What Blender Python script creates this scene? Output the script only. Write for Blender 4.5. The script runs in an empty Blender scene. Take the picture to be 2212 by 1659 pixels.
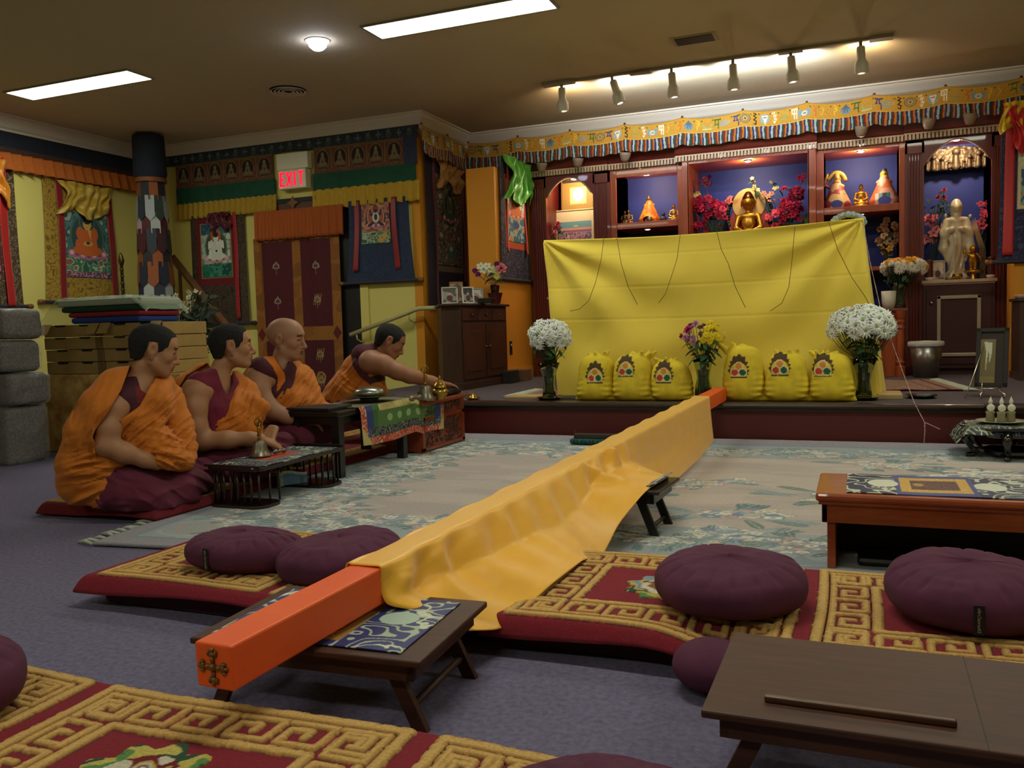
import bpy, math, random
import numpy as np
from mathutils import Vector, Matrix
R = math.radians
sc = bpy.context.scene
# ------------------------------------------------------------------ camera
FPX, WPX, HPX = 1850.0, 2212, 1659
YAW, PITCH, ROLL, CAMH = R(22.0), R(3.9), R(1.7), 0.9
_fw = np.array([-math.sin(YAW)*math.cos(PITCH), math.cos(YAW)*math.cos(PITCH), -math.sin(PITCH)])
_r0 = np.array([math.cos(YAW), math.sin(YAW), 0.0]); _u0 = np.cross(_r0, _fw)
_up = _u0*math.cos(ROLL)+_r0*math.sin(ROLL); _rt = _r0*math.cos(ROLL)-_u0*math.sin(ROLL)
CAM = np.array([0, 0, CAMH])
cd = bpy.data.cameras.new('camera'); cam = bpy.data.objects.new('camera', cd); sc.collection.objects.link(cam)
cd.sensor_width = 36; cd.lens = FPX/WPX*36; cd.clip_start = 0.05; cd.clip_end = 60
cam.matrix_world = Matrix([[_rt[0], _up[0], -_fw[0], 0], [_rt[1], _up[1], -_fw[1], 0], [_rt[2], _up[2], -_fw[2], CAMH], [0, 0, 0, 1]])
sc.camera = cam
# ------------------------------------------------------------------ world and view
w = bpy.data.worlds.new('world'); sc.world = w; w.use_nodes = True
w.node_tree.nodes['Background'].inputs[0].default_value = (0.9, 0.92, 0.8, 1)
w.node_tree.nodes['Background'].inputs[1].default_value = 0.0
sc.view_settings.view_transform = 'Standard'; sc.view_settings.look = 'None'
sc.view_settings.exposure = 1.2; sc.view_settings.gamma = 1.0
PANEL_E = 12.0          # fluorescent troffers
NICHE_W = 10.0
TRACK_W = 9.0

def ray(x, y): return _fw+_rt*((x-WPX/2)/FPX)+_up*((HPX/2-y)/FPX)
def at_z(x, y, h):
    d = ray(x, y); return CAM+d*((h-CAMH)/d[2])
def at_y(x, y, Y):
    d = ray(x, y); return CAM+d*(Y/d[1])
def at_x(x, y, X):
    d = ray(x, y); return CAM+d*(X/d[0])
# ------------------------------------------------------------------ colour and materials
def lin(c):
    if isinstance(c, str):
        c = c.lstrip('#'); c = [int(c[i:i+2], 16)/255 for i in (0, 2, 4)]
    return tuple((x/12.92 if x <= 0.04045 else ((x+0.055)/1.055)**2.4) for x in c)
_M = {}
def M(name, col='#888888', rough=0.7, metal=0.0, col2=None, nscale=20, stretch=(1, 1, 1), bump=0.0, bscale=200, emit=None, es=1.0, paint=False, trans=0.0, alpha=1.0, coat=0.0, sheen=0.0, sss=0.0):
    if name in _M: return _M[name]
    m = bpy.data.materials.new(name); m.use_nodes = True; nt = m.node_tree; N = nt.nodes; L = nt.links
    b = N['Principled BSDF']
    b.inputs['Base Color'].default_value = (*lin(col), 1); b.inputs['Roughness'].default_value = rough; b.inputs['Metallic'].default_value = metal
    b.inputs['Coat Weight'].default_value = coat; b.inputs['Sheen Weight'].default_value = sheen
    if trans: b.inputs['Transmission Weight'].default_value = trans; b.inputs['IOR'].default_value = 1.45
    if alpha < 1: b.inputs['Alpha'].default_value = alpha
    if sss: b.inputs['Subsurface Weight'].default_value = sss; b.inputs['Subsurface Radius'].default_value = (0.01, 0.004, 0.002); b.inputs['Subsurface Scale'].default_value = 0.6
    tc = N.new('ShaderNodeTexCoord')
    if paint:
        a = N.new('ShaderNodeAttribute'); a.attribute_name = 'Col'; src = a.outputs['Color']
        if col2:   # slight mottling over the painted colours
            n = N.new('ShaderNodeTexNoise'); n.inputs['Scale'].default_value = nscale; n.inputs['Detail'].default_value = 3
            mp = N.new('ShaderNodeMapping'); mp.inputs['Scale'].default_value = stretch; L.new(tc.outputs['Object'], mp.inputs[0]); L.new(mp.outputs[0], n.inputs[0])
            mr = N.new('ShaderNodeMapRange'); mr.inputs['From Min'].default_value = 0.3; mr.inputs['From Max'].default_value = 0.7
            mr.inputs['To Min'].default_value = 0.8; mr.inputs['To Max'].default_value = 1.15; L.new(n.outputs[0], mr.inputs[0])
            mx = N.new('ShaderNodeVectorMath'); mx.operation = 'SCALE'; L.new(src, mx.inputs[0]); L.new(mr.outputs[0], mx.inputs['Scale']); src = mx.outputs[0]
        L.new(src, b.inputs['Base Color'])
    elif col2:
        n = N.new('ShaderNodeTexNoise'); n.inputs['Scale'].default_value = nscale; n.inputs['Detail'].default_value = 5; n.inputs['Roughness'].default_value = 0.6
        mp = N.new('ShaderNodeMapping'); mp.inputs['Scale'].default_value = stretch; L.new(tc.outputs['Object'], mp.inputs[0]); L.new(mp.outputs[0], n.inputs[0])
        cr = N.new('ShaderNodeValToRGB'); cr.color_ramp.elements[0].position = 0.32; cr.color_ramp.elements[1].position = 0.68
        cr.color_ramp.elements[0].color = (*lin(col), 1); cr.color_ramp.elements[1].color = (*lin(col2), 1)
        L.new(n.outputs[0], cr.inputs[0]); L.new(cr.outputs[0], b.inputs['Base Color'])
    if bump:
        n2 = N.new('ShaderNodeTexNoise'); n2.inputs['Scale'].default_value = bscale; n2.inputs['Detail'].default_value = 3
        L.new(tc.outputs['Object'], n2.inputs[0])
        bp = N.new('ShaderNodeBump'); bp.inputs['Strength'].default_value = bump; bp.inputs['Distance'].default_value = 0.01
        L.new(n2.outputs[0], bp.inputs['Height']); L.new(bp.outputs[0], b.inputs['Normal'])
    if emit:
        b.inputs['Emission Color'].default_value = (*lin(emit), 1); b.inputs['Emission Strength'].default_value = es
    _M[name] = m; return m
# ------------------------------------------------------------------ noise
_rs = np.random.RandomState(7); _T = _rs.rand(64, 64, 16).astype(np.float32)
def vn(x, y, z=0.0):
    x, y, z = np.broadcast_arrays(np.asarray(x, np.float32), np.asarray(y, np.float32), np.asarray(z, np.float32))
    xi = np.floor(x).astype(int); yi = np.floor(y).astype(int); zi = np.floor(z).astype(int)
    fx, fy, fz = x-xi, y-yi, z-zi
    fx = fx*fx*(3-2*fx); fy = fy*fy*(3-2*fy); fz = fz*fz*(3-2*fz)
    t = lambda a, b, c: _T[(xi+a) & 63, (yi+b) & 63, (zi+c) & 15]
    l = lambda a, b, f: a+(b-a)*f
    return l(l(l(t(0, 0, 0), t(1, 0, 0), fx), l(t(0, 1, 0), t(1, 1, 0), fx), fy), l(l(t(0, 0, 1), t(1, 0, 1), fx), l(t(0, 1, 1), t(1, 1, 1), fx), fy), fz)
def fbm(x, y, z=0.0, o=3):
    s = 0; a = 1; t = 0
    for i in range(o): s = s+a*vn(np.asarray(x)*2**i+i*7.3, np.asarray(y)*2**i+i*3.1, np.asarray(z)*2**i); t += a; a *= 0.5
    return s/t
# ------------------------------------------------------------------ objects
WM = {}
def tag(o, label=None, cat=None, group=None, kind=None):
    if label: o['label'] = label
    if cat: o['category'] = cat
    if group: o['group'] = group
    if kind: o['kind'] = kind
    return o
def thing(name, label, cat, loc=(0, 0, 0), rz=0.0, group=None, s=1.0):
    o = bpy.data.objects.new(name, None); sc.collection.objects.link(o); o.empty_display_size = 0.05
    o.location = loc; o.rotation_euler = (0, 0, rz); o.scale = (s, s, s)
    WM[o.name] = Matrix.Translation(Vector(loc)) @ Matrix.Rotation(rz, 4, 'Z') @ Matrix.Scale(s, 4)
    return tag(o, label, cat, group)
def V3(p): return Vector((float(p[0]), float(p[1]), float(p[2])))
class MB:
    """collects shapes, then links them as ONE mesh"""
    def __init__(s): s.v = []; s.f = []; s.m = []; s.c = []; s.mi = 0; s.col = (1, 1, 1)
    def add(s, vs, fs, cols=None):
        o = len(s.v); s.v += [tuple(map(float, v)) for v in vs]; s.f += [tuple(int(i)+o for i in f) for f in fs]; s.m += [s.mi]*len(fs)
        s.c += (list(cols) if cols is not None else [s.col]*len(vs)); return s
    def box(s, c, d, M4=None):
        x, y, z = [q/2 for q in d]; vs = [Vector((a*x, b*y, e*z)) for a in (-1, 1) for b in (-1, 1) for e in (-1, 1)]
        if M4 is not None: vs = [M4 @ v for v in vs]
        vs = [v+V3(c) for v in vs]
        return s.add(vs, [(0, 1, 3, 2), (4, 6, 7, 5), (0, 4, 5, 1), (2, 3, 7, 6), (0, 2, 6, 4), (1, 5, 7, 3)])
    def bx(s, x0, x1, y0, y1, z0, z1): return s.box(((x0+x1)/2, (y0+y1)/2, (z0+z1)/2), (abs(x1-x0), abs(y1-y0), abs(z1-z0)))
    def lathe(s, prof, c=(0, 0, 0), n=20, axis=None, squash=(1, 1)):
        vs = []; fs = []
        Q = Matrix.Identity(3) if axis is None else V3(axis).to_track_quat('Z', 'Y').to_matrix()
        for (r, z) in prof:
            for i in range(n):
                a = 2*math.pi*i/n; vs.append(Q @ Vector((r*math.cos(a)*squash[0], r*math.sin(a)*squash[1], z))+V3(c))
        k = len(prof)
        for j in range(k-1):
            for i in range(n): fs.append((j*n+i, j*n+(i+1) % n, (j+1)*n+(i+1) % n, (j+1)*n+i))
        if prof[0][0] > 1e-5: fs.append(tuple(range(n-1, -1, -1)))
        if prof[-1][0] > 1e-5: fs.append(tuple((k-1)*n+i for i in range(n)))
        return s.add(vs, fs)
    def cyl(s, a, b, r, r2=None, n=12):
        a, b = V3(a), V3(b); d = b-a; return s.lathe([(r, 0), (r if r2 is None else r2, d.length)], a, n, d)
    def tube(s, pts, r, n=8, closed=False):
        pts = [V3(p) for p in pts]; K = len(pts); vs = []; fs = []; rr = r if hasattr(r, '__len__') else [r]*K
        up = Vector((0.13, 0.21, 0.97))
        for i, p in enumerate(pts):
            t = (pts[(i+1) % K]-pts[i-1]) if closed else (pts[min(i+1, K-1)]-pts[max(i-1, 0)])
            if t.length < 1e-9: t = Vector((0, 0, 1))
            t.normalize(); a = up-t*up.dot(t)
            if a.length < 1e-3: a = Vector((1, 0, 0))-t*t.x
            a.normalize(); b = t.cross(a); up = a
            for j in range(n): g = 2*math.pi*j/n; vs.append(p+(a*math.cos(g)+b*math.sin(g))*rr[i])
        for i in range(K if closed else K-1):
            for j in range(n): fs.append((i*n+j, i*n+(j+1) % n, ((i+1) % K)*n+(j+1) % n, ((i+1) % K)*n+j))
        if not closed: fs += [tuple(range(n-1, -1, -1)), tuple((K-1)*n+j for j in range(n))]
        return s.add(vs, fs)
    def ball(s, c, r, nu=12, nv=8, M3=None):
        rx, ry, rz = (r, r, r) if not hasattr(r, '__len__') else r
        vs = []; fs = []
        for j in range(nv+1):
            t = math.pi*j/nv
            for i in range(nu):
                a = 2*math.pi*i/nu; v = Vector((rx*math.sin(t)*math.cos(a), ry*math.sin(t)*math.sin(a), -rz*math.cos(t)))
                vs.append((M3 @ v if M3 is not None else v)+V3(c))
        for j in range(nv):
            for i in range(nu): fs.append((j*nu+i, j*nu+(i+1) % nu, (j+1)*nu+(i+1) % nu, (j+1)*nu+i))
        return s.add(vs, fs)
    def prism(s, poly, z0, z1, fr=None):
        """poly of (a,b) extruded; fr maps (a,b,c)->xyz"""
        fr = fr or (lambda a, b, c: (a, b, c)); n = len(poly)
        ar = sum(poly[i][0]*poly[(i+1) % n][1]-poly[(i+1) % n][0]*poly[i][1] for i in range(n))
        if ar < 0: poly = poly[::-1]
        vs = [fr(a, b, z0) for a, b in poly]+[fr(a, b, z1) for a, b in poly]
        return s.add(vs, [tuple(range(n-1, -1, -1)), tuple(range(n, 2*n))]+[(i, (i+1) % n, n+(i+1) % n, n+i) for i in range(n)])
    def quadstrip(s, A, B):
        n = len(A); return s.add(list(A)+list(B), [(i, i+1, n+i+1, n+i) for i in range(n-1)])
    def build(s, name, mat, parent=None, smooth=False, bevel=0.0, solid=0.0, auto=False, sub=0):
        me = bpy.data.meshes.new(name); vs = np.array(s.v, dtype=np.float64)
        top = parent is None
        if top: lo = vs.min(0); hi = vs.max(0); org = Vector(((lo[0]+hi[0])/2, (lo[1]+hi[1])/2, lo[2])); W4 = Matrix.Translation(org)
        else: W4 = WM[parent.name]
        inv = np.array(W4.inverted()); vs = vs @ inv[:3, :3].T+inv[:3, 3]
        me.from_pydata(vs.tolist(), [], s.f)
        mats = mat if isinstance(mat, (list, tuple)) else [mat]
        for q in mats: me.materials.append(q)
        if len(mats) > 1: me.polygons.foreach_set('material_index', s.m)
        if any(q.node_tree.nodes.get('Attribute') for q in mats):
            a = me.color_attributes.new('Col', 'FLOAT_COLOR', 'POINT'); cc = np.ones((len(s.v), 4), np.float32); cc[:, :3] = np.array(s.c, np.float32); a.data.foreach_set('color', cc.ravel())
        o = bpy.data.objects.new(name, me); sc.collection.objects.link(o)
        if top: o.location = org
        else: o.parent = parent
        WM[o.name] = W4
        if smooth: me.polygons.foreach_set('use_smooth', [True]*len(me.polygons))
        if bevel:
            b = o.modifiers.new('bevel', 'BEVEL'); b.width = bevel; b.segments = 2; b.limit_method = 'ANGLE'; b.angle_limit = R(40)
        if auto: me.polygons.foreach_set('use_smooth', [True]*len(me.polygons)); me.set_sharp_from_angle(angle=R(38))
        if sub: q = o.modifiers.new('subsurf', 'SUBSURF'); q.levels = sub; q.render_levels = sub
        if solid: q = o.modifiers.new('solid', 'SOLIDIFY'); q.thickness = solid; q.offset = 0
        me.update(); return o
def copy_thing(o, loc=None, rz=None, label=None, group=None, s=None, cat=None):
    r = o.copy(); sc.collection.objects.link(r)
    if loc is not None: r.location = loc
    if rz is not None: r.rotation_euler = (0, 0, rz)
    if s is not None: r.scale = s if hasattr(s, '__len__') else (s, s, s)
    if label: r['label'] = label
    if group: r['group'] = group
    if cat: r['category'] = cat
    WM[r.name] = Matrix.LocRotScale(r.location, r.rotation_euler, r.scale)
    for ch in list(o.children):
        c = ch.copy(); sc.collection.objects.link(c); c.parent = r
        for g in list(ch.children): d = g.copy(); sc.collection.objects.link(d); d.parent = c
    return r
# ------------------------------------------------------------------ painted sheets
class Art:
    def __init__(s, w, h, nx, ny, bg='#000000'):
        s.w, s.h = w, h; s.U, s.V = np.meshgrid(np.linspace(0, w, nx), np.linspace(0, h, ny)); s.c = np.zeros((ny, nx, 3), np.float32); s.c[:] = lin(bg)
    def put(s, mask, col): s.c[mask] = lin(col) if isinstance(col, str) else col; return s
    def rect(s, x0, y0, x1, y1, col): return s.put((s.U >= x0) & (s.U <= x1) & (s.V >= y0) & (s.V <= y1), col)
    def ell(s, x, y, rx, ry, col, ring=0): 
        d = ((s.U-x)/rx)**2+((s.V-y)/ry)**2; m = d <= 1
        if ring: m &= d > (1-ring)**2
        return s.put(m, col)
    def line(s, pts, wd, col):
        d = pdist(s.U, s.V, pts); return s.put(d < wd/2, col)
    def poly(s, pts, col):
        return s.put(inpoly(s.U, s.V, pts), col)
    def scroll(s, mask, col, k=30, seed=0, t=0.16):
        a = fbm(s.U*k+seed, s.V*k, seed % 7+0.5, 2); b = np.abs(np.sin((a-0.5)*24)); return s.put(mask & (b < t*2.2), col)
    def flow(s, mask, cols, k=20, seed=0):
        a = fbm(s.U*k+seed, s.V*k+seed*1.7, seed % 5+.3, 2); n = len(cols); idx = np.clip(((a-0.25)/0.5*n).astype(int), 0, n-1)
        for i, c in enumerate(cols): s.put(mask & (idx == i), c)
        return s
    def all(s): return np.ones_like(s.U, bool)
def pdist(U, V, pts):
    d = np.full(U.shape, 1e9, np.float32)
    for (x0, y0), (x1, y1) in zip(pts[:-1], pts[1:]):
        dx, dy = x1-x0, y1-y0; q = dx*dx+dy*dy+1e-12; t = np.clip(((U-x0)*dx+(V-y0)*dy)/q, 0, 1)
        d = np.minimum(d, np.hypot(U-x0-t*dx, V-y0-t*dy))
    return d
def inpoly(U, V, pts):
    ins = np.zeros(U.shape, bool); n = len(pts)
    for i in range(n):
        x0, y0 = pts[i]; x1, y1 = pts[(i+1) % n]
        if y0 == y1: continue
        c = ((y0 > V) != (y1 > V)) & (U < (x1-x0)*(V-y0)/(y1-y0)+x0); ins ^= c
    return ins
def sheet(name, P, art, mat, parent=None, thick=0.004, smooth=True, mask=None):
    """P(U,V)->X,Y,Z ; art supplies the grid and the woven or painted colours"""
    X, Y, Z = P(art.U, art.V); ny, nx = art.U.shape
    X = X+0*art.U; Y = Y+0*art.U; Z = Z+0*art.U
    vs = np.stack([X.ravel(), Y.ravel(), Z.ravel()], 1)
    i = np.arange(nx-1); j = np.arange(ny-1); I, J = np.meshgrid(i, j); a = (J*nx+I); q = np.stack([a, a+1, a+nx+1, a+nx], -1)
    if mask is not None:
        keep = mask[:-1, :-1] & mask[1:, 1:]; q = q[keep]
    q = q.reshape(-1, 4)
    return npmesh(name, vs, q, mat, parent, smooth, art.c.reshape(-1, 3), thick)
def npmesh(name, vs, q, mat, parent=None, smooth=True, cols=None, thick=0.0):
    top = parent is None
    if top: lo = vs.min(0); hi = vs.max(0); org = Vector(((lo[0]+hi[0])/2, (lo[1]+hi[1])/2, lo[2])); W4 = Matrix.Translation(org)
    else: W4 = WM[parent.name]
    inv = np.array(W4.inverted()); vs = vs @ inv[:3, :3].T+inv[:3, 3]
    me = bpy.data.meshes.new(name); me.vertices.add(len(vs)); me.vertices.foreach_set('co', vs.astype(np.float32).ravel())
    k = q.shape[1]; me.loops.add(q.size); me.loops.foreach_set('vertex_index', q.astype(np.int32).ravel())
    me.polygons.add(len(q)); me.polygons.foreach_set('loop_start', np.arange(0, q.size, k, dtype=np.int32))
    me.update(calc_edges=True); me.validate()
    if smooth: me.polygons.foreach_set('use_smooth', np.ones(len(me.polygons), bool))
    for m_ in (mat if isinstance(mat, (list, tuple)) else [mat]): me.materials.append(m_)
    if cols is not None:
        a = me.color_attributes.new('Col', 'FLOAT_COLOR', 'POINT'); cc = np.ones((len(vs), 4), np.float32); cc[:, :3] = cols; a.data.foreach_set('color', cc.ravel())
    o = bpy.data.objects.new(name, me); sc.collection.objects.link(o)
    if top: o.location = org
    else: o.parent = parent
    WM[o.name] = W4
    if thick: s_ = o.modifiers.new('solid', 'SOLIDIFY'); s_.thickness = thick; s_.offset = 0
    return o
# ------------------------------------------------------------------ distance-field modelling (soft bodies)
class Field:
    def __init__(s, lo, hi, h):
        s.lo = np.array(lo, float); s.h = h; s.n = np.ceil((np.array(hi)-s.lo)/h).astype(int)+1; s.d = np.full(s.n, 1.0, np.float32)
    def sub(s, lo, hi):
        a = np.clip(np.floor((np.array(lo)-s.lo)/s.h).astype(int), 0, s.n); b = np.clip(np.ceil((np.array(hi)-s.lo)/s.h).astype(int)+1, 0, s.n)
        if (b <= a).any(): return None, None
        g = [(s.lo[i]+s.h*np.arange(a[i], b[i])).astype(np.float32) for i in range(3)]
        X, Y, Z = np.meshgrid(*g, indexing='ij', sparse=True); return (slice(a[0], b[0]), slice(a[1], b[1]), slice(a[2], b[2])), (X, Y, Z)
    def grid(s): return s.sub(s.lo, s.lo+s.h*(s.n-1))[1]
    def _join(s, sl, e, k, op):
        a = s.d[sl]
        if op == 'u':
            if k > 0: t = np.maximum(k-np.abs(a-e), 0)/k; r = np.minimum(a, e)-t*t*k*0.25
            else: r = np.minimum(a, e)
        else:
            e = -e
            if k > 0: t = np.maximum(k-np.abs(a-e), 0)/k; r = np.maximum(a, e)+t*t*k*0.25
            else: r = np.maximum(a, e)
        s.d[sl] = r
    def cap(s, a, b, ra, rb=None, k=0.02, op='u', pad=0.05):
        rb = ra if rb is None else rb; a = np.array(a, float); b = np.array(b, float); m = max(ra, rb)+pad+k
        sl, G = s.sub(np.minimum(a, b)-m, np.maximum(a, b)+m)
        if sl is None: return s
        X, Y, Z = G; d = b-a; q = d@d+1e-12
        t = np.clip(((X-a[0])*d[0]+(Y-a[1])*d[1]+(Z-a[2])*d[2])/q, 0, 1)
        e = np.sqrt((X-a[0]-t*d[0])**2+(Y-a[1]-t*d[1])**2+(Z-a[2]-t*d[2])**2)-(ra+(rb-ra)*t)
        s._join(sl, e, k, op); return s
    def ell(s, c, r, k=0.02, op='u', rot=None, pad=0.05):
        c = np.array(c, float); r = np.array(r if hasattr(r, '__len__') else (r, r, r), float); m = r.max()+pad+k
        sl, G = s.sub(c-m, c+m)
        if sl is None: return s
        X, Y, Z = G[0]-c[0], G[1]-c[1], G[2]-c[2]
        if rot is not None:
            Q = np.array(rot).T; X, Y, Z = Q[0][0]*X+Q[0][1]*Y+Q[0][2]*Z, Q[1][0]*X+Q[1][1]*Y+Q[1][2]*Z, Q[2][0]*X+Q[2][1]*Y+Q[2][2]*Z
        k0 = np.sqrt((X/r[0])**2+(Y/r[1])**2+(Z/r[2])**2); k1 = np.sqrt((X/r[0]**2)**2+(Y/r[1]**2)**2+(Z/r[2]**2)**2)+1e-9
        s._join(sl, k0*(k0-1)/k1, k, op); return s
    def chain(s, pts, rs, k=0.02, **kw):
        for i in range(len(pts)-1): s.cap(pts[i], pts[i+1], rs[i], rs[i+1], k, **kw)
        return s
    def mesh(s):
        d = s.d; sg = d < 0; n = s.n
        c = np.zeros(n-1, np.int8)
        for i in (0, 1):
            for j in (0, 1):
                for k in (0, 1): c += sg[i:n[0]-1+i, j:n[1]-1+j, k:n[2]-1+k]
        act = np.argwhere((c > 0) & (c < 8)); idx = np.full(n-1, -1, np.int64); idx[tuple(act.T)] = np.arange(len(act))
        P = np.zeros((len(act), 3)); W = np.zeros(len(act))
        cor = [(i, j, k) for i in (0, 1) for j in (0, 1) for k in (0, 1)]
        for a in cor:
            for ax in range(3):
                if a[ax]: continue
                b = list(a); b[ax] = 1
                da = d[tuple((act+a).T)]; db = d[tuple((act+b).T)]; m = (da < 0) != (db < 0)
                t = np.where(m, da/np.where(m, da-db, 1), 0)
                p = np.tile(np.array(a, float), (len(act), 1)); p[:, ax] = t; P[m] += p[m]; W[m] += 1
        vs = s.lo+(act+P/W[:, None])*s.h
        Q = []
        for ax in range(3):
            o = [q for q in range(3) if q != ax]
            a = [slice(1, n[i]-1) for i in range(3)]; a[ax] = slice(0, n[ax]-1); b = list(a); b[ax] = slice(1, n[ax])
            A = sg[tuple(a)]; B = sg[tuple(b)]; e = np.argwhere(A != B); off = np.array([1, 1, 1]); off[ax] = 0; e = e+off
            fl = sg[tuple(e.T)]
            def cell(du, dv):
                q = e.copy(); q[:, o[0]] += du; q[:, o[1]] += dv; return idx[tuple(q.T)]
            f = np.stack([cell(-1, -1), cell(0, -1), cell(0, 0), cell(-1, 0)], 1)
            flip = fl if ax != 1 else ~fl
            f[~flip] = f[~flip][:, ::-1]; Q.append(f)
        Q = np.concatenate(Q); Q = Q[(Q >= 0).all(1)]
        return vs, Q
def field_obj(F, name, mat, parent=None, colfn=None):
    vs, q = F.mesh(); cols = colfn(vs) if colfn else None
    return npmesh(name, vs, q, mat, parent, True, cols)
# ================================================================== room shell
CEIL = 3.18; LX = -8.07; EY = 8.27; SX = -4.34; AY = 9.5; RX = 4.2; BY = -4.0; BX = -3.53; BF = 8.4; STZ = 0.30; STY = 6.25
m_ceil = M('ceiling_paint', '#c2b496', 0.9, bump=0.25, bscale=90)
m_floor = M('purple_carpet', '#605a78', 0.98, col2='#7c7592', nscale=60, bump=0.6, bscale=350)
m_ywall = M('pale_yellow_paint', '#d6ca72', 0.75); m_owall = M('orange_yellow_paint', '#d08a1c', 0.7)
m_white = M('white_trim_paint', '#ddd6c8', 0.5); m_dark = M('near_black', '#0c0a0a', 0.6)
m_maroon = M('maroon_lacquer', '#661f1a', 0.35, coat=0.3); m_cherry = M('cherry_wood', '#8e3c18', 0.42, col2='#a64c22', nscale=3, stretch=(6, 6, 1), coat=0.2)
m_blue = M('royal_blue_paint', '#1e2f84', 0.6); m_stagefront = M('dark_red_paint', '#5e1a1a', 0.55)
m_stagecarpet = M('stage_carpet', '#4a4048', 0.98, col2='#5a5058', nscale=60, bump=0.5, bscale=350)
m_nosing = M('dark_stained_wood', '#2a1a16', 0.35, col2='#3a261e', nscale=4, stretch=(1, 10, 10), coat=0.3)
def S(name, mb, m, **k): return tag(mb.build(name, m, **k), kind='structure')
S('floor', MB().bx(LX-.3, RX+.3, BY-.3, AY+.8, -.1, 0), m_floor)
S('ceiling', MB().bx(LX-.3, RX+.3, BY-.3, AY+.8, CEIL, CEIL+.1), m_ceil)
S('wall_left', MB().bx(LX-.1, LX, BY, EY+.1, 0, CEIL), m_ywall)
# the exit wall, with a doorway behind the hanging
S('wall_exit', MB().bx(LX, SX-.1, EY, EY+.1, 0, CEIL), m_ywall)
S('wall_side', MB().bx(SX-.1, SX, EY-.006, AY, 0, CEIL), m_owall)
S('wall_altar', MB().bx(SX-.1, -3.5, AY, AY+.1, 0, CEIL).bx(1.38, RX, AY, AY+.1, 0, CEIL).bx(-3.5, 1.38, AY+.5, AY+.6, 0, CEIL).bx(-3.5, 1.38, AY, AY+.5, 2.86, CEIL), m_owall)
S('wall_bay_left', MB().bx(-3.85, BX, BF, AY, STZ, 2.57), m_owall)
S('wall_bay_right', MB().bx(1.315, 1.9, 8.9, 9.3, STZ, 2.57), m_owall)
S('wall_right', MB().bx(RX, RX+.1, BY, AY, 0, CEIL), m_ywall); S('wall_rear', MB().bx(LX, RX, BY-.1, BY, 0, CEIL), m_ywall)
# crown moulding swept along the walls
def sweep(path, prof):
    """path: list of (x,y) wall line with the room on its right; prof: (out, z)"""
    mb = MB(); n = len(path); rows = []
    for i, p in enumerate(path):
        p = Vector(p); a = (p-Vector(path[i-1])).normalized() if i else None; b = (Vector(path[i+1])-p).normalized() if i < n-1 else None
        na = Vector((a.y, -a.x)) if a else None; nb = Vector((b.y, -b.x)) if b else None
        if na is None: d = nb
        elif nb is None: d = na
        else: d = (na+nb)/(1+na.dot(nb))
        rows.append([(p.x+d.x*o, p.y+d.y*o, z) for o, z in prof])
    k = len(prof); fs = [(i*k+j, i*k+j+1, (i+1)*k+j+1, (i+1)*k+j) for i in range(n-1) for j in range(k-1)]
    return mb.add([v for r in rows for v in r], fs)
wallpath = [(LX, BY), (LX, EY), (SX, EY), (SX, AY), (RX, AY)]
crown = [(0.0, CEIL-.15), (.012, CEIL-.15), (.018, CEIL-.125), (.03, CEIL-.12), (.045, CEIL-.095), (.075, CEIL-.055), (.1, CEIL-.035), (.104, CEIL-.02), (.125, CEIL-.016), (.128, CEIL)]
S('trim_1', sweep(wallpath, crown), m_white, auto=True)
base = [(0.0, .14), (.012, .14), (.016, .12), (.016, 0)]
S('baseboard_exit', sweep([(LX, BY), (LX, EY), (SX, EY)], base), m_ywall)
S('baseboard_bay', sweep([(-3.85, BF), (BX, BF), (BX, 9.4)][::-1][::-1], [(0, STZ+.13), (.012, STZ+.13), (.016, STZ+.11), (.016, STZ)]) if False else
  MB().bx(BX, BX+.018, BF-.018, 9.38, STZ, STZ+.115).bx(BX, BX+.012, BF-.012, 9.38, STZ+.115, STZ+.135).bx(-3.85, BX+.018, BF-.018, BF, STZ, STZ+.115), m_owall)
# stage with carpet, nosing and dark red riser
S('stage', MB().bx(SX, RX, STY, AY+.5, 0, STZ-.012), m_stagefront)
S('floor_stage', MB().bx(SX, RX, STY+.05, AY+.45, STZ-.012, STZ), m_stagecarpet)
ns = MB(); prof = [(-.045, STZ-.05), (-.02, STZ-.052), (-.018, STZ-.035), (-.045, STZ-.03), (-.055, STZ-.015), (-.048, STZ), (-.035, STZ+.004), (.06, STZ+.004)]
def ext(prof, x0, x1):
    k = len(prof); v = [(x0, STY+a, b) for a, b in prof]+[(x1, STY+a, b) for a, b in prof]
    return MB().add(v, [(i, i+1, k+i+1, k+i) for i in range(k-1)])
S('trim_2', ext(prof, SX, 0.76), m_nosing, auto=True)
S('trim_3', ext([(a-.035, b+.004) for a, b in prof], 0.76, RX), m_nosing, auto=True)
# doorway trims beside the hanging
S('trim_4', MB().bx(-5.12, -5.02, EY-.02, EY, 0, 2.42), m_ywall)
S('door_1', MB().bx(-6.35, -5.12, EY-.012, EY+.0, 0, 2.35), m_dark)
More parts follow.
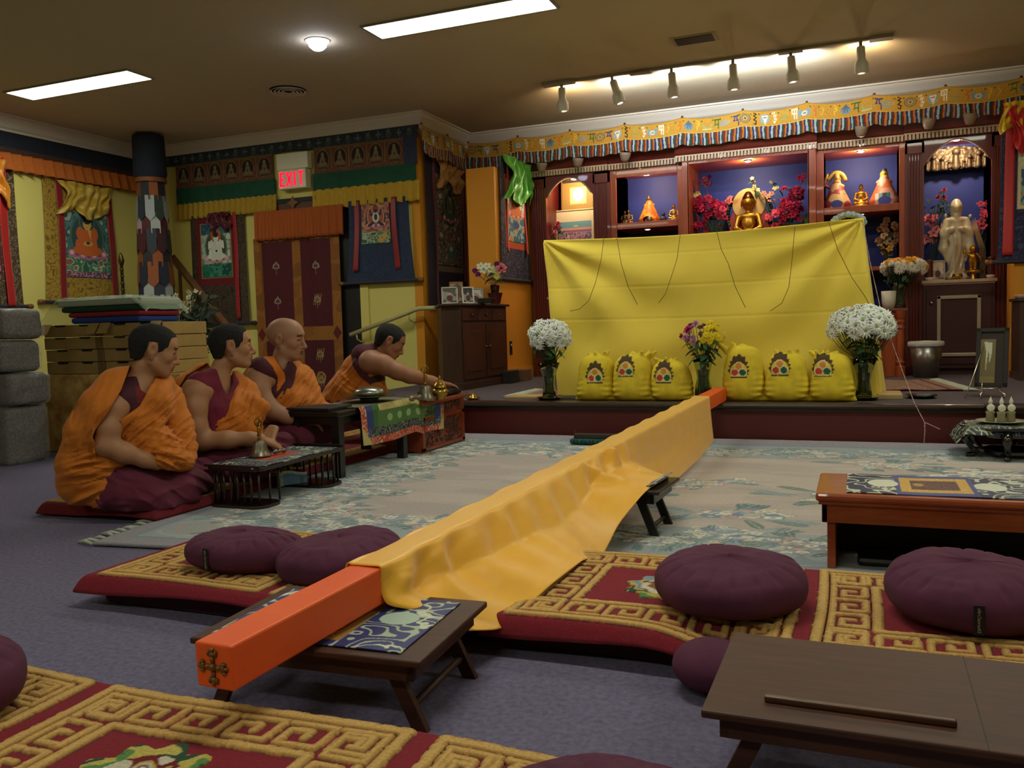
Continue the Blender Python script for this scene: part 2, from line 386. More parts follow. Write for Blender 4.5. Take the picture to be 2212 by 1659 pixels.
# ------------------------------------------------------------------ fluorescent troffers
m_panel = M('lit_diffuser', '#ffffff', 0.5, emit='#fdffe8', es=PANEL_E); m_panelframe = M('troffer_frame', '#8d8a78', 0.5)
def panel(x0, x1, y0, y1, label):
    t = thing('ceiling_light', label, 'ceiling light', ((x0+x1)/2, (y0+y1)/2, CEIL), 0, 'flat fluorescent ceiling panels')
    z = CEIL-.014; w = .02
    MB().bx(x0-w, x1+w, y0-w, y0, z, CEIL).bx(x0-w, x1+w, y1, y1+w, z, CEIL).bx(x0-w, x0, y0, y1, z, CEIL).bx(x1, x1+w, y0, y1, z, CEIL).build('frame', m_panelframe, t)
    MB().bx(x0, x1, y0, y1, CEIL-.008, CEIL-.002).build('diffuser', m_panel, t)
panel(-3.44, -2.0, 5.74, 6.02, 'long lit ceiling panel nearer the altar, at top centre')
panel(-7.24, -5.78, 5.74, 6.02, 'lit ceiling panel over the stacked boxes, at top left')
for (x, y) in ((.36, 5.74), (-1.7, 2.3), (2.3, 2.3), (-1.7, -1.3), (-5.5, -1.3)):
    panel(x, x+1.44, y, y+.28, 'lit ceiling panel behind the viewer, outside the photo')
# ------------------------------------------------------------------ downlight, vents
t = thing('recessed_downlight', 'small round recessed ceiling spotlight with a bluish white bulb', 'ceiling light', (-3.93, 5.86, CEIL))
m_bulb = M('cool_bulb', '#ffffff', 0.4, emit='#dfe6ff', es=14.0); m_fix = M('fixture_cream', '#d0cabc', 0.45)
MB().lathe([(.085, CEIL-.012), (.1, CEIL-.004), (.1, CEIL)], (-3.93, 5.86, 0), 24).build('trim_ring', m_fix, t, auto=True)
MB().lathe([(.0, CEIL-.075), (.04, CEIL-.07), (.068, CEIL-.045), (.072, CEIL-.012)][::1], (-3.93, 5.86, 0), 24).build('bulb', m_bulb, t, smooth=True)
t = thing('round_vent', 'round slatted air vent in the ceiling', 'vent', (-4.98, 6.9, CEIL)); m_vent = M('vent_dark', '#2e2a24', 0.6)
c = (-4.98, 6.9, 0)
MB().lathe([(.0, CEIL-.003), (.17, CEIL-.003), (.17, CEIL)], c, 28).build('backing', m_vent, t)
for k, r in enumerate((.165, .13, .095, .06)):
    MB().lathe([(r-.018, CEIL-.012), (r, CEIL-.022), (r+.004, CEIL-.018), (r-.012, CEIL-.006), (r-.018, CEIL-.012)], c, 28).build('ring', m_fix, t, smooth=True)
t = thing('rectangular_vent', 'dark rectangular air grille in the ceiling near the spotlights', 'vent', (-1.22, 7.2, CEIL))
MB().bx(-1.4, -1.04, 7.09, 7.31, CEIL-.006, CEIL).build('frame', M('ceil_frame', '#a8977c', 0.8), t)
g = MB()
for k in range(8): g.bx(-1.37, -1.07, 7.115+k*.0225, 7.13+k*.0225, CEIL-.012, CEIL-.006)
g.build('slats', m_vent, t)
# ------------------------------------------------------------------ track lights
t = thing('track_rail', 'ceiling track rail with two connector boxes', 'track', (-1.24, 7.84, CEIL)); m_track = M('track_paint', '#8f8677', 0.5)
MB().bx(-2.72, .25, 7.82, 7.86, CEIL-.022, CEIL).bx(-2.76, -2.45, 7.79, 7.89, CEIL-.03, CEIL-.002).bx(.1, .28, 7.79, 7.89, CEIL-.03, CEIL-.002).build('rail', m_track, t, bevel=.003)
MB().bx(-1.92, -1.72, 7.8, 7.88, CEIL-.034, CEIL-.02).build('connector', m_track, t, bevel=.003); MB().bx(-.62, -.42, 7.8, 7.88, CEIL-.034, CEIL-.02).build('connector', m_track, t, bevel=.003)
heads = [(1213, 180, 1216, 232, 'leftmost in the row'), (1322, 165, 1338, 218, 'tilted, second from the left'), (1450, 152, 1455, 200, 'third from the left'), (1583, 132, 1585, 182, 'fourth from the left'), (1708, 112, 1712, 165, 'fifth from the left'), (1859, 90, 1861, 145, 'rightmost in the row')]
proto = None
for i, (xa, ya, xb, yb, wh) in enumerate(heads):
    a = at_y(xa, ya, 7.84); b = at_y(xb, yb, 7.86); a[2] = CEIL-.03
    lab = 'white cylindrical track spotlight, '+wh
    t = thing('track_spotlight', lab, 'spotlight', tuple(a), 0, 'white spotlights on the ceiling track')
    d = Vector(b-a).normalized(); L = .22; A = V3(a)
    MB().cyl(A+Vector((0, 0, .007)), A-Vector((0, 0, .035)), .014, n=10).build('stem', m_track, t, auto=True)
    A2 = A+d*.03
    MB().lathe([(.0, 0), (.028, .0), (.034, .012), (.034, .1), (.04, .115), (.053, .135), (.056, .16), (.056, .2), (.05, .215), (.046, .213), (.044, .19), (.0, .185)], A2, 20, d).build('lamp_housing', m_fix, t, auto=True)
    ld = bpy.data.lights.new('back_vent_light', 'SPOT'); ld.energy = TRACK_W*(1.0 if i in (0, 5) else 2.0); ld.spot_size = R(150); ld.spot_blend = 1.0; ld.shadow_soft_size = .03
    ld.color = (1.0, .72, .42) if i in (0, 5) else (.85, .93, 1.0)
    lo = bpy.data.objects.new('back_vent_light', ld); sc.collection.objects.link(lo); lo.location = (a[0]+.03, 7.93, CEIL-.13); lo.rotation_euler = (R(125), 0, 0)
    lo.parent = t; lo.matrix_parent_inverse = WM[t.name].inverted()
    ls = bpy.data.lights.new('spot_beam', 'SPOT'); ls.energy = 3.5; ls.spot_size = R(70); ls.spot_blend = .8; ls.shadow_soft_size = .04; ls.color = (1.0, .85, .62) if i in (0, 5) else (.92, .95, 1.0)
    so = bpy.data.objects.new('spot_beam', ls); sc.collection.objects.link(so); p = A2+d*.23
    tgt = Vector((a[0], 9.35, 2.3)); so.matrix_world = Matrix.Translation(p) @ (tgt-p).to_track_quat('-Z', 'Y').to_matrix().to_4x4()
    so.parent = t; so.matrix_parent_inverse = WM[t.name].inverted()
# ================================================================== altar cabinetry
alt = thing('altar_cabinet', 'built-in maroon and cherry wood altar wall with lit blue niches', 'cabinet', (-1.06, AY, STZ))
def P_(name, mb, m, parent=None, **k): return mb.build(name, m, parent or alt, **k)
YB = AY+.45
def pilaster(x0, x1, y, z0, z1):
    mb = MB().bx(x0, x1, y+.02, YB, z0, z1); n = 5; w_ = (x1-x0)/(n+1)
    mb.bx(x0, x0+.02, y, y+.02, z0, z1).bx(x1-.02, x1, y, y+.02, z0, z1).bx(x0, x1, y, y+.02, z1-.1, z1).bx(x0, x1, y-.01, y+.02, z0, z0+.22)
    fl = [x0+.02+(x1-x0-.04)*(k+.5)/n for k in range(n)]
    for x in fl[:-1]: mb.cyl((x+(x1-x0-.04)/n/2, y+.014, z0+.22), (x+(x1-x0-.04)/n/2, y+.014, z1-.1), .008, n=8)
    return P_('pilaster', mb, m_maroon)
for x0, x1 in ((-3.48, -3.3), (-2.74, -2.55), (.44, .61), (1.19, 1.38)): pilaster(x0, x1, 9.37, STZ, 2.56)
# arched niche fronts
def arch(x0, x1, zs, za, ztop, y):
    pts = [(x0, ztop), (x0, zs)]; n = 18
    for i in range(n+1):
        u = i/n; x = x0+.03+(x1-x0-.06)*u; s_ = math.sin(math.pi*u); pts.append((x, zs+.03+(za-zs-.03)*s_**.8))
    pts += [(x1, zs), (x1, ztop)]
    fr = lambda a, b, c: (a, c, b)
    mb = MB(); k = len(pts); V = [(a, y, b) for a, b in pts]+[(a, y+.03, b) for a, b in pts]
    top = [(p[0], ztop) for p in pts]
    A = [(p[0], y, p[1]) for p in pts[1:-1]]; B = [(p[0], y, ztop) for p in pts[1:-1]]; A2 = [(p[0], y+.03, p[1]) for p in pts[1:-1]]; B2 = [(p[0], y+.03, ztop) for p in pts[1:-1]]
    mb.quadstrip(B, A).quadstrip(A, A2).quadstrip(A2, B2)
    P_('arch', mb, m_maroon)
    P_('arch_moulding', MB().tube([(p[0], y-.004, p[1]) for p in pts[2:-2]], .008, 6), M('gilt_edge', '#a8907a', .4))
arch(-3.3, -2.74, 2.34, 2.55, 2.6, 9.38); arch(.61, 1.19, 2.34, 2.56, 2.6, 9.38)
# niche boxes (blue backs) and shelf bays
def bay(x0, x1, z0, z1, yf, mat_in, back=m_blue):
    P_('niche_back', MB().bx(x0-.02, x1+.02, YB-.02, YB, z0, z1), back)
    P_('niche_side', MB().bx(x0-.012, x0, yf, YB-.02, z0, z1), mat_in); P_('niche_side', MB().bx(x1, x1+.012, yf, YB-.02, z0, z1), mat_in)
bay(-3.3, -2.74, 1.2, 2.66, 9.41, m_maroon); bay(.61, 1.19, 1.2, 2.66, 9.41, m_maroon)
bay(-2.48, -1.8, STZ+.7, 2.56, 9.42, m_cherry); bay(-1.66, -.46, STZ+.7, 2.58, 9.3, m_cherry); bay(-.31, .39, STZ+.7, 2.56, 9.42, m_cherry)
# stiles, rails, shelves in cherry
cf = MB()
for x0, x1, y in ((-2.55, -2.48, 9.4), (-1.8, -1.73, 9.4), (-1.73, -1.66, 9.3), (-.46, -.385, 9.3), (-.385, -.31, 9.4), (.39, .45, 9.4)): cf.bx(x0, x1, y, YB, STZ, 2.6)
for x0, x1, y, z in ((-2.48, -1.8, 9.4, 2.5), (-1.66, -.46, 9.3, 2.555), (-.31, .39, 9.4, 2.55)): cf.bx(x0, x1, y, y+.03, z, 2.62).bx(x0, x1, y, YB, 2.56, 2.6)
P_('face_frame', cf, m_cherry, bevel=.003)
for x0, x1 in ((-2.48, -1.8), (-.31, .39)): P_('shelf', MB().bx(x0, x1, 9.4, YB-.02, 1.93, 2.0), m_cherry, bevel=.004); P_('shelf', MB().bx(x0, x1, 9.4, YB-.02, 1.345, 1.385), m_cherry, bevel=.004)
P_('shelf', MB().bx(-1.66, -.46, 9.3, YB-.02, 1.62, 1.68), m_cherry, bevel=.004)
P_('panelling', MB().bx(-3.3, -2.74, 9.4, 9.43, STZ, 1.2).bx(-2.48, -1.8, 9.42, 9.45, STZ, 1.0).bx(-1.66, -.46, 9.32, 9.35, STZ, 1.0), m_maroon)
P_('counter', MB().bx(-3.32, -2.72, 9.36, YB, 1.19, 1.215), M('counter_edge', '#b79a86', .45), bevel=.004)
P_('counter', MB().bx(.585, 1.235, 9.28, YB, 1.185, 1.215).bx(.6, 1.22, 9.3, YB, 1.17, 1.185), M('counter_edge', '#b79a86', .45), bevel=.004)
# right base cabinet with gilt framed door
P_('base_cabinet', MB().bx(.6, 1.22, 9.31, YB, STZ+.06, 1.17).bx(.62, 1.2, 9.35, YB, STZ, STZ+.06), M('dark_maroon', '#3c1010', .65))
dr = P_('door', MB().bx(.63, 1.19, 9.298, 9.312, .4, 1.13), M('dark_maroon', '#3c1010', .65), bevel=.002)
gl = MB(); m_gilt = M('antique_silver_gilt', '#a79680', .4, .3)
for x0, x1, z0, z1 in ((.72, 1.1, 1.03, 1.065), (.72, 1.1, .475, .51), (.72, .755, .475, 1.065), (1.065, 1.1, .475, 1.065)): gl.bx(x0, x1, 9.278, 9.3, z0, z1)
gl.build('moulding', m_gilt, dr, bevel=.006)
MB().ball((.673, 9.28, 1.0), .016).build('door_knob', M('nickel', '#c9c2b4', .25, 1.0), dr, smooth=True)
# low cherry cabinet with turned column in front of the right shelf bay
lc = thing('low_altar_cabinet', 'low cherry wood cabinet with a turned corner column beside the yellow cloth', 'cabinet', (.1, 9.2, STZ))
MB().bx(-.3, .42, 9.02, 9.28, STZ, .93).build('body', m_cherry, lc, bevel=.004)
MB().bx(-.33, .45, 8.99, 9.29, .93, .955).build('top', M('red_brown_top', '#7a4030', .35, coat=.3), lc, bevel=.004)
dd = MB().bx(-.2, .24, 9.005, 9.02, .36, .88).build('door', m_cherry, lc, bevel=.004)
MB().bx(-.13, .17, 8.998, 9.006, .43, .81).build('raised_panel', m_cherry, dd, bevel=.006)
pr = [(.045, STZ), (.045, .4), (.03, .41), (.042, .44), (.03, .47), (.034, .5), (.036, .72), (.03, .75), (.043, .77), (.03, .8), (.042, .83), (.03, .85), (.045, .87), (.045, .93)]
MB().lathe(pr, (.385, 9.0, 0), 18).build('turned_column', m_cherry, lc, auto=True)
# cornice with dentils
def cornice(x0, x1, y):
    pr = [(.02, 2.585), (.02, 2.65), (.0, 2.655), (-.01, 2.67), (-.014, 2.69), (-.03, 2.73), (-.045, 2.76), (-.05, 2.775), (-.05, 2.8), (.2, 2.8)]
    k = len(pr); v = [(x0, y+a, b) for a, b in pr]+[(x1, y+a, b) for a, b in pr]
    mb = MB().add(v, [(i, i+1, k+i+1, k+i) for i in range(k-1)]+[tuple(range(k)), tuple(range(2*k-1, k-1, -1))]); mb.bx(x0, x1, y+.05, YB, 2.6, 2.8)
    P_('cornice', mb, m_maroon, auto=True)
    n = max(1, int(round((x1-x0)/.034))); q = MB()
    for i in range(n): xx = x0+(x1-x0)*(i+.5)/n; q.bx(xx-.0105, xx+.0105, y-.012, y+.02, 2.588, 2.645)
    q.bx(x0, x1, y-.006, y+.02, 2.638, 2.652)
    o = P_('dentils', q, M('dentil_cream', '#c7b191', .5)); o['label'] = 'cream dentil moulding'; o['kind'] = 'stuff'
cornice(-3.5, -2.56, 9.35); cornice(-2.56, -1.8, 9.37); cornice(-1.8, -.37, 9.29); cornice(-.37, .43, 9.37); cornice(.43, 1.38, 9.33)
# puck lamps
m_puck = M('puck_lens', '#ffffff', .4, emit='#ffe0b0', es=10); m_puckdim = M('puck_lens_off', '#f0e6d6', .4, emit='#ffe8c8', es=.8)
def puck(x, y, z, pw, col=(1, .78, .5), lit=True, what='', size=.03):
    t = thing('puck_lamp', what, 'lamp', (x, y, z), 0, 'small round puck lamps in the altar')
    MB().lathe([(.038, z-.012), (.042, z), (.0, z)], (x, y, 0), 18).build('rim', M('nickel', '#c9c2b4', .25, 1.0), t, auto=True)
    MB().lathe([(.0, z-.022), (.02, z-.019), (.032, z-.012)], (x, y, 0), 18).build('lens', m_puck if lit else m_puckdim, t, smooth=True)
    if pw:
        l = bpy.data.lights.new('puck_light', 'POINT'); l.energy = pw; l.color = col; l.shadow_soft_size = size
        o = bpy.data.objects.new('puck_light', l); sc.collection.objects.link(o); o.location = (0, 0, -.05); o.parent = t
puck(-3.0, 9.5, 2.56, NICHE_W*.8, what='bright puck lamp at the top of the left arched niche')
puck(.9, 9.5, 2.585, NICHE_W*.8, what='bright puck lamp over the bronze relief in the right arched niche')
puck(-2.15, 9.47, 2.555, NICHE_W*.6, what='lit puck lamp above the bronze figures on the left shelf')
puck(.04, 9.47, 2.555, NICHE_W*.6, what='lit puck lamp above the figures on the right shelf')
puck(-2.15, 9.47, 1.93, 0, lit=False, what='puck lamp under the left shelf, half hidden by the yellow cloth')
puck(.04, 9.47, 1.93, 0, lit=False, what='puck lamp under the right shelf, above the pale blue rope')
puck(-1.06, 9.42, 2.56, NICHE_W*.6, lit=True, what='added puck lamp above the golden buddha in the centre niche')  # added lamp, no puck is visible here; brightens the centre niche
# frosted cup uplights on the cornice
for px, py, wh in ((1170, 362, 'leftmost'), (1248, 352, 'second from the left'), (1350, 340, 'third from the left'), (1860, 285, 'left of the three at the right'), (2006, 268, 'middle of the three at the right'), (2095, 258, 'rightmost')):
    p = at_y(px, py, 9.2); t = thing('cup_lamp', 'small unlit frosted cup lamp under the valance, '+wh, 'lamp', tuple(p), 0, 'frosted cup lamps along the altar cornice')
    q = Vector(p)
    MB().lathe([(.0, -.05), (.03, -.045), (.045, -.02), (.058, .02), (.062, .05), (.057, .05), (.04, -.015), (.0, -.04)], q, 18, (.12, -.1, 1)).build('glass_cup', M('frosted_glass', '#8f7f70', .5), t, smooth=True)
    MB().tube([q+Vector((0, .02, 0)), q+Vector((0, .06, .02)), q+Vector((0, .12, .03))], .01, 6).build('arm', m_track, t, smooth=True)
# ================================================================== hangings on the walls
m_cloth = M('woven_cloth', rough=0.85, paint=True, col2='#fff', nscale=90, bump=.25, bscale=400); m_art = M('painted_canvas', rough=0.7, paint=True)
m_satin = M('painted_satin', rough=0.42, paint=True, sheen=.2)
def pl_y(x0, z0, Y, dy=None):
    """a sheet facing -Y with its lower left corner at x0,z0"""
    return lambda U, V: (x0+U, (Y if dy is None else Y+dy(U, V)), z0+V)
# ---- strokes used for the letters woven into the altar valance
GL = [([[(.1, .9), (.9, .9)], [(.3, .9), (.3, .45), (.1, .4)], [(.8, .9), (.8, .1)], [(.3, .45), (.6, .5), (.8, .35)]], '#1f6b3a'),
      ([[(.1, .85), (.5, .85), (.2, .45), (.5, .5)], [(.6, .85), (1, .85)], [(.75, .85), (.65, .45), (.9, .5), (.95, .05)]], '#2c3b7c'),
      ([[(.3, 1), (.7, .9), (.3, .75), (.7, .6), (.3, .4), (.7, .3), (.6, .02), (.3, .1)]], '#1f1a14'),
      ([[(.1, .9), (.5, .98), (.35, .6), (.75, .75), (.45, .35), (.8, .4), (.5, .02), (.35, .2)]], '#e9dcc0'),
      ([[(.05, .9), (.95, .9)], [(.15, .9), (.15, .55), (.45, .5)], [(.5, .9), (.5, .1)], [(.85, .9), (.85, .05)], [(.5, .5), (.85, .55)]], '#efe6cf'),
      ([[(.3, .95), (.75, .8), (.35, .55), (.7, .5), (.6, .1)]], '#d3672a'),
      ([[(.3, .95), (.7, .8), (.7, .5), (.3, .45), (.35, .1)], [(.3, .7), (.7, .65)]], '#e5bc3c')]
def emblem(a, k, x, y, s):
    k %= 8; E = a.ell
    if k == 0:
        for r, c in ((.5, '#6d6a52'), (.4, '#c99b3c'), (.33, '#77705a'), (.22, '#d8b860'), (.12, '#6d5a4a')): E(x, y+.05*s, r*s, r*.8*s, c)
    elif k == 1: E(x, y, .42*s, .42*s, '#93a8a6'); a.poly([(x-.3*s, y+.3*s), (x+.3*s, y+.3*s), (x+.05*s, y-.55*s), (x-.1*s, y-.1*s)], '#efe4cf'); a.line([(x-.15*s, y+.1*s), (x+.15*s, y+.12*s)], .06*s, '#7c3a30')
    elif k == 2:
        for i in (-.3, -.1, .1, .3): a.line([(x+i*s, y-.35*s), (x-i*s*.5, y+.4*s)], .07*s, '#a9a65a')
        a.line([(x-.35*s, y-.1*s), (x+.35*s, y-.1*s)], .07*s, '#8d9a58')
    elif k == 3: a.poly([(x-.5*s, y-.3*s), (x-.5*s, y+.3*s), (x, y+.1*s), (x+.5*s, y+.3*s), (x+.5*s, y-.3*s)], '#7fa0ae'); E(x, y-.1*s, .25*s, .22*s, '#d8d2bc'); a.line([(x-.1*s, y-.1*s), (x+.1*s, y-.1*s)], .06*s, '#5a5f6a')
    elif k == 4: a.line([(x-.3*s, y-.3*s), (x-.1*s, y+.1*s), (x-.25*s, y+.35*s)], .05*s, '#e8c65a'); a.line([(x+.3*s, y-.3*s), (x+.05*s, y), (x+.3*s, y+.3*s)], .05*s, '#b9802c')
    elif k == 5: E(x, y-.05*s, .42*s, .3*s, '#6f93a4'); a.poly([(x-.4*s, y+.05*s), (x+.4*s, y+.05*s), (x, y+.5*s)], '#4f6c88'); a.line([(x-.12*s, y-.2*s), (x-.12*s, y), (x+.12*s, y), (x+.12*s, y-.2*s)], .06*s, '#5b3a4a')
    elif k == 6: E(x, y-.1*s, .42*s, .35*s, '#9fae6c'); E(x, y+.05*s, .3*s, .25*s, '#c4933a'); a.line([(x-.4*s, y-.35*s), (x+.4*s, y-.35*s)], .05*s, '#e0cd84')
    else: E(x-.1*s, y, .42*s, .3*s, '#9a9c90'); E(x+.15*s, y+.05*s, .3*s, .25*s, '#b6a070')
    for sx in (-1, 1): E(x+sx*.5*s, y+.42*s, .07*s, .07*s, '#3f5a35')
def altar_valance(name, label, L, fn, base='#c6952f', stripe=.0168, zt=.155, fh=.125, pin=.62, ph=0.0):
    """fn(u, out) -> x, y for distance u along the rail"""
    t = thing(name, label, 'valance', fn(L/2, 0)+(2.75,))
    sag = lambda U: .028*np.abs(np.sin(math.pi*(U-ph)/pin))**.8
    a = Art(L, zt, int(L/.0055), 34, base); k = 0; x = .05
    while x < L-.03:
        if k % 2 == 0: emblem(a, k//2, x, zt*.48, .112)
        else:
            st, col = GL[(k//2) % 7]
            for s_ in st: a.line([(x-.033+p[0]*.066, zt*.14+p[1]*.112) for p in s_], .0105, col)
        x += .094 if k % 2 else .098; k += 1
    a.rect(0, 0, L, .006, '#e0c36a'); a.rect(0, zt-.005, L, zt, '#a87a24')
    def P(U, V):
        X, Y = fn(U, .004+.006*np.sin(U*9)); return X, Y, 2.868-sag(U)+V*(1+.3*(.028-sag(U))/zt)
    sheet('golden_band', P, a, m_cloth, t, .003)
    b = Art(L, fh, int(L/.0055), 16, '#202020'); cs = ['#1a2a5c', '#aab8c0', '#0f4a3c', '#7c1c18', '#b8761e']
    wob = b.U+.003*np.sin(b.U*70)+.004*np.sin(b.V*30+b.U*13); idx = np.floor(wob/stripe).astype(int) % 5
    for i, c in enumerate(cs): b.put(idx == i, c)
    wv = lambda U, V: .008*np.sin(U*2*math.pi/(stripe*5))*(1-V/fh*.6)+.005*np.sin(U*31)
    def P2(U, V):
        X, Y = fn(U, .012+wv(U, V)); return X, Y, 2.868-sag(U)-fh+V-.006*np.sin(U*40)*(1-V/fh)
    sheet('striped_fringe', P2, b, m_cloth, t, .003)
    n = int(L/pin)+1
    for i in range(n):
        X, Y = fn(min(ph+i*pin, L-.01), 0); MB().ball((X, Y, 2.868+zt+.012), .013, 8, 6).build('pin', M('brown_pin', '#5a3018', .4), t, smooth=True)
    return t
altar_valance('altar_valance', 'long golden valance with woven symbols and striped fringe across the altar', 6.1, lambda u, o: (-4.18+u, 9.205-o))
altar_valance('corner_valance', 'short golden valance painted as dimly lit, maroon fringe, on the side wall left of the altar', 1.06, lambda u, o: (-4.22+o, 8.13+u), base='#b08a3c')  # darker gold base carries the weaker light on this wall
# ------------------------------------------------------------------ figures for the painted scrolls
def buddha(a, x, y, s, robe, skin, halo='#2f5a4a', aura='#3d7a6c', lotus='#b06a8c', fierce=False, arms=0, hair='#1c2030'):
    E = a.ell
    E(x, y+.15*s, .62*s, .75*s, aura); E(x, y+.15*s, .55*s, .68*s, halo); E(x, y+.62*s, .3*s, .32*s, '#c0702c' if arms else aura); E(x, y+.62*s, .25*s, .27*s, halo if not arms else '#b4582a')
    for i in range(-3, 4): E(x+i*.19*s, y-.44*s+abs(i)*.025*s, .13*s, .12*s, lotus); E(x+i*.19*s, y-.42*s+abs(i)*.025*s, .08*s, .07*s, '#e0b0b4' if i % 2 else '#7c3c5c')
    if fierce:
        for sx in (-1, 1): a.line([(x, y), (x+sx*.3*s, y-.3*s), (x+sx*.5*s, y-.38*s)], .16*s, skin); a.line([(x, y+.35*s), (x+sx*.35*s, y+.25*s), (x+sx*.4*s, y+.55*s)], .11*s, skin)
        E(x, y+.1*s, .25*s, .32*s, '#c9c6bb'); E(x, y+.12*s, .12*s, .2*s, skin)
    else:
        E(x, y-.26*s, .52*s, .17*s, robe); a.poly([(x-.28*s, y+.38*s), (x+.28*s, y+.38*s), (x+.36*s, y-.25*s), (x-.36*s, y-.25*s)], robe)
        E(x-.26*s, y+.26*s, .13*s, .2*s, robe); E(x+.26*s, y+.26*s, .13*s, .2*s, robe); E(x, y-.05*s, .16*s, .07*s, skin); a.poly([(x, y+.4*s), (x+.14*s, y+.38*s), (x+.1*s, y+.05*s)], skin)
        E(x-.36*s, y-.12*s, .07*s, .2*s, skin if arms else robe); E(x, y-.03*s, .07*s, .05*s, '#2b3a3a')
        for k in range(arms):
            sx = -1 if k % 2 else 1; a.line([(x+sx*.2*s, y+.3*s), (x+sx*.42*s, y+.1*s), (x+sx*.4*s, y+.38*s)], .08*s, skin)
    E(x, y+.56*s, .15*s, .19*s, skin); E(x, y+.68*s, .155*s, .12*s, hair); E(x, y+.8*s, .06*s, .08*s, hair)
    for sx in (-1, 1): E(x+sx*.055*s, y+.57*s, .03*s, .012*s, '#3a2a20')
    a.line([(x-.03*s, y+.46*s), (x+.03*s, y+.46*s)], .015*s, '#8a3028')
def scene(a, x0, y0, x1, y1, kind):
    m = (a.U >= x0) & (a.U <= x1) & (a.V >= y0) & (a.V <= y1); w, h = x1-x0, y1-y0; cx = (x0+x1)/2; v = (a.V-y0)/h
    if kind == 'gold':
        a.flow(m, ['#2a4c58', '#3a6a70', '#4d7c80', '#2f5258', '#9fb0a0'], 14, 3); a.flow(m & (v < .33), ['#2f5a44', '#6f9a86', '#3c6c50', '#a8b8a0', '#8a5a48'], 16, 9); a.flow(m & (v < .09), ['#6a4060', '#c08a98', '#3a4a6a', '#8a3a3a'], 26, 4)
        buddha(a, cx, y0+h*.55, w*.62, '#c0602a', '#d0a050', halo='#2a4a50', aura='#4a6a58')
    elif kind == 'white':
        a.flow(m, ['#8aa090', '#a9b8a6', '#6f8a80', '#c4ccb8'], 12, 2); a.flow(m & (v > .8), ['#24506a', '#3a6a80'], 10, 1); a.flow(m & (v < .25), ['#17604c', '#1f7058', '#3f8a70', '#0f4a44'], 16, 5)
        buddha(a, cx, y0+h*.5, w*.62, '#d8dccb', '#e6e6da', halo='#3a4a38', aura='#5a6a4a', arms=2, lotus='#d09a94')
    elif kind == 'fierce':
        a.flow(m, ['#8a4a3c', '#a86a58', '#b88a70', '#6a3a38'], 22, 6); a.flow(m & (v < .3), ['#2f5a44', '#9fb09a', '#507a60', '#c09a50'], 24, 5)
        a.ell(cx, y0+h*.62, w*.36, h*.26, '#2a2a30'); buddha(a, cx, y0+h*.6, w*.5, '#262a3a', '#222a40', halo='#a0583c', aura='#c09070', fierce=True, hair='#8a3020')
    elif kind == 'crowd':
        a.flow(m, ['#4a4a3c', '#6a5a4a', '#8a7a68', '#2f3a34', '#5a3a34', '#a09a88'], 30, 8); a.ell(cx, y0+h*.66, w*.3, h*.2, '#3c3f30'); buddha(a, cx+.01, y0+h*.66, w*.42, '#4a5a40', '#9a9a80', halo='#28322c', aura='#7a7458')
        for i, (p, q) in enumerate([(.15, .35), (.4, .33), (.65, .36), (.87, .34), (.12, .55), (.88, .55), (.14, .8), (.86, .8), (.3, .45), (.7, .45)]): a.ell(x0+p*w, y0+q*h, w*.06, h*.03, ['#b0a890', '#8a4a3c', '#a08a60'][i % 3])
        a.ell(cx, y0+h*.16, w*.16, h*.08, '#3f6a58'); a.ell(cx, y0+h*.2, w*.06, h*.03, '#c8a0a0')
    elif kind == 'bright':
        a.flow(m, ['#d8d2b8', '#b8c4b0', '#e6dcc0', '#7fa0a0'], 14, 7); a.flow(m & (v < .45), ['#2f6a5a', '#3a5a88', '#8ab09a', '#c86a40'], 16, 2)
        buddha(a, cx, y0+h*.62, w*.6, '#d0642c', '#e0a060', halo='#cfc8a0', aura='#5a9a78', lotus='#d06a4a'); a.ell(cx, y0+h*.28, w*.16, h*.06, '#27407c')
    elif kind == 'red':
        a.flow(m, ['#5a1a2a', '#7a2434', '#4a1424'], 14, 3); a.flow(m & (v < .2), ['#7a2a3a', '#b07080'], 20, 5)
def taper(w, h, k):
    """maps sheet coords to a scroll that widens towards its foot"""
    return lambda U, V: w/2+(U-w/2)*(1+k*(1-V/h)**2)
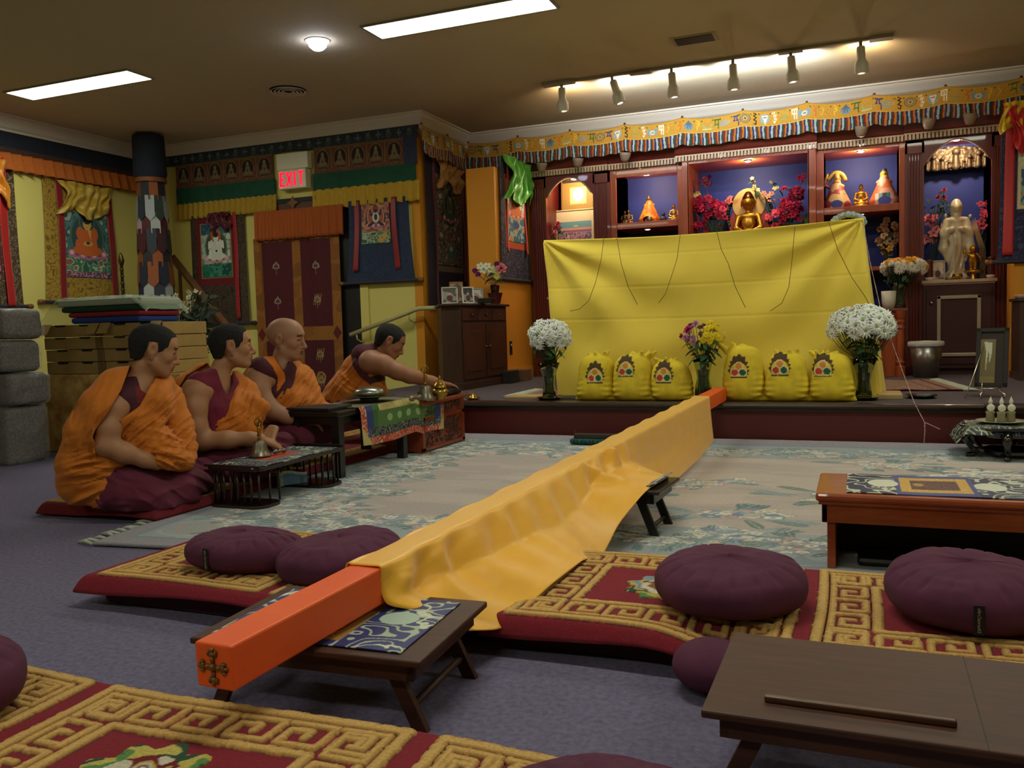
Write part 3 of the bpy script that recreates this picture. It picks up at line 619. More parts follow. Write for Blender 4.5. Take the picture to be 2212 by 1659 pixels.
def thangka(name, label, place, w, h, z0, outer, outer2, inner, band, pic, kind, ribs, ribcol='#8c1a22', k=.12, rod=True, frame=None, knob='#7a4a26'):
    """place(u, out) -> (x, y); pic=(x0,y0,x1,y1) of the painting in scroll coords"""
    x, y = place(w/2, 0); t = thing(name, label, 'wall hanging', (float(x), float(y), z0)); tp = taper(w, h, k)
    a = Art(w, h, int(w/.0105), int(h/.0105), outer); a.scroll(a.all(), outer2, 9/max(w, .5), 3)
    px0, py0, px1, py1 = pic; b = band
    if inner: a.rect(px0-b, py0-b*1.4, px1+b, min(h, py1+b), inner)
    if frame: a.rect(px0-.012, py0-.012, px1+.012, py1+.012, frame)
    def P(U, V): X, Y = place(tp(U, V), .006+.008*np.sin(U*11+V*2)); return X, Y, z0+V
    sheet('brocade_mount', P, a, m_cloth, t, .004)
    pa = Art(px1-px0, py1-py0, int((px1-px0)/.0048), int((py1-py0)/.0048), '#888888'); scene(pa, 0, 0, px1-px0, py1-py0, kind)
    def P2(U, V): X, Y = place(tp(U+px0, V+py0), .014+.008*np.sin((U+px0)*11+(V+py0)*2)); return X, Y, z0+V+py0
    sheet('painting', P2, pa, m_art, t, .002)
    for (rx, rw, rz) in ribs:
        r = Art(rw, h-rz, 6, int((h-rz)/.03), ribcol)
        def P3(U, V): X, Y = place(tp(rx-rw/2+U, V+rz), .024+.008*np.sin((U+rx)*11+(V+rz)*2)+.01*np.sin(V*5+rx*20)); return X, Y, z0+rz+V
        sheet('ribbon', P3, r, m_satin, t, .003)
    if rod:
        A = place(tp(-.04, 0) if False else -.04-w*k/2, .015); B = place(w+.04+w*k/2, .015)
        a_, b_ = Vector((A[0], A[1], z0)), Vector((B[0], B[1], z0)); r = MB().cyl(a_, b_, .019, n=12).build('rod', M('rod_cloth', '#2c2a38', .7), t, auto=True)
        d = (b_-a_).normalized()
        for p, s_ in ((a_, -1), (b_, 1)): MB().lathe([(.017, -.002), (.026, .01), (.02, .022), (.028, .034), (.024, .055), (.0, .06)], p, 14, d*s_).build('knob', M('knob_wood'+knob, knob, .4), r, smooth=True)
    return t
def silk_swag(name, t, place, pts, w, col, z_top, seed=1, drop=.3):
    """gathered silk cover tied up over a scroll: a pleated bunch hanging from z_top"""
    a = Art(1, 1, 46, 30, col); rs = np.random.RandomState(seed)
    def P(U, V):
        x = pts[0]+(pts[1]-pts[0])*U; d = drop*(.6+.4*np.abs(np.sin(math.pi*(U*1.5+.13*seed)))**.7); nar = 1-.18*np.sin(math.pi*V)
        x = (pts[0]+pts[1])/2+(x-(pts[0]+pts[1])/2)*nar+.03*np.sin(V*5+seed)
        out = .035+.016*np.sin(U*38+V*7*np.sin(seed)+seed)+.014*np.sin(U*17-V*9)+.012*np.sin(V*14+U*8+seed)+.02*np.sin(math.pi*V)
        X, Y = place(x, out); return X, Y, z_top-d*(1-V)-.03*np.sin(U*9+seed)*(1-V)
    return sheet(name, P, a, m_satin, t, .004)
EXP = lambda x0, Y=EY: (lambda u, o: (x0+u, Y-.012-o))
# exit wall: white figure scroll, dark blue scroll
t = thangka('scroll_painting', 'scroll with a white seated figure, left of the red door hanging', EXP(-7.42, 8.24), .78, 1.3, 1.02, '#4a3a2a', '#241c18', '#6a1420', .07, (.15, .56, .585, 1.19), 'white', [(.66, .05, .06)], ribcol='#a01824', k=.05, frame='#b08a3a', knob='#2c1a12')
silk_swag('silk_cover', t, EXP(-7.42, 8.22), (.3, .62), .3, '#5c1020', 2.33, 2, .2)
t = thangka('scroll_painting', 'dark blue scroll with a fierce painted deity, between door hanging and orange pillar', EXP(-5.2, 8.24), .74, .9, 1.42, '#24304c', '#2c3a58', None, .05, (.16, .42, .51, .86), 'fierce', [(.1, .06, .13), (.57, .06, .13)], ribcol='#8c1422', k=.16, frame='#3a2a2c')
# side wall and altar bay scrolls
SDP = lambda y0, X: (lambda u, o: (X+.012+o, y0+u))
t = thangka('scroll_painting', 'large scroll crowded with deities, on the side wall behind the wooden cabinet', SDP(8.33, SX+.02), 1.0, 1.72, 1.13, '#2c2233', '#3c3040', '#7a6650', .05, (.25, .47, .86, 1.42), 'crowd', [(.2, .05, .02), (.92, .04, .3)], ribcol='#6a1420', k=.02, frame='#5a4a38', rod=False)
silk_swag('silk_cover', t, SDP(8.33, SX+.03), (.22, .9), .3, '#b0803a', 2.76, 3, .34)
t = thangka('scroll_painting', 'narrow bright scroll with red ribbons and green silk, beside the altar pilaster', SDP(8.5, BX), .84, 1.3, 1.4, '#1c2436', '#5a4a6a', '#b8481c', .05, (.2, .42, .68, 1.08), 'bright', [(.2, .05, .3), (.7, .06, .3)], ribcol='#c8201c', k=.06, frame='#c89a3a')
silk_swag('silk_cover', t, SDP(8.5, BX+.02), (.08, .86), .3, '#4fae2c', 2.72, 5, .52)
# left wall scrolls
t = thangka('scroll_painting', 'gold brocade scroll of an orange-robed seated figure, above the stacked cartons', lambda u, o: (LX+.02+o, 6.73+u), .9, 1.42, 1.3, '#a88630', '#6f5518', '#8c7024', .0, (.24, .28, .82, 1.0), 'gold', [(.2, .08, 0), (.86, .08, 0)], ribcol='#86141c', k=.1, frame='#8f8a60')
silk_swag('silk_cover', t, lambda u, o: (LX+.03+o, 6.73+u), (.16, .88), .3, '#b8962c', 2.62, 4, .4)
t = thangka('scroll_painting', 'crimson scroll with patterned brown mount at the left edge of the photo', lambda u, o: (LX+.02+o, 5.55+u), .85, 1.5, 1.25, '#4a3826', '#8a7a60', '#5a1622', .02, (.1, .35, .62, 1.3), 'red', [(.7, .09, 0)], ribcol='#b01c1c', k=.03)
silk_swag('silk_cover', t, lambda u, o: (LX+.04+o, 5.55+u), (.2, .76), .3, '#d88a1c', 2.72, 6, .5)
# right edge scroll on the bay wall
t = thangka('scroll_painting', 'pale scroll with red ribbon at the right edge, beside the altar', lambda u, o: (1.2+u, 8.88-o), .62, 1.32, 1.34, '#2a2a4c', '#4a4a6a', '#e0d0a8', .03, (.16, .5, .5, 1.2), 'bright', [(.07, .08, .06), (.55, .06, .1)], ribcol='#c01c20', k=.08)
silk_swag('yellow_silk', t, lambda u, o: (1.2+u, 8.85-o), (-.02, .3), .3, '#e6c21c', 2.74, 3, .28); silk_swag('red_silk', t, lambda u, o: (1.2+u, 8.83-o), (.04, .36), .3, '#c8181c', 2.7, 7, .44)
# ------------------------------------------------------------------ long brocade valance over the exit wall
def pleated(name, x0, x1, z0, z1, place, col, n, amp, parent, mat=None, dark=None, flare=0.0):
    L = x1-x0; a = Art(L, z1-z0, max(8*n, 24), 10, col); amp = amp*1.5
    def P(U, V):
        ph = U/L*n; w_ = amp*(np.abs((ph % 1)-.25)*1.6)*(1-.5*V/(z1-z0)); X, Y = place(x0+U+flare*np.sin(ph*6.28)*(1-V/(z1-z0)), .006+w_); return X, Y, z0+V-.006*np.sin(ph*6.28+1)*(1-V/(z1-z0))
    return sheet(name, P, a, mat or m_cloth, parent, .003, smooth=False)
t = thing('exit_wall_valance', 'long dark brocade valance with woven buddhas and green and yellow bands, around the exit sign', 'valance', (-5.95, EY, 2.3)); pl = lambda u, o: (u, EY-.03-o)
a = Art(3.55, .14, 420, 18, '#26303c'); a.scroll(a.all(), '#3a4450', 16, 2)
for i in range(14):
    x = .12+i*.255; a.ell(x, .05, .035, .04, '#3f5248'); a.ell(x, .085, .022, .022, '#5a6a58'); a.line([(x+.1, .06), (x+.16, .06)], .012, '#66707a'); a.line([(x+.13, .03), (x+.13, .1)], .012, '#66707a')
sheet('blue_brocade_strip', lambda U, V: (-7.86+U, EY-.03+0*U, 2.945+V-.012*np.sin(U*5)**2), a, m_cloth, t, .003)
def buddha_panel(x0, x1, n):
    a = Art(x1-x0, .29, int((x1-x0)/.0062), 46, '#6a3a2c'); a.rect(0, .262, x1-x0, .29, '#6e5634'); a.scroll(a.V < .07, '#7c6844', 40, 5); W = (x1-x0)/n
    for i in range(n):
        x = W*(i+.5); a.ell(x, .15, W*.4, .115, '#7a6040'); a.ell(x, .15, W*.34, .1, '#241c18'); a.ell(x, .1, W*.27, .035, '#7c6846'); a.ell(x, .14, W*.15, .055, '#7c6a4c'); a.ell(x, .205, W*.085, .028, '#86745a'); a.ell(x, .13, W*.04, .012, '#2a1c18'); a.ell(x, .06, W*.3, .012, '#4a3c28'); a.rect(x-W/2-.006, .05, x-W/2+.008, .262, '#80683e')
    sheet('buddha_panel', lambda U, V: (x0+U, EY-.034+0*U, 2.655+V), a, m_cloth, t, .003)
buddha_panel(-7.62, -6.2, 6); buddha_panel(-5.64, -4.5, 5)
MB().bx(-4.5, SX+.0, EY-.036, EY-.03, 2.655, 2.96).build('blue_end_strip', M('navy_brocade', '#242c46', .8, col2='#323c58', nscale=60), t)
for x0, x1 in ((-7.62, -6.18), (-5.66, SX-.02)): MB().bx(x0, x1, EY-.045, EY-.03, 2.475, 2.66).build('green_band', M('green_cloth', '#0f4430', .85, col2='#155038', nscale=8), t)
pleated('yellow_pleats', -7.64, -6.16, 2.29, 2.48, pl, '#b5922c', 19, .03, t); pleated('yellow_pleats', -5.67, SX+.03, 2.26, 2.48, pl, '#c29c2e', 12, .035, t)
# dark valance with orange pleats along the left wall
t = thing('left_wall_valance', 'dark blue valance with orange pleats along the left wall', 'valance', (LX, 6.6, 2.66)); pl2 = lambda u, o: (LX+.02+o, u)
MB().bx(LX+.01, LX+.02, 4.0, EY-.03, 2.86, 3.03).build('navy_band', M('navy_cloth', '#141c2c', .85, col2='#1c2438', nscale=12), t); MB().bx(LX+.01, LX+.024, 4.0, EY-.03, 2.79, 2.87).build('brown_band', M('brown_band', '#3c2420', .85, col2='#4a3028', nscale=30), t)
pleated('orange_pleats', 4.0, EY-.06, 2.63, 2.81, pl2, '#b5601c', 34, .05, t)
# ------------------------------------------------------------------ exit sign
t = thing('exit_sign', 'white illuminated sign reading EXIT in red above the door hanging', 'sign', (-5.9, EY, 2.52)); m_sw = M('sign_white', '#e2e0c8', .4)
MB().bx(-6.1, -5.68, 8.17, EY-.02, 2.73, 2.91).build('battery_housing', m_sw, t, bevel=.006); MB().bx(-6.07, -5.7, 8.15, EY-.02, 2.51, 2.725).build('sign_box', m_sw, t, bevel=.008)
lt = MB(); yy = 8.144
def bar(x0, z0, x1, z1, w_=.024):
    d = Vector((x1-x0, 0, z1-z0)); n_ = Vector((-d.z, 0, d.x)).normalized()*w_/2; P = [Vector((x0, yy, z0)), Vector((x1, yy, z1))]
    vs = [P[0]-n_, P[1]-n_, P[1]+n_, P[0]+n_]; lt.add(vs+[v+Vector((0, .008, 0)) for v in vs], [(0, 1, 2, 3), (7, 6, 5, 4), (0, 4, 5, 1), (1, 5, 6, 2), (2, 6, 7, 3), (3, 7, 4, 0)])
zb, zt_ = 2.54, 2.695
x = -6.035; bar(x, zb, x, zt_); bar(x-.012, zb+.01, x+.055, zb+.01, .02); bar(x-.012, zt_-.01, x+.055, zt_-.01, .02); bar(x, (zb+zt_)/2, x+.045, (zb+zt_)/2, .02)
x = -5.955; bar(x, zb, x+.07, zt_); bar(x+.07, zb, x, zt_)
x = -5.845; bar(x, zb, x, zt_)
x = -5.765; bar(x, zb, x, zt_); bar(x-.042, zt_-.01, x+.042, zt_-.01, .02)
lt.build('exit_letters', M('lit_red_letters', '#ff1030', .4, emit='#ff0838', es=.55), t)
# ------------------------------------------------------------------ carved board, door hanging
t = thing('lintel_board', 'dark board with a pointed star over the door hanging', 'board', (-5.95, EY, 2.28))
MB().bx(-6.2, -5.66, EY-.03, EY, 2.28, 2.37).build('brown_panel', M('lintel_brown', '#5a3420', .6), t); MB().bx(-6.22, -5.64, EY-.04, EY, 2.37, 2.42).build('black_rail', m_dark, t)
MB().prism([(-5.94, 2.44), (-5.965, 2.39), (-6.02, 2.365), (-5.965, 2.34), (-5.94, 2.27), (-5.915, 2.34), (-5.86, 2.365), (-5.915, 2.39)], EY-.055, EY-.04, lambda a, b, c: (a, c, b)).build('star', M('star_brown', '#7a4c28', .6), t)
t = thing('door_hanging', 'maroon and gold-brown cloth door hanging with white emblems and orange pleated top', 'door curtain', (-5.92, EY, .16))
W_, H_ = 1.17, 1.85; a = Art(W_, H_, 200, 310, '#8a5420'); a.flow(a.all(), ['#8a5420', '#94601f', '#80501c'], 6, 2)
for x0 in (.12, .65):
    for z0, z1 in ((-.2, .66), (.82, 1.8)): a.rect(x0, z0, x0+.41, z1, '#4c0e1a')
for x in (.06, .59, 1.11):
    a.poly([(x-.055, .74), (x, .82), (x+.055, .74), (x, .66)], '#5c141c')
for (x, z) in ((.32, 1.52), (.86, 1.5), (.32, 1.12), (.86, 1.12), (.32, .5), (.86, .5), (.86, .2), (.32, .2)):
    k = int(z*10+x*10) % 3; e = '#9a8a7c'
    a.ell(x, z, .05, .035, e, .35); a.line([(x-.05, z-.02), (x, z+.05), (x+.05, z-.02)], .01, e); a.line([(x, z-.09), (x, z+.03)], .014, '#7c5a58')
    if k == 1:
        for q in range(4): a.line([(x-.06+q*.03, z-.06), (x-.06+q*.03+.03, z+.06)], .009, '#a08438')
a.ell(.86, .24, .065, .065, '#b08a4a', .25)
for q in range(4): ang = q*math.pi/4; a.line([(.86-.06*math.cos(ang), .24-.06*math.sin(ang)), (.86+.06*math.cos(ang), .24+.06*math.sin(ang))], .008, '#b08a4a')
sheet('curtain', lambda U, V: (-6.51+U, 8.205+.012*np.sin(U*10+V)+.006*np.sin(U*27), .14+V), a, m_cloth, t, .004)
pleated('orange_pleated_top', -6.45, -5.25, 1.96, 2.29, lambda u, o: (u, 8.19-o), '#a8521a', 12, .03, t)
# ------------------------------------------------------------------ handrail on brackets
t = thing('wall_handrail', 'pale sloping handrail on two brackets on the yellow wall', 'handrail', (-4.7, 8.2, .86)); m_rail = M('rail_yellow', '#b8ae78', .45)
MB().tube([(-5.2, 8.14, .85), (-4.5, 8.14, 1.06), (-4.4, 8.14, 1.095), (-4.33, 8.14, 1.112), (-4.12, 8.14, 1.112)], .024, 12).build('rail', m_rail, t, smooth=True)
for x, z in ((-5.12, .87), (-4.46, 1.07)): MB().tube([(x, 8.14, z-.02), (x, 8.15, z-.07), (x+.02, 8.2, z-.1), (x+.02, EY, z-.1)], .009, 8).lathe([(.0, 0), (.028, 0), (.028, -.008)], (x+.02, EY, z-.1), 12, (0, -1, 0)).build('bracket', m_rail, t, smooth=True)
# ------------------------------------------------------------------ leaning brown board and hanging banner column
t = tag(MB().tube([(-7.62, 8.1, 1.84), (-6.8, 8.02, 1.0)], .045, 4).tube([(-7.5, 8.08, 1.68), (-7.5, 8.08, 0.0)], .02, 4).build('wooden_rail', M('banister_wood', '#5c3a20', .5, col2='#6e4a2a', nscale=8)), 'brown sloping wooden banister between the banner column and the white figure scroll', 'banister')
bc = (-7.42, 7.62); t = thing('victory_banner', 'tall hanging cylinder banner of pointed brocade ties in the far left corner', 'banner', (bc[0], bc[1], 1.0))
MB().lathe([(.0, CEIL-.03), (.17, CEIL-.03), (.18, 2.72), (.16, 2.68), (.0, 2.68)], (*bc, 0), 24).build('navy_cap', M('navy_cloth', '#141c2c', .85, col2='#1c2438', nscale=12), t, auto=True)
MB().lathe([(.165, 2.68), (.175, 2.66), (.17, 2.63), (.0, 2.63)], (*bc, 0), 24).build('ring', M('ring_brown', '#7c4a24', .6), t, auto=True)
tc_ = [['#1c222c', '#8a4a1c', '#20262c', '#7a4a2c'], ['#9aa0a4', '#2c3c34', '#9aa0a8', '#26303a'], ['#4a1a26', '#a4aca8', '#4c1a2a', '#a89aa4'], ['#26303a', '#3a1620', '#2c3c34', '#4a1a20'], ['#26242c', '#8c4a1c', '#2c3a38', '#8a4c20'], ['#8a4a20', '#1c2638', '#9a5222', '#20283a'], ['#a0a6a4', '#26303c', '#8e96a0', '#1f2a44'], ['#4a1c24', '#a8b0ac', '#2a2c38', '#98a0ac'], ['#381820', '#5a1a30', '#34382c', '#4c1a28']]
for r_ in range(9):
    for k in range(10):
        a0 = 2*math.pi*(k+.5*(r_ % 2))/10; rad = .14+.006*r_+.008*(r_ % 2); hw = .047+.002*r_; z1 = 2.64-r_*.185+.02; z0 = z1-.29; cl = tc_[r_][k % 4]
        tx, ty = -math.sin(a0), math.cos(a0); cx_, cy_ = bc[0]+rad*math.cos(a0), bc[1]+rad*math.sin(a0); e = .012
        vs = [(cx_-tx*hw, cy_-ty*hw, z1), (cx_+tx*hw, cy_+ty*hw, z1), (cx_+tx*hw+e*math.cos(a0), cy_+ty*hw+e*math.sin(a0), z0+.06), (cx_+e*1.3*math.cos(a0), cy_+e*1.3*math.sin(a0), z0), (cx_-tx*hw+e*math.cos(a0), cy_-ty*hw+e*math.sin(a0), z0+.06)]
        MB().add(vs, [(0, 1, 2, 3, 4)]).build('pointed_tie', M('tie'+cl, cl, .7, bump=.3, bscale=60), t, solid=.003)
t = thing('ceremonial_horn', 'slim dark ringed horn standing upright beside the banner column', 'horn', (-7.75, 7.45, 0)); c = (-7.72, 7.42, 0)
MB().lathe([(.03, 0), (.03, .9), (.02, 1.0), (.016, 1.7), (.022, 1.72)]+[(.0, 1.73)], c, 12).build('pipe', M('horn_dark', '#20180f', .4), t, auto=True)
m_ob = M('old_brass', '#6a5228', .35, .8)
for i in range(9): MB().lathe([(.017, 1.05+i*.075), (.026, 1.06+i*.075), (.017, 1.075+i*.075)], c, 12).build('metal_ring', m_ob, t, smooth=True)
MB().lathe([(.02, 1.72), (.035, 1.76), (.02, 1.82), (.012, 1.84), (.0, 1.86)], c, 12).build('finial', m_ob, t, smooth=True)
# ================================================================== floor: rug, carpets, cushions, desks
m_pile = M('wool_pile', rough=0.95, paint=True, col2='#fff', nscale=160, bump=.5, bscale=500); m_broc = M('silk_brocade', rough=0.5, paint=True, bump=.15, bscale=600)
def text_mesh(name, s, size, M4, mat, parent, depth=.0006):
    cu = bpy.data.curves.new(name, 'FONT'); cu.body = s; cu.size = size; cu.extrude = depth; cu.align_x = 'CENTER'; cu.align_y = 'CENTER'
    o = bpy.data.objects.new('tmp', cu); sc.collection.objects.link(o); dg = bpy.context.evaluated_depsgraph_get(); me = bpy.data.meshes.new_from_object(o.evaluated_get(dg)); bpy.data.objects.remove(o)
    me.transform(WM[parent.name].inverted() @ M4); me.materials.clear(); me.materials.append(mat); q = bpy.data.objects.new(name, me); sc.collection.objects.link(q); q.parent = parent; WM[q.name] = WM[parent.name]; return q
# ---- pale chinese rug
a = Art(5.6, 3.4, 640, 390, '#a59d98'); U, V = a.U, a.V
a.put(a.all(), '#c0b5b0'); n1 = fbm(U*1.6, V*4.6, 1); a.put(n1 > .56, '#c8bcb6'); a.put(n1 < .42, '#b8adaa')
edge = np.minimum(np.minimum(U, 5.6-U), np.minimum(V, 3.4-V)); wobb = .09*np.sin(U*3.1)+.09*np.sin(V*4.3+1)+.12*(fbm(U*2, V*2, 3)-.5)
band = (edge < .62+wobb); a.put(band, '#a3aeb4'); a.flow(band & (fbm(U*5, V*5, 2) > .5), ['#aab6ba', '#98a6b0', '#b4b8b6'], 5, 1)
rs = np.random.RandomState(11)
def blossom(x, y, s, cs):
    for i in range(9):
        an = rs.rand()*6.28; d = s*(.35+.65*rs.rand()); r_ = s*(.22+.2*rs.rand()); c = cs[rs.randint(len(cs))]
        a.ell(x+d*math.cos(an), y+d*math.sin(an)*.8, r_, r_*.75, '#8c9a9c'); a.ell(x+d*math.cos(an), y+d*math.sin(an)*.8, r_*.88, r_*.64, c); a.ell(x+d*math.cos(an), y+d*math.sin(an)*.8, r_*.35, r_*.25, '#8a9aa0' if rs.rand() < .5 else '#c8c6b8')
def leaf(x, y, s, an, c):
    pts = []
    for i in range(13):
        t_ = i/12*2*math.pi; px_, py_ = s*math.cos(t_), s*.26*math.sin(t_)*(1+.4*math.cos(t_)); pts.append((x+px_*math.cos(an)-py_*math.sin(an), y+px_*math.sin(an)+py_*math.cos(an)))
    a.poly(pts, c); a.line([(x-s*math.cos(an), y-s*math.sin(an)), (x+s*math.cos(an), y+s*math.sin(an))], .008, '#a9b8b4')
lc_ = ['#74888e', '#809498', '#6a7e86', '#92a4aa', '#7a8c84']; fc_ = ['#e6e2d8', '#dedace', '#eae6dc', '#d0aaa8', '#bcc6ce', '#dccdb4', '#8494b4', '#e6e2d8']
def cluster(x, y, s):
    for i in range(12): an = rs.rand()*6.28; leaf(x+math.cos(an)*s*1.2, y+math.sin(an)*s*.7, s*.42, an+rs.randn()*.4, lc_[rs.randint(5)])
    for i in range(5): blossom(x+rs.randn()*s*.6, y+rs.randn()*s*.35, s*.48, fc_)
for k in range(22): t_ = k/21; cluster(.62+.1*math.sin(k*2), .2+t_*3.0, .17)
for k in range(26): t_ = k/25; cluster(.4+t_*4.9, .5+.1*math.sin(k*1.7), .16); cluster(.4+t_*4.9, 3.4-.42+.08*math.sin(k*2.1), .15)
for (x, y, s) in ((2.05, 1.25, .26), (2.45, 1.75, .2), (1.9, 2.1, .22), (3.2, 1.5, .3), (3.9, 2.2, .3), (3.4, 2.55, .24), (4.5, 1.6, .3), (2.7, .95, .25), (3.6, .95, .28), (1.35, 2.7, .22), (4.7, 2.5, .25)): cluster(x, y, s)
a.ell(.3, .3, .17, .15, '#b8b9b4', .12); a.ell(.3, .3, .11, .09, '#b0a8a4'); a.ell(.3, .3, .06, .05, '#a3adb0')
a.put(edge < .1, '#9c98a2'); a.put((edge < .125) & (edge > .1), '#8898a4'); a.put((edge < .15) & (edge > .14), '#a3a3ac')
c4 = [(-3.07, 2.70), (2.4, 3.32), (2.4, 6.2), (-3.5, 6.2)]
def rugP(U, V):
    u, v = U/5.6, V/3.4; f = lambda i: (c4[0][i]*(1-u)+c4[1][i]*u)*(1-v)+(c4[3][i]*(1-u)+c4[2][i]*u)*v
    back = np.clip((v-.985)/.015, 0, 1); return f(0), f(1), .012+.03*back+.002*fbm(U*20, V*20)
rug = thing('floral_rug', 'large pale blue and cream rug with sculpted flowers in front of the stage', 'rug', (-.6, 4.5, 0))
sheet('rug_pile', rugP, a, m_pile, rug, .014)
fr = MB(); rs = np.random.RandomState(3)
for i in range(80):
    t_ = i/79; x = -3.07-.43*t_; y = 2.7+3.5*t_; l = .09+.05*rs.rand(); an = math.pi+.12+rs.randn()*.35
    fr.tube([(x, y, .012), (x+l*.5*math.cos(an), y+l*.5*math.sin(an), .016), (x+l*math.cos(an+rs.randn()*.3), y+l*math.sin(an), .006)], [.006, .009, .003], 5)
o = fr.build('fringe', M('fringe_cream', '#aeb4a8', .95), rug, smooth=True); o['kind'] = 'stuff'
# ---- greek key carpets
KEY = [(0, 0), (0, .78), (.78, .78), (.78, .28), (.4, .28), (.4, .5)]
def keyband(a, x0, y0, x1, y1, n, w):
    """distance to a meander running from (x0,y0) to (x1,y1), on the left of that direction"""
    dx, dy = x1-x0, y1-y0; L = math.hypot(dx, dy); tx, ty = dx/L, dy/L; u = L/n; s_ = (a.U-x0)*tx+(a.V-y0)*ty; r_ = -(a.U-x0)*ty+(a.V-y0)*tx
    k = np.clip(np.floor(s_/u), 0, n-1); l = s_-k*u; q = [((p+.08)*u, h_*w) for p, h_ in [(0, .1), (0, .9), (.74, .9), (.74, .36), (.36, .36), (.36, .62)]]
    return np.minimum(pdist(l, r_, q), pdist(l, r_, [(.08*u, .1*w), (.94*u, .1*w)]))
def keycarpet(name, label, X0, Y0, w, h, z, squares, res=.0045, med=None, edgefall=.06, group=None, sag=None, cols=('#84182a', '#b98c48', '#d0a864')):
    """squares: list of (x0, x1) in carpet coords; each gets a key border"""
    a = Art(w, h, int(w/res), int(h/res), cols[0]); rel = np.zeros(a.U.shape); bw = .104
    for (s0, s1) in squares:
        g = np.full(a.U.shape, 9.0); y0, y1 = .045, h-.045
        def box(x0_, y0_, x1_, y1_): return pdist(a.U, a.V, [(x0_, y0_), (x1_, y0_), (x1_, y1_), (x0_, y1_), (x0_, y0_)])
        g = np.minimum(box(s0, y0, s1, y1)-.004, box(s0+.036+bw, y0+.036+bw, s1-.036-bw, y1-.036-bw)-.003)
        i0, i1, j0, j1 = s0+.018, s1-.018, y0+.018, y1-.018; nx_ = max(2, int(round((i1-i0)/.118))); ny_ = max(2, int(round((j1-j0)/.118)))
        for seg in ((i0, j0, i1, j0, nx_), (i1, j0, i1, j1, ny_), (i1, j1, i0, j1, nx_), (i0, j1, i0, j0, ny_)): g = np.minimum(g, keyband(a, *seg, bw))
        wbl = .0015*(fbm(a.U*70, a.V*70)-.5)*4; m = (g+wbl < .0072)
        a.put(m, cols[1]); a.put((g+wbl < .0036), cols[2]); a.put((g+wbl < .0098) & ~m, '#3c0c14'); rel[m] = .006
    for (cx, cy, r) in (med or []):
        m = ((a.U-cx)**2+((a.V-cy)*1.0)**2) < (r*(.93+.12*np.sin(9*np.arctan2(a.V-cy, a.U-cx))))**2; rr = np.hypot(a.U-cx, a.V-cy)/r
        a.flow(m & (rr > .55), ['#2c5a3a', '#5a8a4a', '#c4b45a', '#284c38', '#c9a85c', '#7a98a8'], 16, 5); a.flow(m & (rr <= .62), ['#d0c8b0', '#6c1420', '#c4a050', '#b8c0bc', '#8a5a30', '#d8d0bc'], 20, 8); rel[m] = .005
    def P(U, V):
        e = np.minimum(np.minimum(U, w-U), np.minimum(V, h-V)); fall = np.clip(1-e/.035, 0, 1)**2*edgefall
        zz = z+rel+.003*fbm(U*9, V*9)-fall*(.9+.25*np.sin(U*6+1)); 
        if sag is not None: zz = zz-sag(U, V)
        zz = np.maximum(zz, .012)
        return X0+U+.01*np.sin(V*4), Y0+V+.012*np.sin(U*5), zz
    o = sheet(name, P, a, m_pile, None, .012); tag(o, label, 'carpet', group); return o
m_zab = M('maroon_mattress_cloth', '#3a1420', .9, col2='#431a28', nscale=14, bump=.3, bscale=500)
def mattress(x0, x1, y0, y1, z1, label):
    o = MB().bx(x0, x1, y0, y1, 0.0, z1).build('floor_mattress', m_zab, None, bevel=.022); return tag(o, label, 'mattress', 'maroon floor mattresses')
CZ = .1
sagC = lambda U, V: .045*np.exp(-(((U-.66)/.12)**2+((V-.02)/.1)**2))
keycarpet('greek_key_carpet', 'red and gold greek key carpet on the mattress right of the yellow drape', -.97, 2.1, 2.4, .74, CZ, [(.07, .8), (.87, 1.6), (1.67, 2.36)], med=[(.43, .37, .115), (1.23, .37, .115)], sag=sagC, edgefall=.045)
mattress(-1.0, -.39, 2.17, 2.78, .085, 'maroon mattress under the carpet right of the yellow drape'); mattress(-.2, 1.4, 2.2, 2.78, .085, 'maroon mattress under the right end of the right carpet')
keycarpet('greek_key_carpet', 'red and gold greek key carpet at left under the two purple cushions', -2.44, 2.06, 1.42, .74, CZ, [(.08, .72), (.79, 1.36)], edgefall=.045)
mattress(-2.38, -1.06, 2.12, 2.74, .085, 'maroon mattress under the left carpet with two cushions')
keycarpet('greek_key_carpet', 'red and gold greek key carpet with a green dragon medallion in the bottom left corner', -2.42, .72, 2.0, .74, CZ, [(.06, .78), (.86, 1.6), (1.68, 1.96)], res=.0034, med=[(1.2, .4, .125), (.42, .37, .12)])
mattress(-2.36, -.5, .78, 1.36, .085, 'maroon mattress under the bottom left carpet')
keycarpet('greek_key_carpet', 'long red carpet with gold key border under the row of seated monks', -3.9, 3.1, .8, 3.05, .062, [(.045, .755)], edgefall=.05, cols=('#6c1220', '#a8803c', '#b08a48'))
o = MB().bx(-3.86, -3.13, 3.14, 6.1, .013, .05).build('floor_mattress', m_zab, None, bevel=.01); tag(o, 'thin maroon mattress under the row of seated monks', 'mattress')
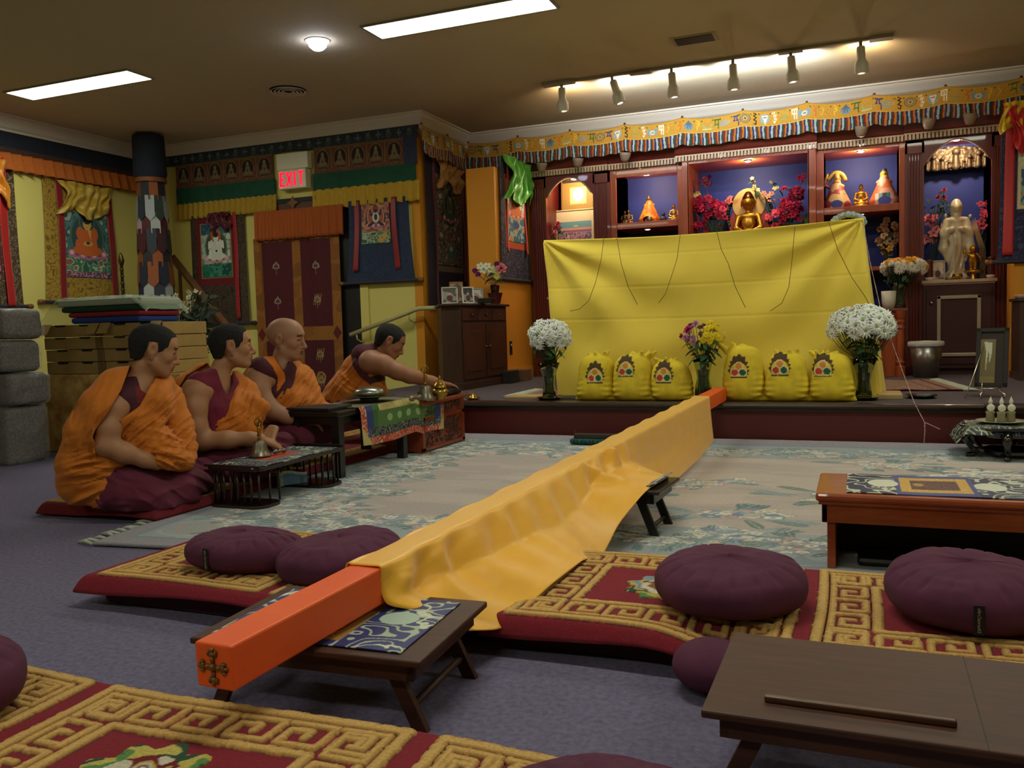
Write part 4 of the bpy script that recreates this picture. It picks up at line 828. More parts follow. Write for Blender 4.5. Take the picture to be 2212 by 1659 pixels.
# ---- meditation cushions
m_zafu = M('plum_cotton', '#4e1c3a', .9, col2='#5a2444', nscale=10, bump=.35, bscale=700); m_tagc = M('black_tag', '#0e0c10', .7); m_tagt = M('tag_letters', '#a89a88', .6)
def zafu(x, y, z, r, h, label, seed=0, tilt=(0, 0), sq=(1, 1), tagat=None, rz=0.0):
    t = thing('meditation_cushion', label, 'cushion', (x, y, z)); nu, nv = 160, 40
    th, ph = np.meshgrid(np.linspace(0, 2*np.pi, nu+1), np.linspace(-np.pi/2, np.pi/2, nv)); rs_ = np.random.RandomState(seed); n = 18
    c = np.cos(ph); s = np.sin(ph); R_ = np.sign(c)*np.abs(c)**.55; Z_ = np.sign(s)*np.abs(s)**.85
    fr_ = ((th*n/(2*np.pi)+rs_.rand()*.5) % 1); cre = np.exp(-((fr_-.5)/.09)**2); sh = np.exp(-((ph-.75)/.28)**2); rad = r*R_*(1+.02*np.sin(th*3+seed)+.012*np.sin(th*7+seed*2))-.012*cre*sh*(.5+.8*vn(th*3, seed))
    topseam = np.exp(-((R_-.62)/.04)**2)*(ph > 0); zz = h/2+h/2*Z_*(1+.06*np.sin(th*2+seed))-.004*cre*sh-.003*topseam+.01*(fbm(th*2, ph*3, seed)-.5)*(ph > .2)
    X = rad*np.cos(th)*sq[0]; Y = rad*np.sin(th)*sq[1]; zz = zz+X*tilt[0]+Y*tilt[1]; zz = np.maximum(zz, .002)+z
    ca, sa = math.cos(rz), math.sin(rz); X, Y = X*ca-Y*sa, X*sa+Y*ca
    vs = np.stack([(x+X).ravel(), (y+Y).ravel(), zz.ravel()], 1); I, J = np.meshgrid(np.arange(nu), np.arange(nv-1)); a_ = J*(nu+1)+I; q = np.stack([a_, a_+1, a_+nu+2, a_+nu+1], -1).reshape(-1, 4)
    npmesh('cover', vs, q, m_zafu, t, True)
    if tagat is not None:
        an, zt = tagat; d = Vector((math.cos(an), math.sin(an), 0)); tx = Vector((-math.sin(an), math.cos(an), 0))
        pos = Vector((x, y, z+zt))+Vector((d.x*r*sq[0]*1.0, d.y*r*sq[1]*1.0, 0)); up = Vector((0, 0, 1))
        R4 = Matrix((up, -tx, d)).transposed().to_4x4() if True else None
        R4 = Matrix.Rotation(0, 4, 'Z') @ Matrix((( up.x, tx.x, d.x, 0), (up.y, tx.y, d.y, 0), (up.z, tx.z, d.z, 0), (0, 0, 0, 1)))
        q_ = Matrix.Translation(pos) @ R4
        mb = MB(); mb.box((0, 0, 0), (.072, .024, .003)); mb.v = [tuple(q_ @ Vector(v)) for v in mb.v]; tg = mb.build('label_tag', m_tagc, t)
        text_mesh('lettering', 'DharmaCrafts', .0105, q_ @ Matrix.Translation((0, 0, .0022)), m_tagt, tg)
    return t
zafu(-1.93, 2.32, .105, .185, .125, 'plum cushion with black tag, leftmost on the left carpet', 3, (0, -.02), (1.15, .85), tagat=(-1.75, .065), rz=.1)
zafu(-1.57, 2.33, .105, .2, .13, 'plum cushion leaning on another, left of the orange beam', 5, (.08, .05), (1.05, .95))
zafu(-.33, 2.38, .108, .205, .14, 'plum cushion beside the dragon medallion, right of the yellow drape', 8, (.0, .03))
zafu(.27, 2.46, .108, .205, .15, 'large plum cushion with tag at the right edge, before the long red-brown table', 9, (0, .05), tagat=(-1.58, .06))
zafu(-1.83, 1.15, .105, .2, .15, 'plum cushion at the bottom left edge of the photo', 12, (0, .0))
zafu(-.36, 1.22, .105, .2, .055, 'plum cushion at the bottom edge in front of the dark desk', 13)
t = thing('folded_cushion', 'small plum roll cushion on the floor between mattress and dark desk', 'cushion', (-.3, 2.12, 0))
MB().ball((-.33, 2.06, .062), (.095, .1, .06), 28, 16).build('cover', m_zafu, t, smooth=True)
# ---- folding desks
m_walnut = M('walnut_brown', '#36190e', .55, col2='#4c2816', nscale=3, stretch=(2, 14, 14)); m_blackw = M('black_stained_wood', '#0d0c0c', .42, coat=.2); m_walnut2 = M('walnut_red', '#3a1c10', .35, col2='#54301e', nscale=3, stretch=(2, 14, 14), coat=.3)
def folding_desk(label, cx, cy, w, d, h, rz, m, th=.016):
    t = thing('folding_desk', label, 'table', (cx, cy, 0), rz); W4 = WM[t.name]; T = lambda *p: tuple(W4 @ Vector(p))
    def bxl(mb, *b):
        n0 = len(mb.v); mb.bx(*b); mb.v[n0:] = [T(*v) for v in mb.v[n0:]]; return mb
    bxl(MB(), -w/2, w/2, -d/2, d/2, h-th, h).build('desk_top', m, t, bevel=.004)
    ap = MB(); z0 = h-th-.042
    bxl(ap, -w/2+.03, w/2-.03, -d/2+.025, -d/2+.04, z0, h-th); bxl(ap, -w/2+.03, w/2-.03, d/2-.04, d/2-.025, z0, h-th); bxl(ap, -w/2+.03, -w/2+.045, -d/2+.025, d/2-.025, z0, h-th); bxl(ap, w/2-.045, w/2-.03, -d/2+.025, d/2-.025, z0, h-th)
    ap.build('apron', m, t)
    for sx in (-1, 1):
        for sy in (-1, 1):
            xt = sx*(w/2-.11); xb = sx*(w/2-.03); y = sy*(d/2-.06); mb = MB(); hw = .019; e = .009
            mb.add([T(xt-hw, y-e, h-th), T(xt+hw, y-e, h-th), T(xt+hw, y+e, h-th), T(xt-hw, y+e, h-th), T(xb-hw, y-e, 0), T(xb+hw, y-e, 0), T(xb+hw, y+e, 0), T(xb-hw, y+e, 0)], [(0, 1, 2, 3), (7, 6, 5, 4), (0, 4, 5, 1), (1, 5, 6, 2), (2, 6, 7, 3), (3, 7, 4, 0)]).build('leg', m, t, bevel=.002)
        x = sx*(w/2-.055); MB().cyl(T(x, -(d/2-.06), .05), T(x, d/2-.06, .05), .009, n=10).build('stretcher', m, t, smooth=True)
    return t, T
def mat_art(w, h, nx, bg='#22306e', fg='#a9b6a0', k=11):
    a = Art(w, h, nx, int(nx*h/w), bg); a.scroll(a.all(), fg, k, 2); a.scroll(a.all(), '#c8cdb4', k, 9, .1) if False else None
    n = fbm(a.U*k*1.3+4, a.V*k*1.3, 2); a.put(np.abs(n-.62) < .03, '#c8cfb8'); return a
def mat(name, label, T, x0, y0, w, h, z, art, cat='table mat', curl=0.0):
    def P(U, V):
        X, Y = x0+U, y0+V; zz = z+.001*np.sin(U*20)+(curl*np.clip((U-w*.8)/(w*.2), 0, 1)**2)
        M_ = T; p0 = np.array(M_(0, 0, 0)); px_ = np.array(M_(1, 0, 0))-p0; py_ = np.array(M_(0, 1, 0))-p0
        return p0[0]+px_[0]*X+py_[0]*Y, p0[1]+px_[1]*X+py_[1]*Y, zz
    return tag(sheet(name, P, art, m_broc, None, .003), label, cat)
t, T1 = folding_desk('low dark brown folding desk under the near end of the orange beam', -1.185, 1.778, .6, .42, .184, R(3.2), m_walnut)
a = mat_art(.5, .35, 220); a.rect(.17, .03, .33, .32, '#9c7a4a'); a.rect(.185, .04, .315, .31, '#b8862c'); a.rect(.2, .05, .3, .3, '#a8401c'); a.scroll((a.U > .2) & (a.U < .3) & (a.V > .05) & (a.V < .3), '#c8a060', 14, 4)
a.ell(.4, .2, .05, .045, '#a8c0b4'); a.ell(.1, .15, .05, .045, '#a8c0b4')
mat('brocade_mat', 'blue and silver brocade mat with orange panel, under the beam on the brown desk', T1, -.26, -.18, .5, .35, .187, a)
t, T2 = folding_desk('small black folding desk under the yellow drape in the middle of the rug', -1.045, 3.56, .63, .34, .216, R(-3), m_blackw)
a = mat_art(.5, .27, 180)
mat('brocade_mat', 'blue and silver brocade mat with a curled corner on the black folding desk', T2, -.21, -.13, .5, .27, .219, a, curl=.022)
t, T3 = folding_desk('empty dark brown folding desk with a book ledge, at bottom right', .1, 1.742, .73, .42, .188, R(-.6), m_walnut)
n0 = MB(); n0.bx(-.26, .06, -.142, -.128, .188, .2); n0.v = [tuple(Vector(T3(*v))) for v in n0.v]; n0.build('book_ledge', m_walnut2, t, bevel=.003)
n0 = MB(); n0.bx(.1, .1012, -.21, .21, .1878, .1884).bx(.1, .365, -.06, -.0585, .1878, .1884) if False else n0.bx(.1, .1015, -.21, .21, .1876, .1885); n0.v = [tuple(Vector(T3(*v))) for v in n0.v]; n0.build('seam', M('seam_dark', '#120a06', .6), t)
# ---- long red-brown table with panel legs
t = thing('low_table', 'long low red-brown table with panel legs and a brocade runner, at right', 'table', (.45, 3.3, 0)); m_rb = M('orange_brown_wood', '#8a3c1a', .4, col2='#a44e24', nscale=3, stretch=(2, 16, 16), coat=.35)
MB().bx(-.135, 1.35, 3.1, 3.52, .262, .292).build('table_top', m_rb, t, bevel=.01); MB().bx(-.125, 1.34, 3.11, 3.51, .25, .263).build('cove', m_rb, t, bevel=.003)
MB().bx(-.115, 1.33, 3.125, 3.145, .185, .25).bx(-.115, 1.33, 3.48, 3.5, .185, .25).bx(-.115, -.095, 3.125, 3.5, .185, .25).build('apron', m_rb, t, bevel=.003)
MB().bx(-.098, -.07, 3.14, 3.49, 0, .19).build('leg', m_rb, t, bevel=.003); MB().bx(1.2, 1.23, 3.14, 3.49, 0, .19).build('leg', m_rb, t, bevel=.003); MB().bx(-.07, 1.2, 3.4, 3.415, .02, .19).build('underside_shade', M('shade_dark', '#160c0a', .6), t)  # near-black board stands in for the shade under the table
a = mat_art(1.3, .37, 420, '#14204e', '#c6cdb8', 9); a.rect(.16, 0, .41, .37, '#2a3f86'); a.rect(.175, .05, .395, .32, '#c8962e'); a.scroll((a.U > .175) & (a.U < .395) & (a.V > .05) & (a.V < .32), '#d8b860', 26, 3); a.rect(.21, .1, .36, .27, '#4a1624'); a.scroll((a.U > .21) & (a.U < .36) & (a.V > .1) & (a.V < .27), '#6a4a38', 30, 6); a.ell(.235, .19, .018, .03, '#b0863c')
a.ell(.12, .19, .05, .07, '#d4d8c4'); a.ell(.46, .19, .05, .07, '#d4d8c4')
mat('brocade_runner', 'white and navy brocade runner with gold centre on the long table at right', lambda x, y, z: (x, y, z), -.035, 3.125, 1.3, .37, .2945, a)
tag(MB().bx(.0, .5, 3.2, 3.38, 0.013, .05).build('floor_cushion', m_blackw, None, bevel=.015), 'flat black cushion on the rug underneath the long table at right', 'cushion')
# ---- orange beam on desk and stage
t = thing('wrapped_beam', 'long orange cloth-wrapped square beam resting from the near desk to the stage', 'beam', (-1.19, 1.31, .19)); m_or = M('orange_wrap', '#e4561c', .5, col2='#ea6226', nscale=4, bump=.12, bscale=25)
A0 = Vector((-1.19, 1.315, .24)); B0 = Vector((-.93, 6.36, .356)); d = (B0-A0).normalized(); sd = d.cross(Vector((0, 0, 1))).normalized(); upv = sd.cross(d); h_ = .047
vs = []; n = 26
for i in range(n+1):
    c = A0+(B0-A0)*i/n
    for (p, q) in ((-1, -1), (1, -1), (1, 1), (-1, 1)): k_ = .0015*math.sin(i*3+p*2+q); vs.append(c+sd*(p*h_+k_)+upv*(q*h_+k_))
fs = [(0, 1, 2, 3), (n*4+3, n*4+2, n*4+1, n*4)]+[(i*4+j, (i+1)*4+j, (i+1)*4+(j+1) % 4, i*4+(j+1) % 4) for i in range(n) for j in range(4)]
MB().add(vs, fs).build('beam_body', m_or, t, bevel=.005)
v = MB(); F = lambda x, y, o: A0-d*o+sd*x+upv*y
for k in range(4):
    an = k*math.pi/2; c_, s_ = math.cos(an), math.sin(an); ro = lambda x, y: (x*c_-y*s_, x*s_+y*c_)
    for (rx, ry, r1, r2) in ((0, .014, .0055, .008), (0, .026, .0085, .006), (0, .034, .0045, .006), (-.009, .028, .0035, .007), (.009, .028, .0035, .007)):
        x_, y_ = ro(rx, ry); M3 = Matrix((sd*c_+upv*s_, -sd*s_+upv*c_, -d)).transposed(); v.ball(F(x_, y_, .002), (r1, r2, .005), 10, 6, M3)
v.ball(F(0, 0, .002), (.009, .009, .009), 12, 8)
v.build('vajra_cross', M('dull_gold_emblem', '#7a5a30', .45, .5), t, smooth=True)
# ---- golden drape over the beam
S_ = [  # world Y along beam, left drop, right face drop, outward of face foot, lower edge (x, y, z)
 (1.84, .015, .095, .012, (-.94, 1.96, .115)), (2.05, .03, .10, .02, (-.90, 2.13, .065)), (2.3, .035, .11, .05, (-.845, 2.33, .13)), (2.65, .035, .12, .07, (-.835, 2.68, .125)), (2.85, .035, .13, .08, (-.85, 2.88, .05)), (3.1, .035, .12, .07, (-.84, 3.12, .14)),
 (3.3, .04, .085, .04, (-.79, 3.36, .222)), (3.6, .045, .085, .04, (-.76, 3.70, .224)), (3.85, .05, .09, .03, (-.83, 3.84, .2)), (4.1, .03, .16, .02, (-.9, 4.1, .06)), (4.6, .02, .17, .02, (-.9, 4.6, .05)), (5.2, .02, .17, .015, (-.89, 5.2, .06)), (5.75, .015, .15, .01, (-.885, 5.75, .1))]
ys = np.array([s[0] for s in S_]); NS = 260; NT = 90; sv = np.linspace(ys[0], ys[-1], NS)
def itp(v_):
    v_ = np.array(v_, float); r_ = np.interp(sv, ys, v_); k_ = np.ones(9)/9; return np.convolve(np.pad(r_, 4, 'edge'), k_, 'valid')
ld, rd, ro_ = itp([s[1] for s in S_]), itp([s[2] for s in S_]), itp([s[3] for s in S_]); ex, ey, ez = [itp([s[4][i] for s in S_]) for i in range(3)]
f_ = (sv-A0.y)/(B0.y-A0.y); bx_ = A0.x+(B0.x-A0.x)*f_; bz_ = A0.z+(B0.z-A0.z)*f_; hh = h_+.004
ctrl = [np.stack([bx_-hh-.006, sv, bz_+hh-ld], 1), np.stack([bx_-hh, sv, bz_+hh], 1), np.stack([bx_+hh, sv, bz_+hh], 1), np.stack([bx_+hh+ro_, sv, np.maximum(bz_+hh-rd, ez+.004)], 1), np.stack([ex, ey, ez], 1)]
tt = [0, .1, .34, .62, 1]; tv = np.linspace(0, 1, NT); G = np.zeros((NT, NS, 3))
for j, t_ in enumerate(tv):
    i = min(3, np.searchsorted(tt, t_, 'right')-1); u = (t_-tt[i])/(tt[i+1]-tt[i]); G[j] = ctrl[i]*(1-u)+ctrl[i+1]*u
for _ in range(5): G[1:-1] = (G[:-2]+2*G[1:-1]+G[2:])/4
T_, SV = np.meshgrid(tv, sv, indexing='ij'); wr = np.clip((T_-.3)/.15, 0, 1)*np.clip((1.02-T_)/.3, 0, 1)
amp = .011*np.exp(-((SV-2.0)/.35)**2)+.006+.012*np.exp(-((SV-3.5)/.3)**2); amp = amp*np.where(SV > 4.0, .4, 1)
fold = np.sin(SV*34+6*fbm(SV*2.2, T_*2)+T_*2.5)*amp*wr*(.4+.9*vn(SV*2.5, T_*1.5)); G[..., 0] += fold*.8; G[..., 2] += fold*.5+.004*(fbm(SV*14, T_*9)-.5)*wr
# a big pinched crease on the black desk and one near the beam's front
for (yc, tc0, dy, am) in ((3.34, .55, .05, .035), (3.66, .5, .045, .03), (1.93, .6, .035, .016)):
    cr = np.exp(-((SV-yc-.3*(T_-tc0))/dy)**2)*np.exp(-((T_-tc0)/.2)**2)*am; G[..., 2] += cr; G[..., 0] += cr*.4
G[..., 2] += .004*np.sin(SV*21)*(T_ < .12)
vs = G.reshape(-1, 3); I, J = np.meshgrid(np.arange(NS-1), np.arange(NT-1)); a_ = J*NS+I; q = np.stack([a_, a_+1, a_+NS+1, a_+NS], -1).reshape(-1, 4)
o = npmesh('golden_drape', vs, q, M('golden_silk', '#f0ae2c', .4, sheen=.3, col2='#f4b836', nscale=3, stretch=(8, 1, 8)), None, True, None, .003); tag(o, 'golden yellow silk cloth draped over the orange beam and black desk', 'cloth')
# ---- spindle table
m_rose = M('dark_rosewood', '#1c0d0c', .35, coat=.25)
t = thing('spindle_table', 'small dark low table with spindle sides in front of the nearest monk', 'table', (-2.93, 3.83, 0)); x0, x1, y0, y1 = -3.1, -2.75, 3.43, 4.2; z = .235
def rrect(x0, x1, y0, y1, r, n=6):
    P = []
    for cx, cy, a0 in ((x1-r, y1-r, 0), (x0+r, y1-r, 90), (x0+r, y0+r, 180), (x1-r, y0+r, 270)):
        for i in range(n+1): an = R(a0+90*i/n); P.append((cx+r*math.cos(an), cy+r*math.sin(an)))
    return P
MB().prism(rrect(x0, x1, y0, y1, .05), z-.025, z-.006).build('table_top', m_rose, t, bevel=.003)
MB().prism(rrect(x0, x1, y0, y0+.02, .009), z-.006, z+.004).prism(rrect(x0, x1, y1-.02, y1, .009), z-.006, z+.008).build('raised_edge', m_rose, t)
for (b0, b1) in ((y0, y0+.2), (y1-.2, y1)):
    b = MB().prism(rrect(x0, x1, b0, b1, .07), .013, .035).build('base_slab', m_rose, t, bevel=.004)
    yo = b0 if b0 == y0 else b1; yi = b1 if b0 == y0 else b0; s_ = 1 if b0 == y0 else -1
    pts = [(x0+.03, yi-s_*.01), (x0+.02, (yi+yo)/2), (x0+.035, yo+s_*.035)]+[(x0+.07+k*(x1-x0-.14)/5, yo+s_*.018) for k in range(6)]+[(x1-.035, yo+s_*.035), (x1-.02, (yi+yo)/2), (x1-.03, yi-s_*.01)]
    for (x, y) in pts: MB().lathe([(.0055, .035), (.0065, .12), (.0055, z-.025)], (x, y, 0), 8).build('spindle', m_rose, b, smooth=True)
a = mat_art(.33, .66, 120, '#1c2440', '#9ea69c', 15); a.rect(.09, .14, .24, .52, '#9a9c88'); a.rect(.1, .16, .23, .5, '#4a4068'); a.rect(.115, .18, .215, .48, '#c0502a'); a.scroll((a.U > .115) & (a.U < .215) & (a.V > .18) & (a.V < .48), '#8a3a48', 30, 3)
tag(sheet('brocade_mat', lambda U, V: (-3.09+U, 3.48+V, z-.003+.002*np.sin(V*20)), a, m_broc, None, .003), 'silver-blue brocade mat with orange centre on the spindle table', 'table mat')
# ---- ritual bells
m_bronze = M('bell_bronze', '#6b6558', .35, .85, col2='#7f7868', nscale=30); m_brass = M('polished_brass', '#a8853c', .25, .95); m_silver = M('tin_silver', '#8f9088', .3, .9)
def bell(x, y, z, s, label):
    t = thing('ritual_bell', label, 'bell', (x, y, z)); P = lambda pr: [(r*s, z_*s) for r, z_ in pr]
    MB().lathe(P([(.046, 0), (.047, .004), (.041, .012), (.033, .035), (.029, .055), (.024, .066), (.012, .071), (.0, .072)]), (x, y, z), 28).build('bell_body', m_bronze, t, auto=True)
    MB().lathe(P([(.008, .07), (.009, .08), (.006, .084), (.01, .09), (.0075, .1), (.01, .108), (.006, .114), (.009, .122), (.005, .128), (.0, .13)]), (x, y, z), 14).build('grip', m_brass, t, smooth=True)
    r = MB()
    for k in range(4):
        an = k*math.pi/2+.4; r.tube([(x+math.cos(an)*w_*s, y+math.sin(an)*w_*s, z+h__*s) for w_, h__ in ((.004, .128), (.015, .136), (.017, .15), (.009, .162), (.0, .166))], .0026*s, 6)
    r.cyl((x, y, z+.128*s), (x, y, z+.172*s), .0028*s, n=6); r.build('prongs', m_brass, t, smooth=True); return t
b1 = at_z(562, 985, .237); bell(b1[0], b1[1], .237, 1.25, 'grey bronze ritual bell with ring grip on the spindle table')
t = thing('vajra', 'small bronze thunderbolt sceptre lying beside the bell on the spindle table', 'ritual object', (b1[0]+.06, b1[1]+.09, .238))
MB().lathe([(.0, -.05), (.012, -.035), (.014, -.022), (.006, -.01), (.009, 0), (.006, .01), (.014, .022), (.012, .035), (.0, .05)], (b1[0]+.06, b1[1]+.09, .2525), 12, (.3, 1, 0)).build('sceptre', m_bronze, t, smooth=True)
# crumpled blue and white face mask under the table
a = Art(.17, .09, 30, 16, '#6f9ac4'); a.put(a.V > .075, '#c8d4dc'); a.put(a.U < .03, '#a8bccc')
for k in range(3): a.line([(0, .02+k*.02), (.17, .02+k*.02)], .003, '#5a86b4')
tag(sheet('face_mask', lambda U, V: (-3.03+U*.5, 3.93+U*.95, .025+V*.9+.01*np.sin(U*30)), a, m_cloth, None, .002), 'pale blue face mask dropped on the rug below the spindle table', 'face mask')
# ---- black table with book, brass bowl; carved table; brocade cover
t = thing('black_side_table', 'black wooden table holding a black book, in front of the bald monk', 'table', (-3.03, 4.68, 0)); X0, X1, Y0, Y1, ZT = -3.21, -2.85, 4.29, 5.16, .42
MB().bx(X0, X1, Y0, Y1, ZT-.035, ZT).build('table_top', m_blackw, t, bevel=.006); MB().bx(X0+.03, X1-.03, Y0+.03, Y1-.03, ZT-.08, ZT-.035).build('apron', m_blackw, t)
for x in (X0+.01, X1-.065):
    for y in (Y0+.02, Y1-.08): MB().bx(x, x+.055, y, y+.055, .013, ZT-.035).build('leg', m_blackw, t, bevel=.003)
tag(MB().bx(-3.24, -2.92, 4.3, 4.56, ZT+.001, ZT+.02).build('prayer_book', M('black_leather', '#0f0e10', .55), None, bevel=.004), 'flat black book on the end of the black side table', 'book')
t = thing('carved_table', 'red-brown table with carved panels against the stage, beside the reaching monk', 'table', (-3.0, 5.68, 0)); m_carv = M('carved_red_wood', '#762e12', .42, col2='#8a3c1a', nscale=6, coat=.3)
MB().bx(-3.2, -2.8, 5.26, 6.05, .36, .385).build('table_top', m_carv, t, bevel=.004)
MB().bx(-3.18, -2.83, 5.29, 6.0, .27, .36).bx(-3.17, -2.84, 5.3, 5.99, .03, .27).build('body', m_carv, t, bevel=.003)
rs = np.random.RandomState(4); cv = MB()
for (z0, z1, n) in ((.285, .345, 70), (.07, .235, 130)):
    for i in range(n):
        y, zz = 5.36+rs.rand()*.56, z0+rs.rand()*(z1-z0); r_ = .012+.01*rs.rand(); a0 = rs.rand()*6.28; x = -2.828 if z0 > .2 else -2.838
        cv.tube([(x, y+r_*math.cos(a0+q*.9), zz+r_*.8*math.sin(a0+q*.9)) for q in range(5)], .004, 5)
o = cv.build('carving', M('carving_dark', '#3c160c', .4, coat=.3), t, smooth=True); o['kind'] = 'stuff'
fm = MB()
for b in ((5.3, 5.34, .03, .27), (5.95, 5.99, .03, .27), (5.3, 5.99, .03, .055), (5.3, 5.99, .245, .27)): fm.bx(-2.842, -2.826, *b[:2], *b[2:])
fm.build('panel_frame', m_carv, t, bevel=.002)
for y in (5.3, 5.93): MB().bx(-2.9, -2.83, y, y+.06, .012, .03).build('foot', m_carv, t)
# brocade cloth over both tables, hanging in front
CL = 1.15; CW = .62; a = Art(CL, CW, 300, 170, '#6f7c4a'); n1 = fbm(a.U*14, a.V*14, 1)
a.put(a.V > .26, '#5d6350'); a.scroll(a.V > .26, '#8a6a58', 20, 3); f = a.V <= .26
a.put(f, '#b8402a'); a.scroll(f, '#c9b8a0', 16, 3); a.rect(.06, .045, 1.09, .26, '#1c2238'); a.scroll((a.V > .045) & (a.V < .26) & (a.U > .06), '#8f9a7a', 24, 4)
a.rect(.06, .05, .14, .26, '#283a78'); a.rect(1.0, .05, 1.09, .26, '#283a78'); a.rect(.14, .1, 1.0, .26, '#35663c'); a.rect(.2, .1, .94, .2, '#4f7440'); a.rect(.22, .2, .92, .26, '#b3a866'); a.scroll((a.V > .2) & (a.V < .26) & (a.U > .22) & (a.U < .92), '#d8d0a0', 30, 5); a.rect(.1, .05, 1.05, .1, '#1c2238'); a.scroll((a.V > .05) & (a.V < .1), '#97a488', 26, 4)
for x in (.35, .48, .61, .74): a.ell(x, .15, .032, .024, '#8fae7a')
for x in (0, CL-.1): a.poly([(x, 0), (x+.1, 0), (x+(0 if x == 0 else .1), .12)], '#b9b070')
YC = 4.5
def P(U, V):
    hang = np.clip(.24-V, 0, .24); flat = np.clip(V-.26, 0, 1); edge = np.clip((.26-V)/.02, 0, 1)
    z_ = np.where(YC+U < 5.2, ZT+.006, np.maximum(.392, ZT+.006-(YC+U-5.2)*.3)); x = -2.838-flat+.006*np.sin(U*19)*(hang > 0)*(hang/.24)+.01*np.clip(hang/.03, 0, 1)
    return x, YC+U-.12*np.clip((.26-V)/.26, 0, 1)*(U/CL-.5)*.4, z_-hang*(1+.05*np.sin(U*5))
tag(sheet('brocade_altar_cloth', P, a, m_broc, None, .004), 'green, navy and red brocade cloth over the monks tables, hanging in front', 'cloth')
t = thing('brass_bowl', 'upturned shiny grey metal bowl on a flat plate on the brocade cloth', 'bowl', (-2.98, 4.86, ZT+.01)); c = (-2.98, 4.86, ZT+.01)
MB().lathe([(.06, 0), (.062, .02), (.09, .03), (.175, .036), (.178, .04), (.09, .038), (.0, .036)], c, 36).build('plate', M('dull_brass_plate', '#4c4c34', .35, .8), t, auto=True)
MB().lathe([(.1, .04), (.102, .06), (.092, .078), (.06, .092), (.02, .098), (.0, .098)], c, 36).build('upturned_bowl', m_silver, t, smooth=True)
MB().lathe([(.015, .098), (.02, .11), (.028, .13), (.03, .16), (.02, .155), (.0, .14)], c, 16).build('cloth_knot', M('maroon_lacquer_cloth', '#5a1a20', .6), t, smooth=True) if False else None
p = at_z(920, 863, .4); bell(p[0], p[1], .4, 1.45, 'grey ritual bell with ring grip on the carved table')
p = at_z(951, 862, .395); t = thing('offering_vessel', 'lidded polished brass vessel on the carved table', 'vessel', (p[0], p[1], .392)); s = 1.5
MB().lathe([(r*s, z_*s) for r, z_ in ((.024, 0), (.02, .008), (.03, .018), (.042, .03), (.044, .042), (.03, .052), (.028, .056))], (p[0], p[1], .392), 28).build('pot', m_brass, t, smooth=True)
MB().lathe([(r*s, z_*s) for r, z_ in ((.034, .056), (.032, .062), (.024, .078), (.008, .086), (.01, .092), (.006, .098), (.008, .104), (.0, .116))], (p[0], p[1], .392), 24).build('lid', m_brass, t, smooth=True)
p = at_z(898, 866, .41); t = thing('vajra', 'bronze thunderbolt sceptre lying left of the bell on the carved table', 'ritual object', (p[0], p[1], .41))
MB().lathe([(.0, -.07), (.018, -.05), (.02, -.03), (.008, -.012), (.012, 0), (.008, .012), (.02, .03), (.018, .05), (.0, .07)], (p[0], p[1], .43), 12, (.2, 1, 0)).build('sceptre', m_bronze, t, smooth=True)
tag(MB().bx(-3.12, -2.86, 5.78, 6.03, .39, .42).build('black_pouch', M('black_velvet', '#101014', .95), None, bevel=.012), 'flat black pouch under the reaching monk\'s hand', 'pouch')
# ---- teal incense box
t = thing('incense_box', 'teal glazed long incense box with brown lid on the rug before the stage', 'box', (-1.72, 5.95, 0)); m_teal = M('teal_glaze', '#0d4a4c', .35, col2='#126058', nscale=20)
MB().lathe([(.0, 0), (.05, .005), (.055, .03), (.045, .06), (.05, .075), (.0, .075)], (0, 0, 0), 12) if False else None
MB().bx(-1.95, -1.49, 5.9, 6.0, .025, .065).build('box_body', m_teal, t, bevel=.018)
MB().bx(-1.92, -1.52, 5.92, 5.98, .065, .1).build('pierced_lid', M('brown_lid', '#3a2c28', .5), t, bevel=.006)
q = MB()
for k in range(7): q.lathe([(.0, 0), (.02, 0), (.017, .008), (.0, .01)], (-1.9+k*.06, 5.898, .045), 12, (0, -1, 0))
o = q.build('floral_bosses', M('teal_dark', '#06302c', .4), t, smooth=True); o['kind'] = 'stuff'
for x in (-1.92, -1.52): MB().cyl((x, 5.95, .1), (x, 5.95, .13), .003, n=6).build('pin', m_brass, t)
for x in (-1.88, -1.56): MB().bx(x-.02, x+.02, 5.92, 5.98, .018, .026).build('foot', m_teal, t)
# ---- carved black stool with cloth, plate, torma
hc = (.87, 5.92); t = thing('carved_stool', 'small black carved stool with curled feet at the right before the stage', 'stool', (*hc, 0)); m_ebony = M('black_lacquer', '#0b0908', .22, coat=.6)
MB().lathe([(.0, .19), (.27, .19), (.285, .2), (.285, .212), (.0, .212)], (*hc, 0), 6).build('stool_top', m_ebony, t, bevel=.004); MB().lathe([(.235, .15), (.25, .19), (.2, .19), (.2, .15)], (*hc, 0), 6).build('waist', m_ebony, t)
MB().lathe([(.16, .045), (.19, .045), (.19, .062), (.16, .062), (.16, .045)], (*hc, 0), 6).build('foot_ring', m_ebony, t)
for k in range(6):
    an = k*math.pi/3+.3; e = Vector((math.cos(an), math.sin(an), 0)); c = Vector((*hc, 0))
    MB().tube([c+e*.23+Vector((0, 0, .185)), c+e*.275+Vector((0, 0, .14)), c+e*.235+Vector((0, 0, .08)), c+e*.2+Vector((0, 0, .05)), c+e*.235+Vector((0, 0, .03)), c+e*.265+Vector((0, 0, .034))], [.026, .024, .017, .016, .022, .014], 8).build('leg', m_ebony, t, smooth=True)
a = mat_art(.72, .5, 150, '#1c2438', '#a8b48c', 12)
def P(U, V):
    X = hc[0]-.36+U; Y = hc[1]-.25+V; dx = np.abs(X-hc[0])-.24; dy = np.abs(Y-hc[1])-.2; o_ = np.maximum(np.maximum(dx, dy), 0); return X-np.sign(X-hc[0])*o_*.35, Y-np.sign(Y-hc[1])*o_*.3, .217-o_*.85+.004*np.sin(U*30)
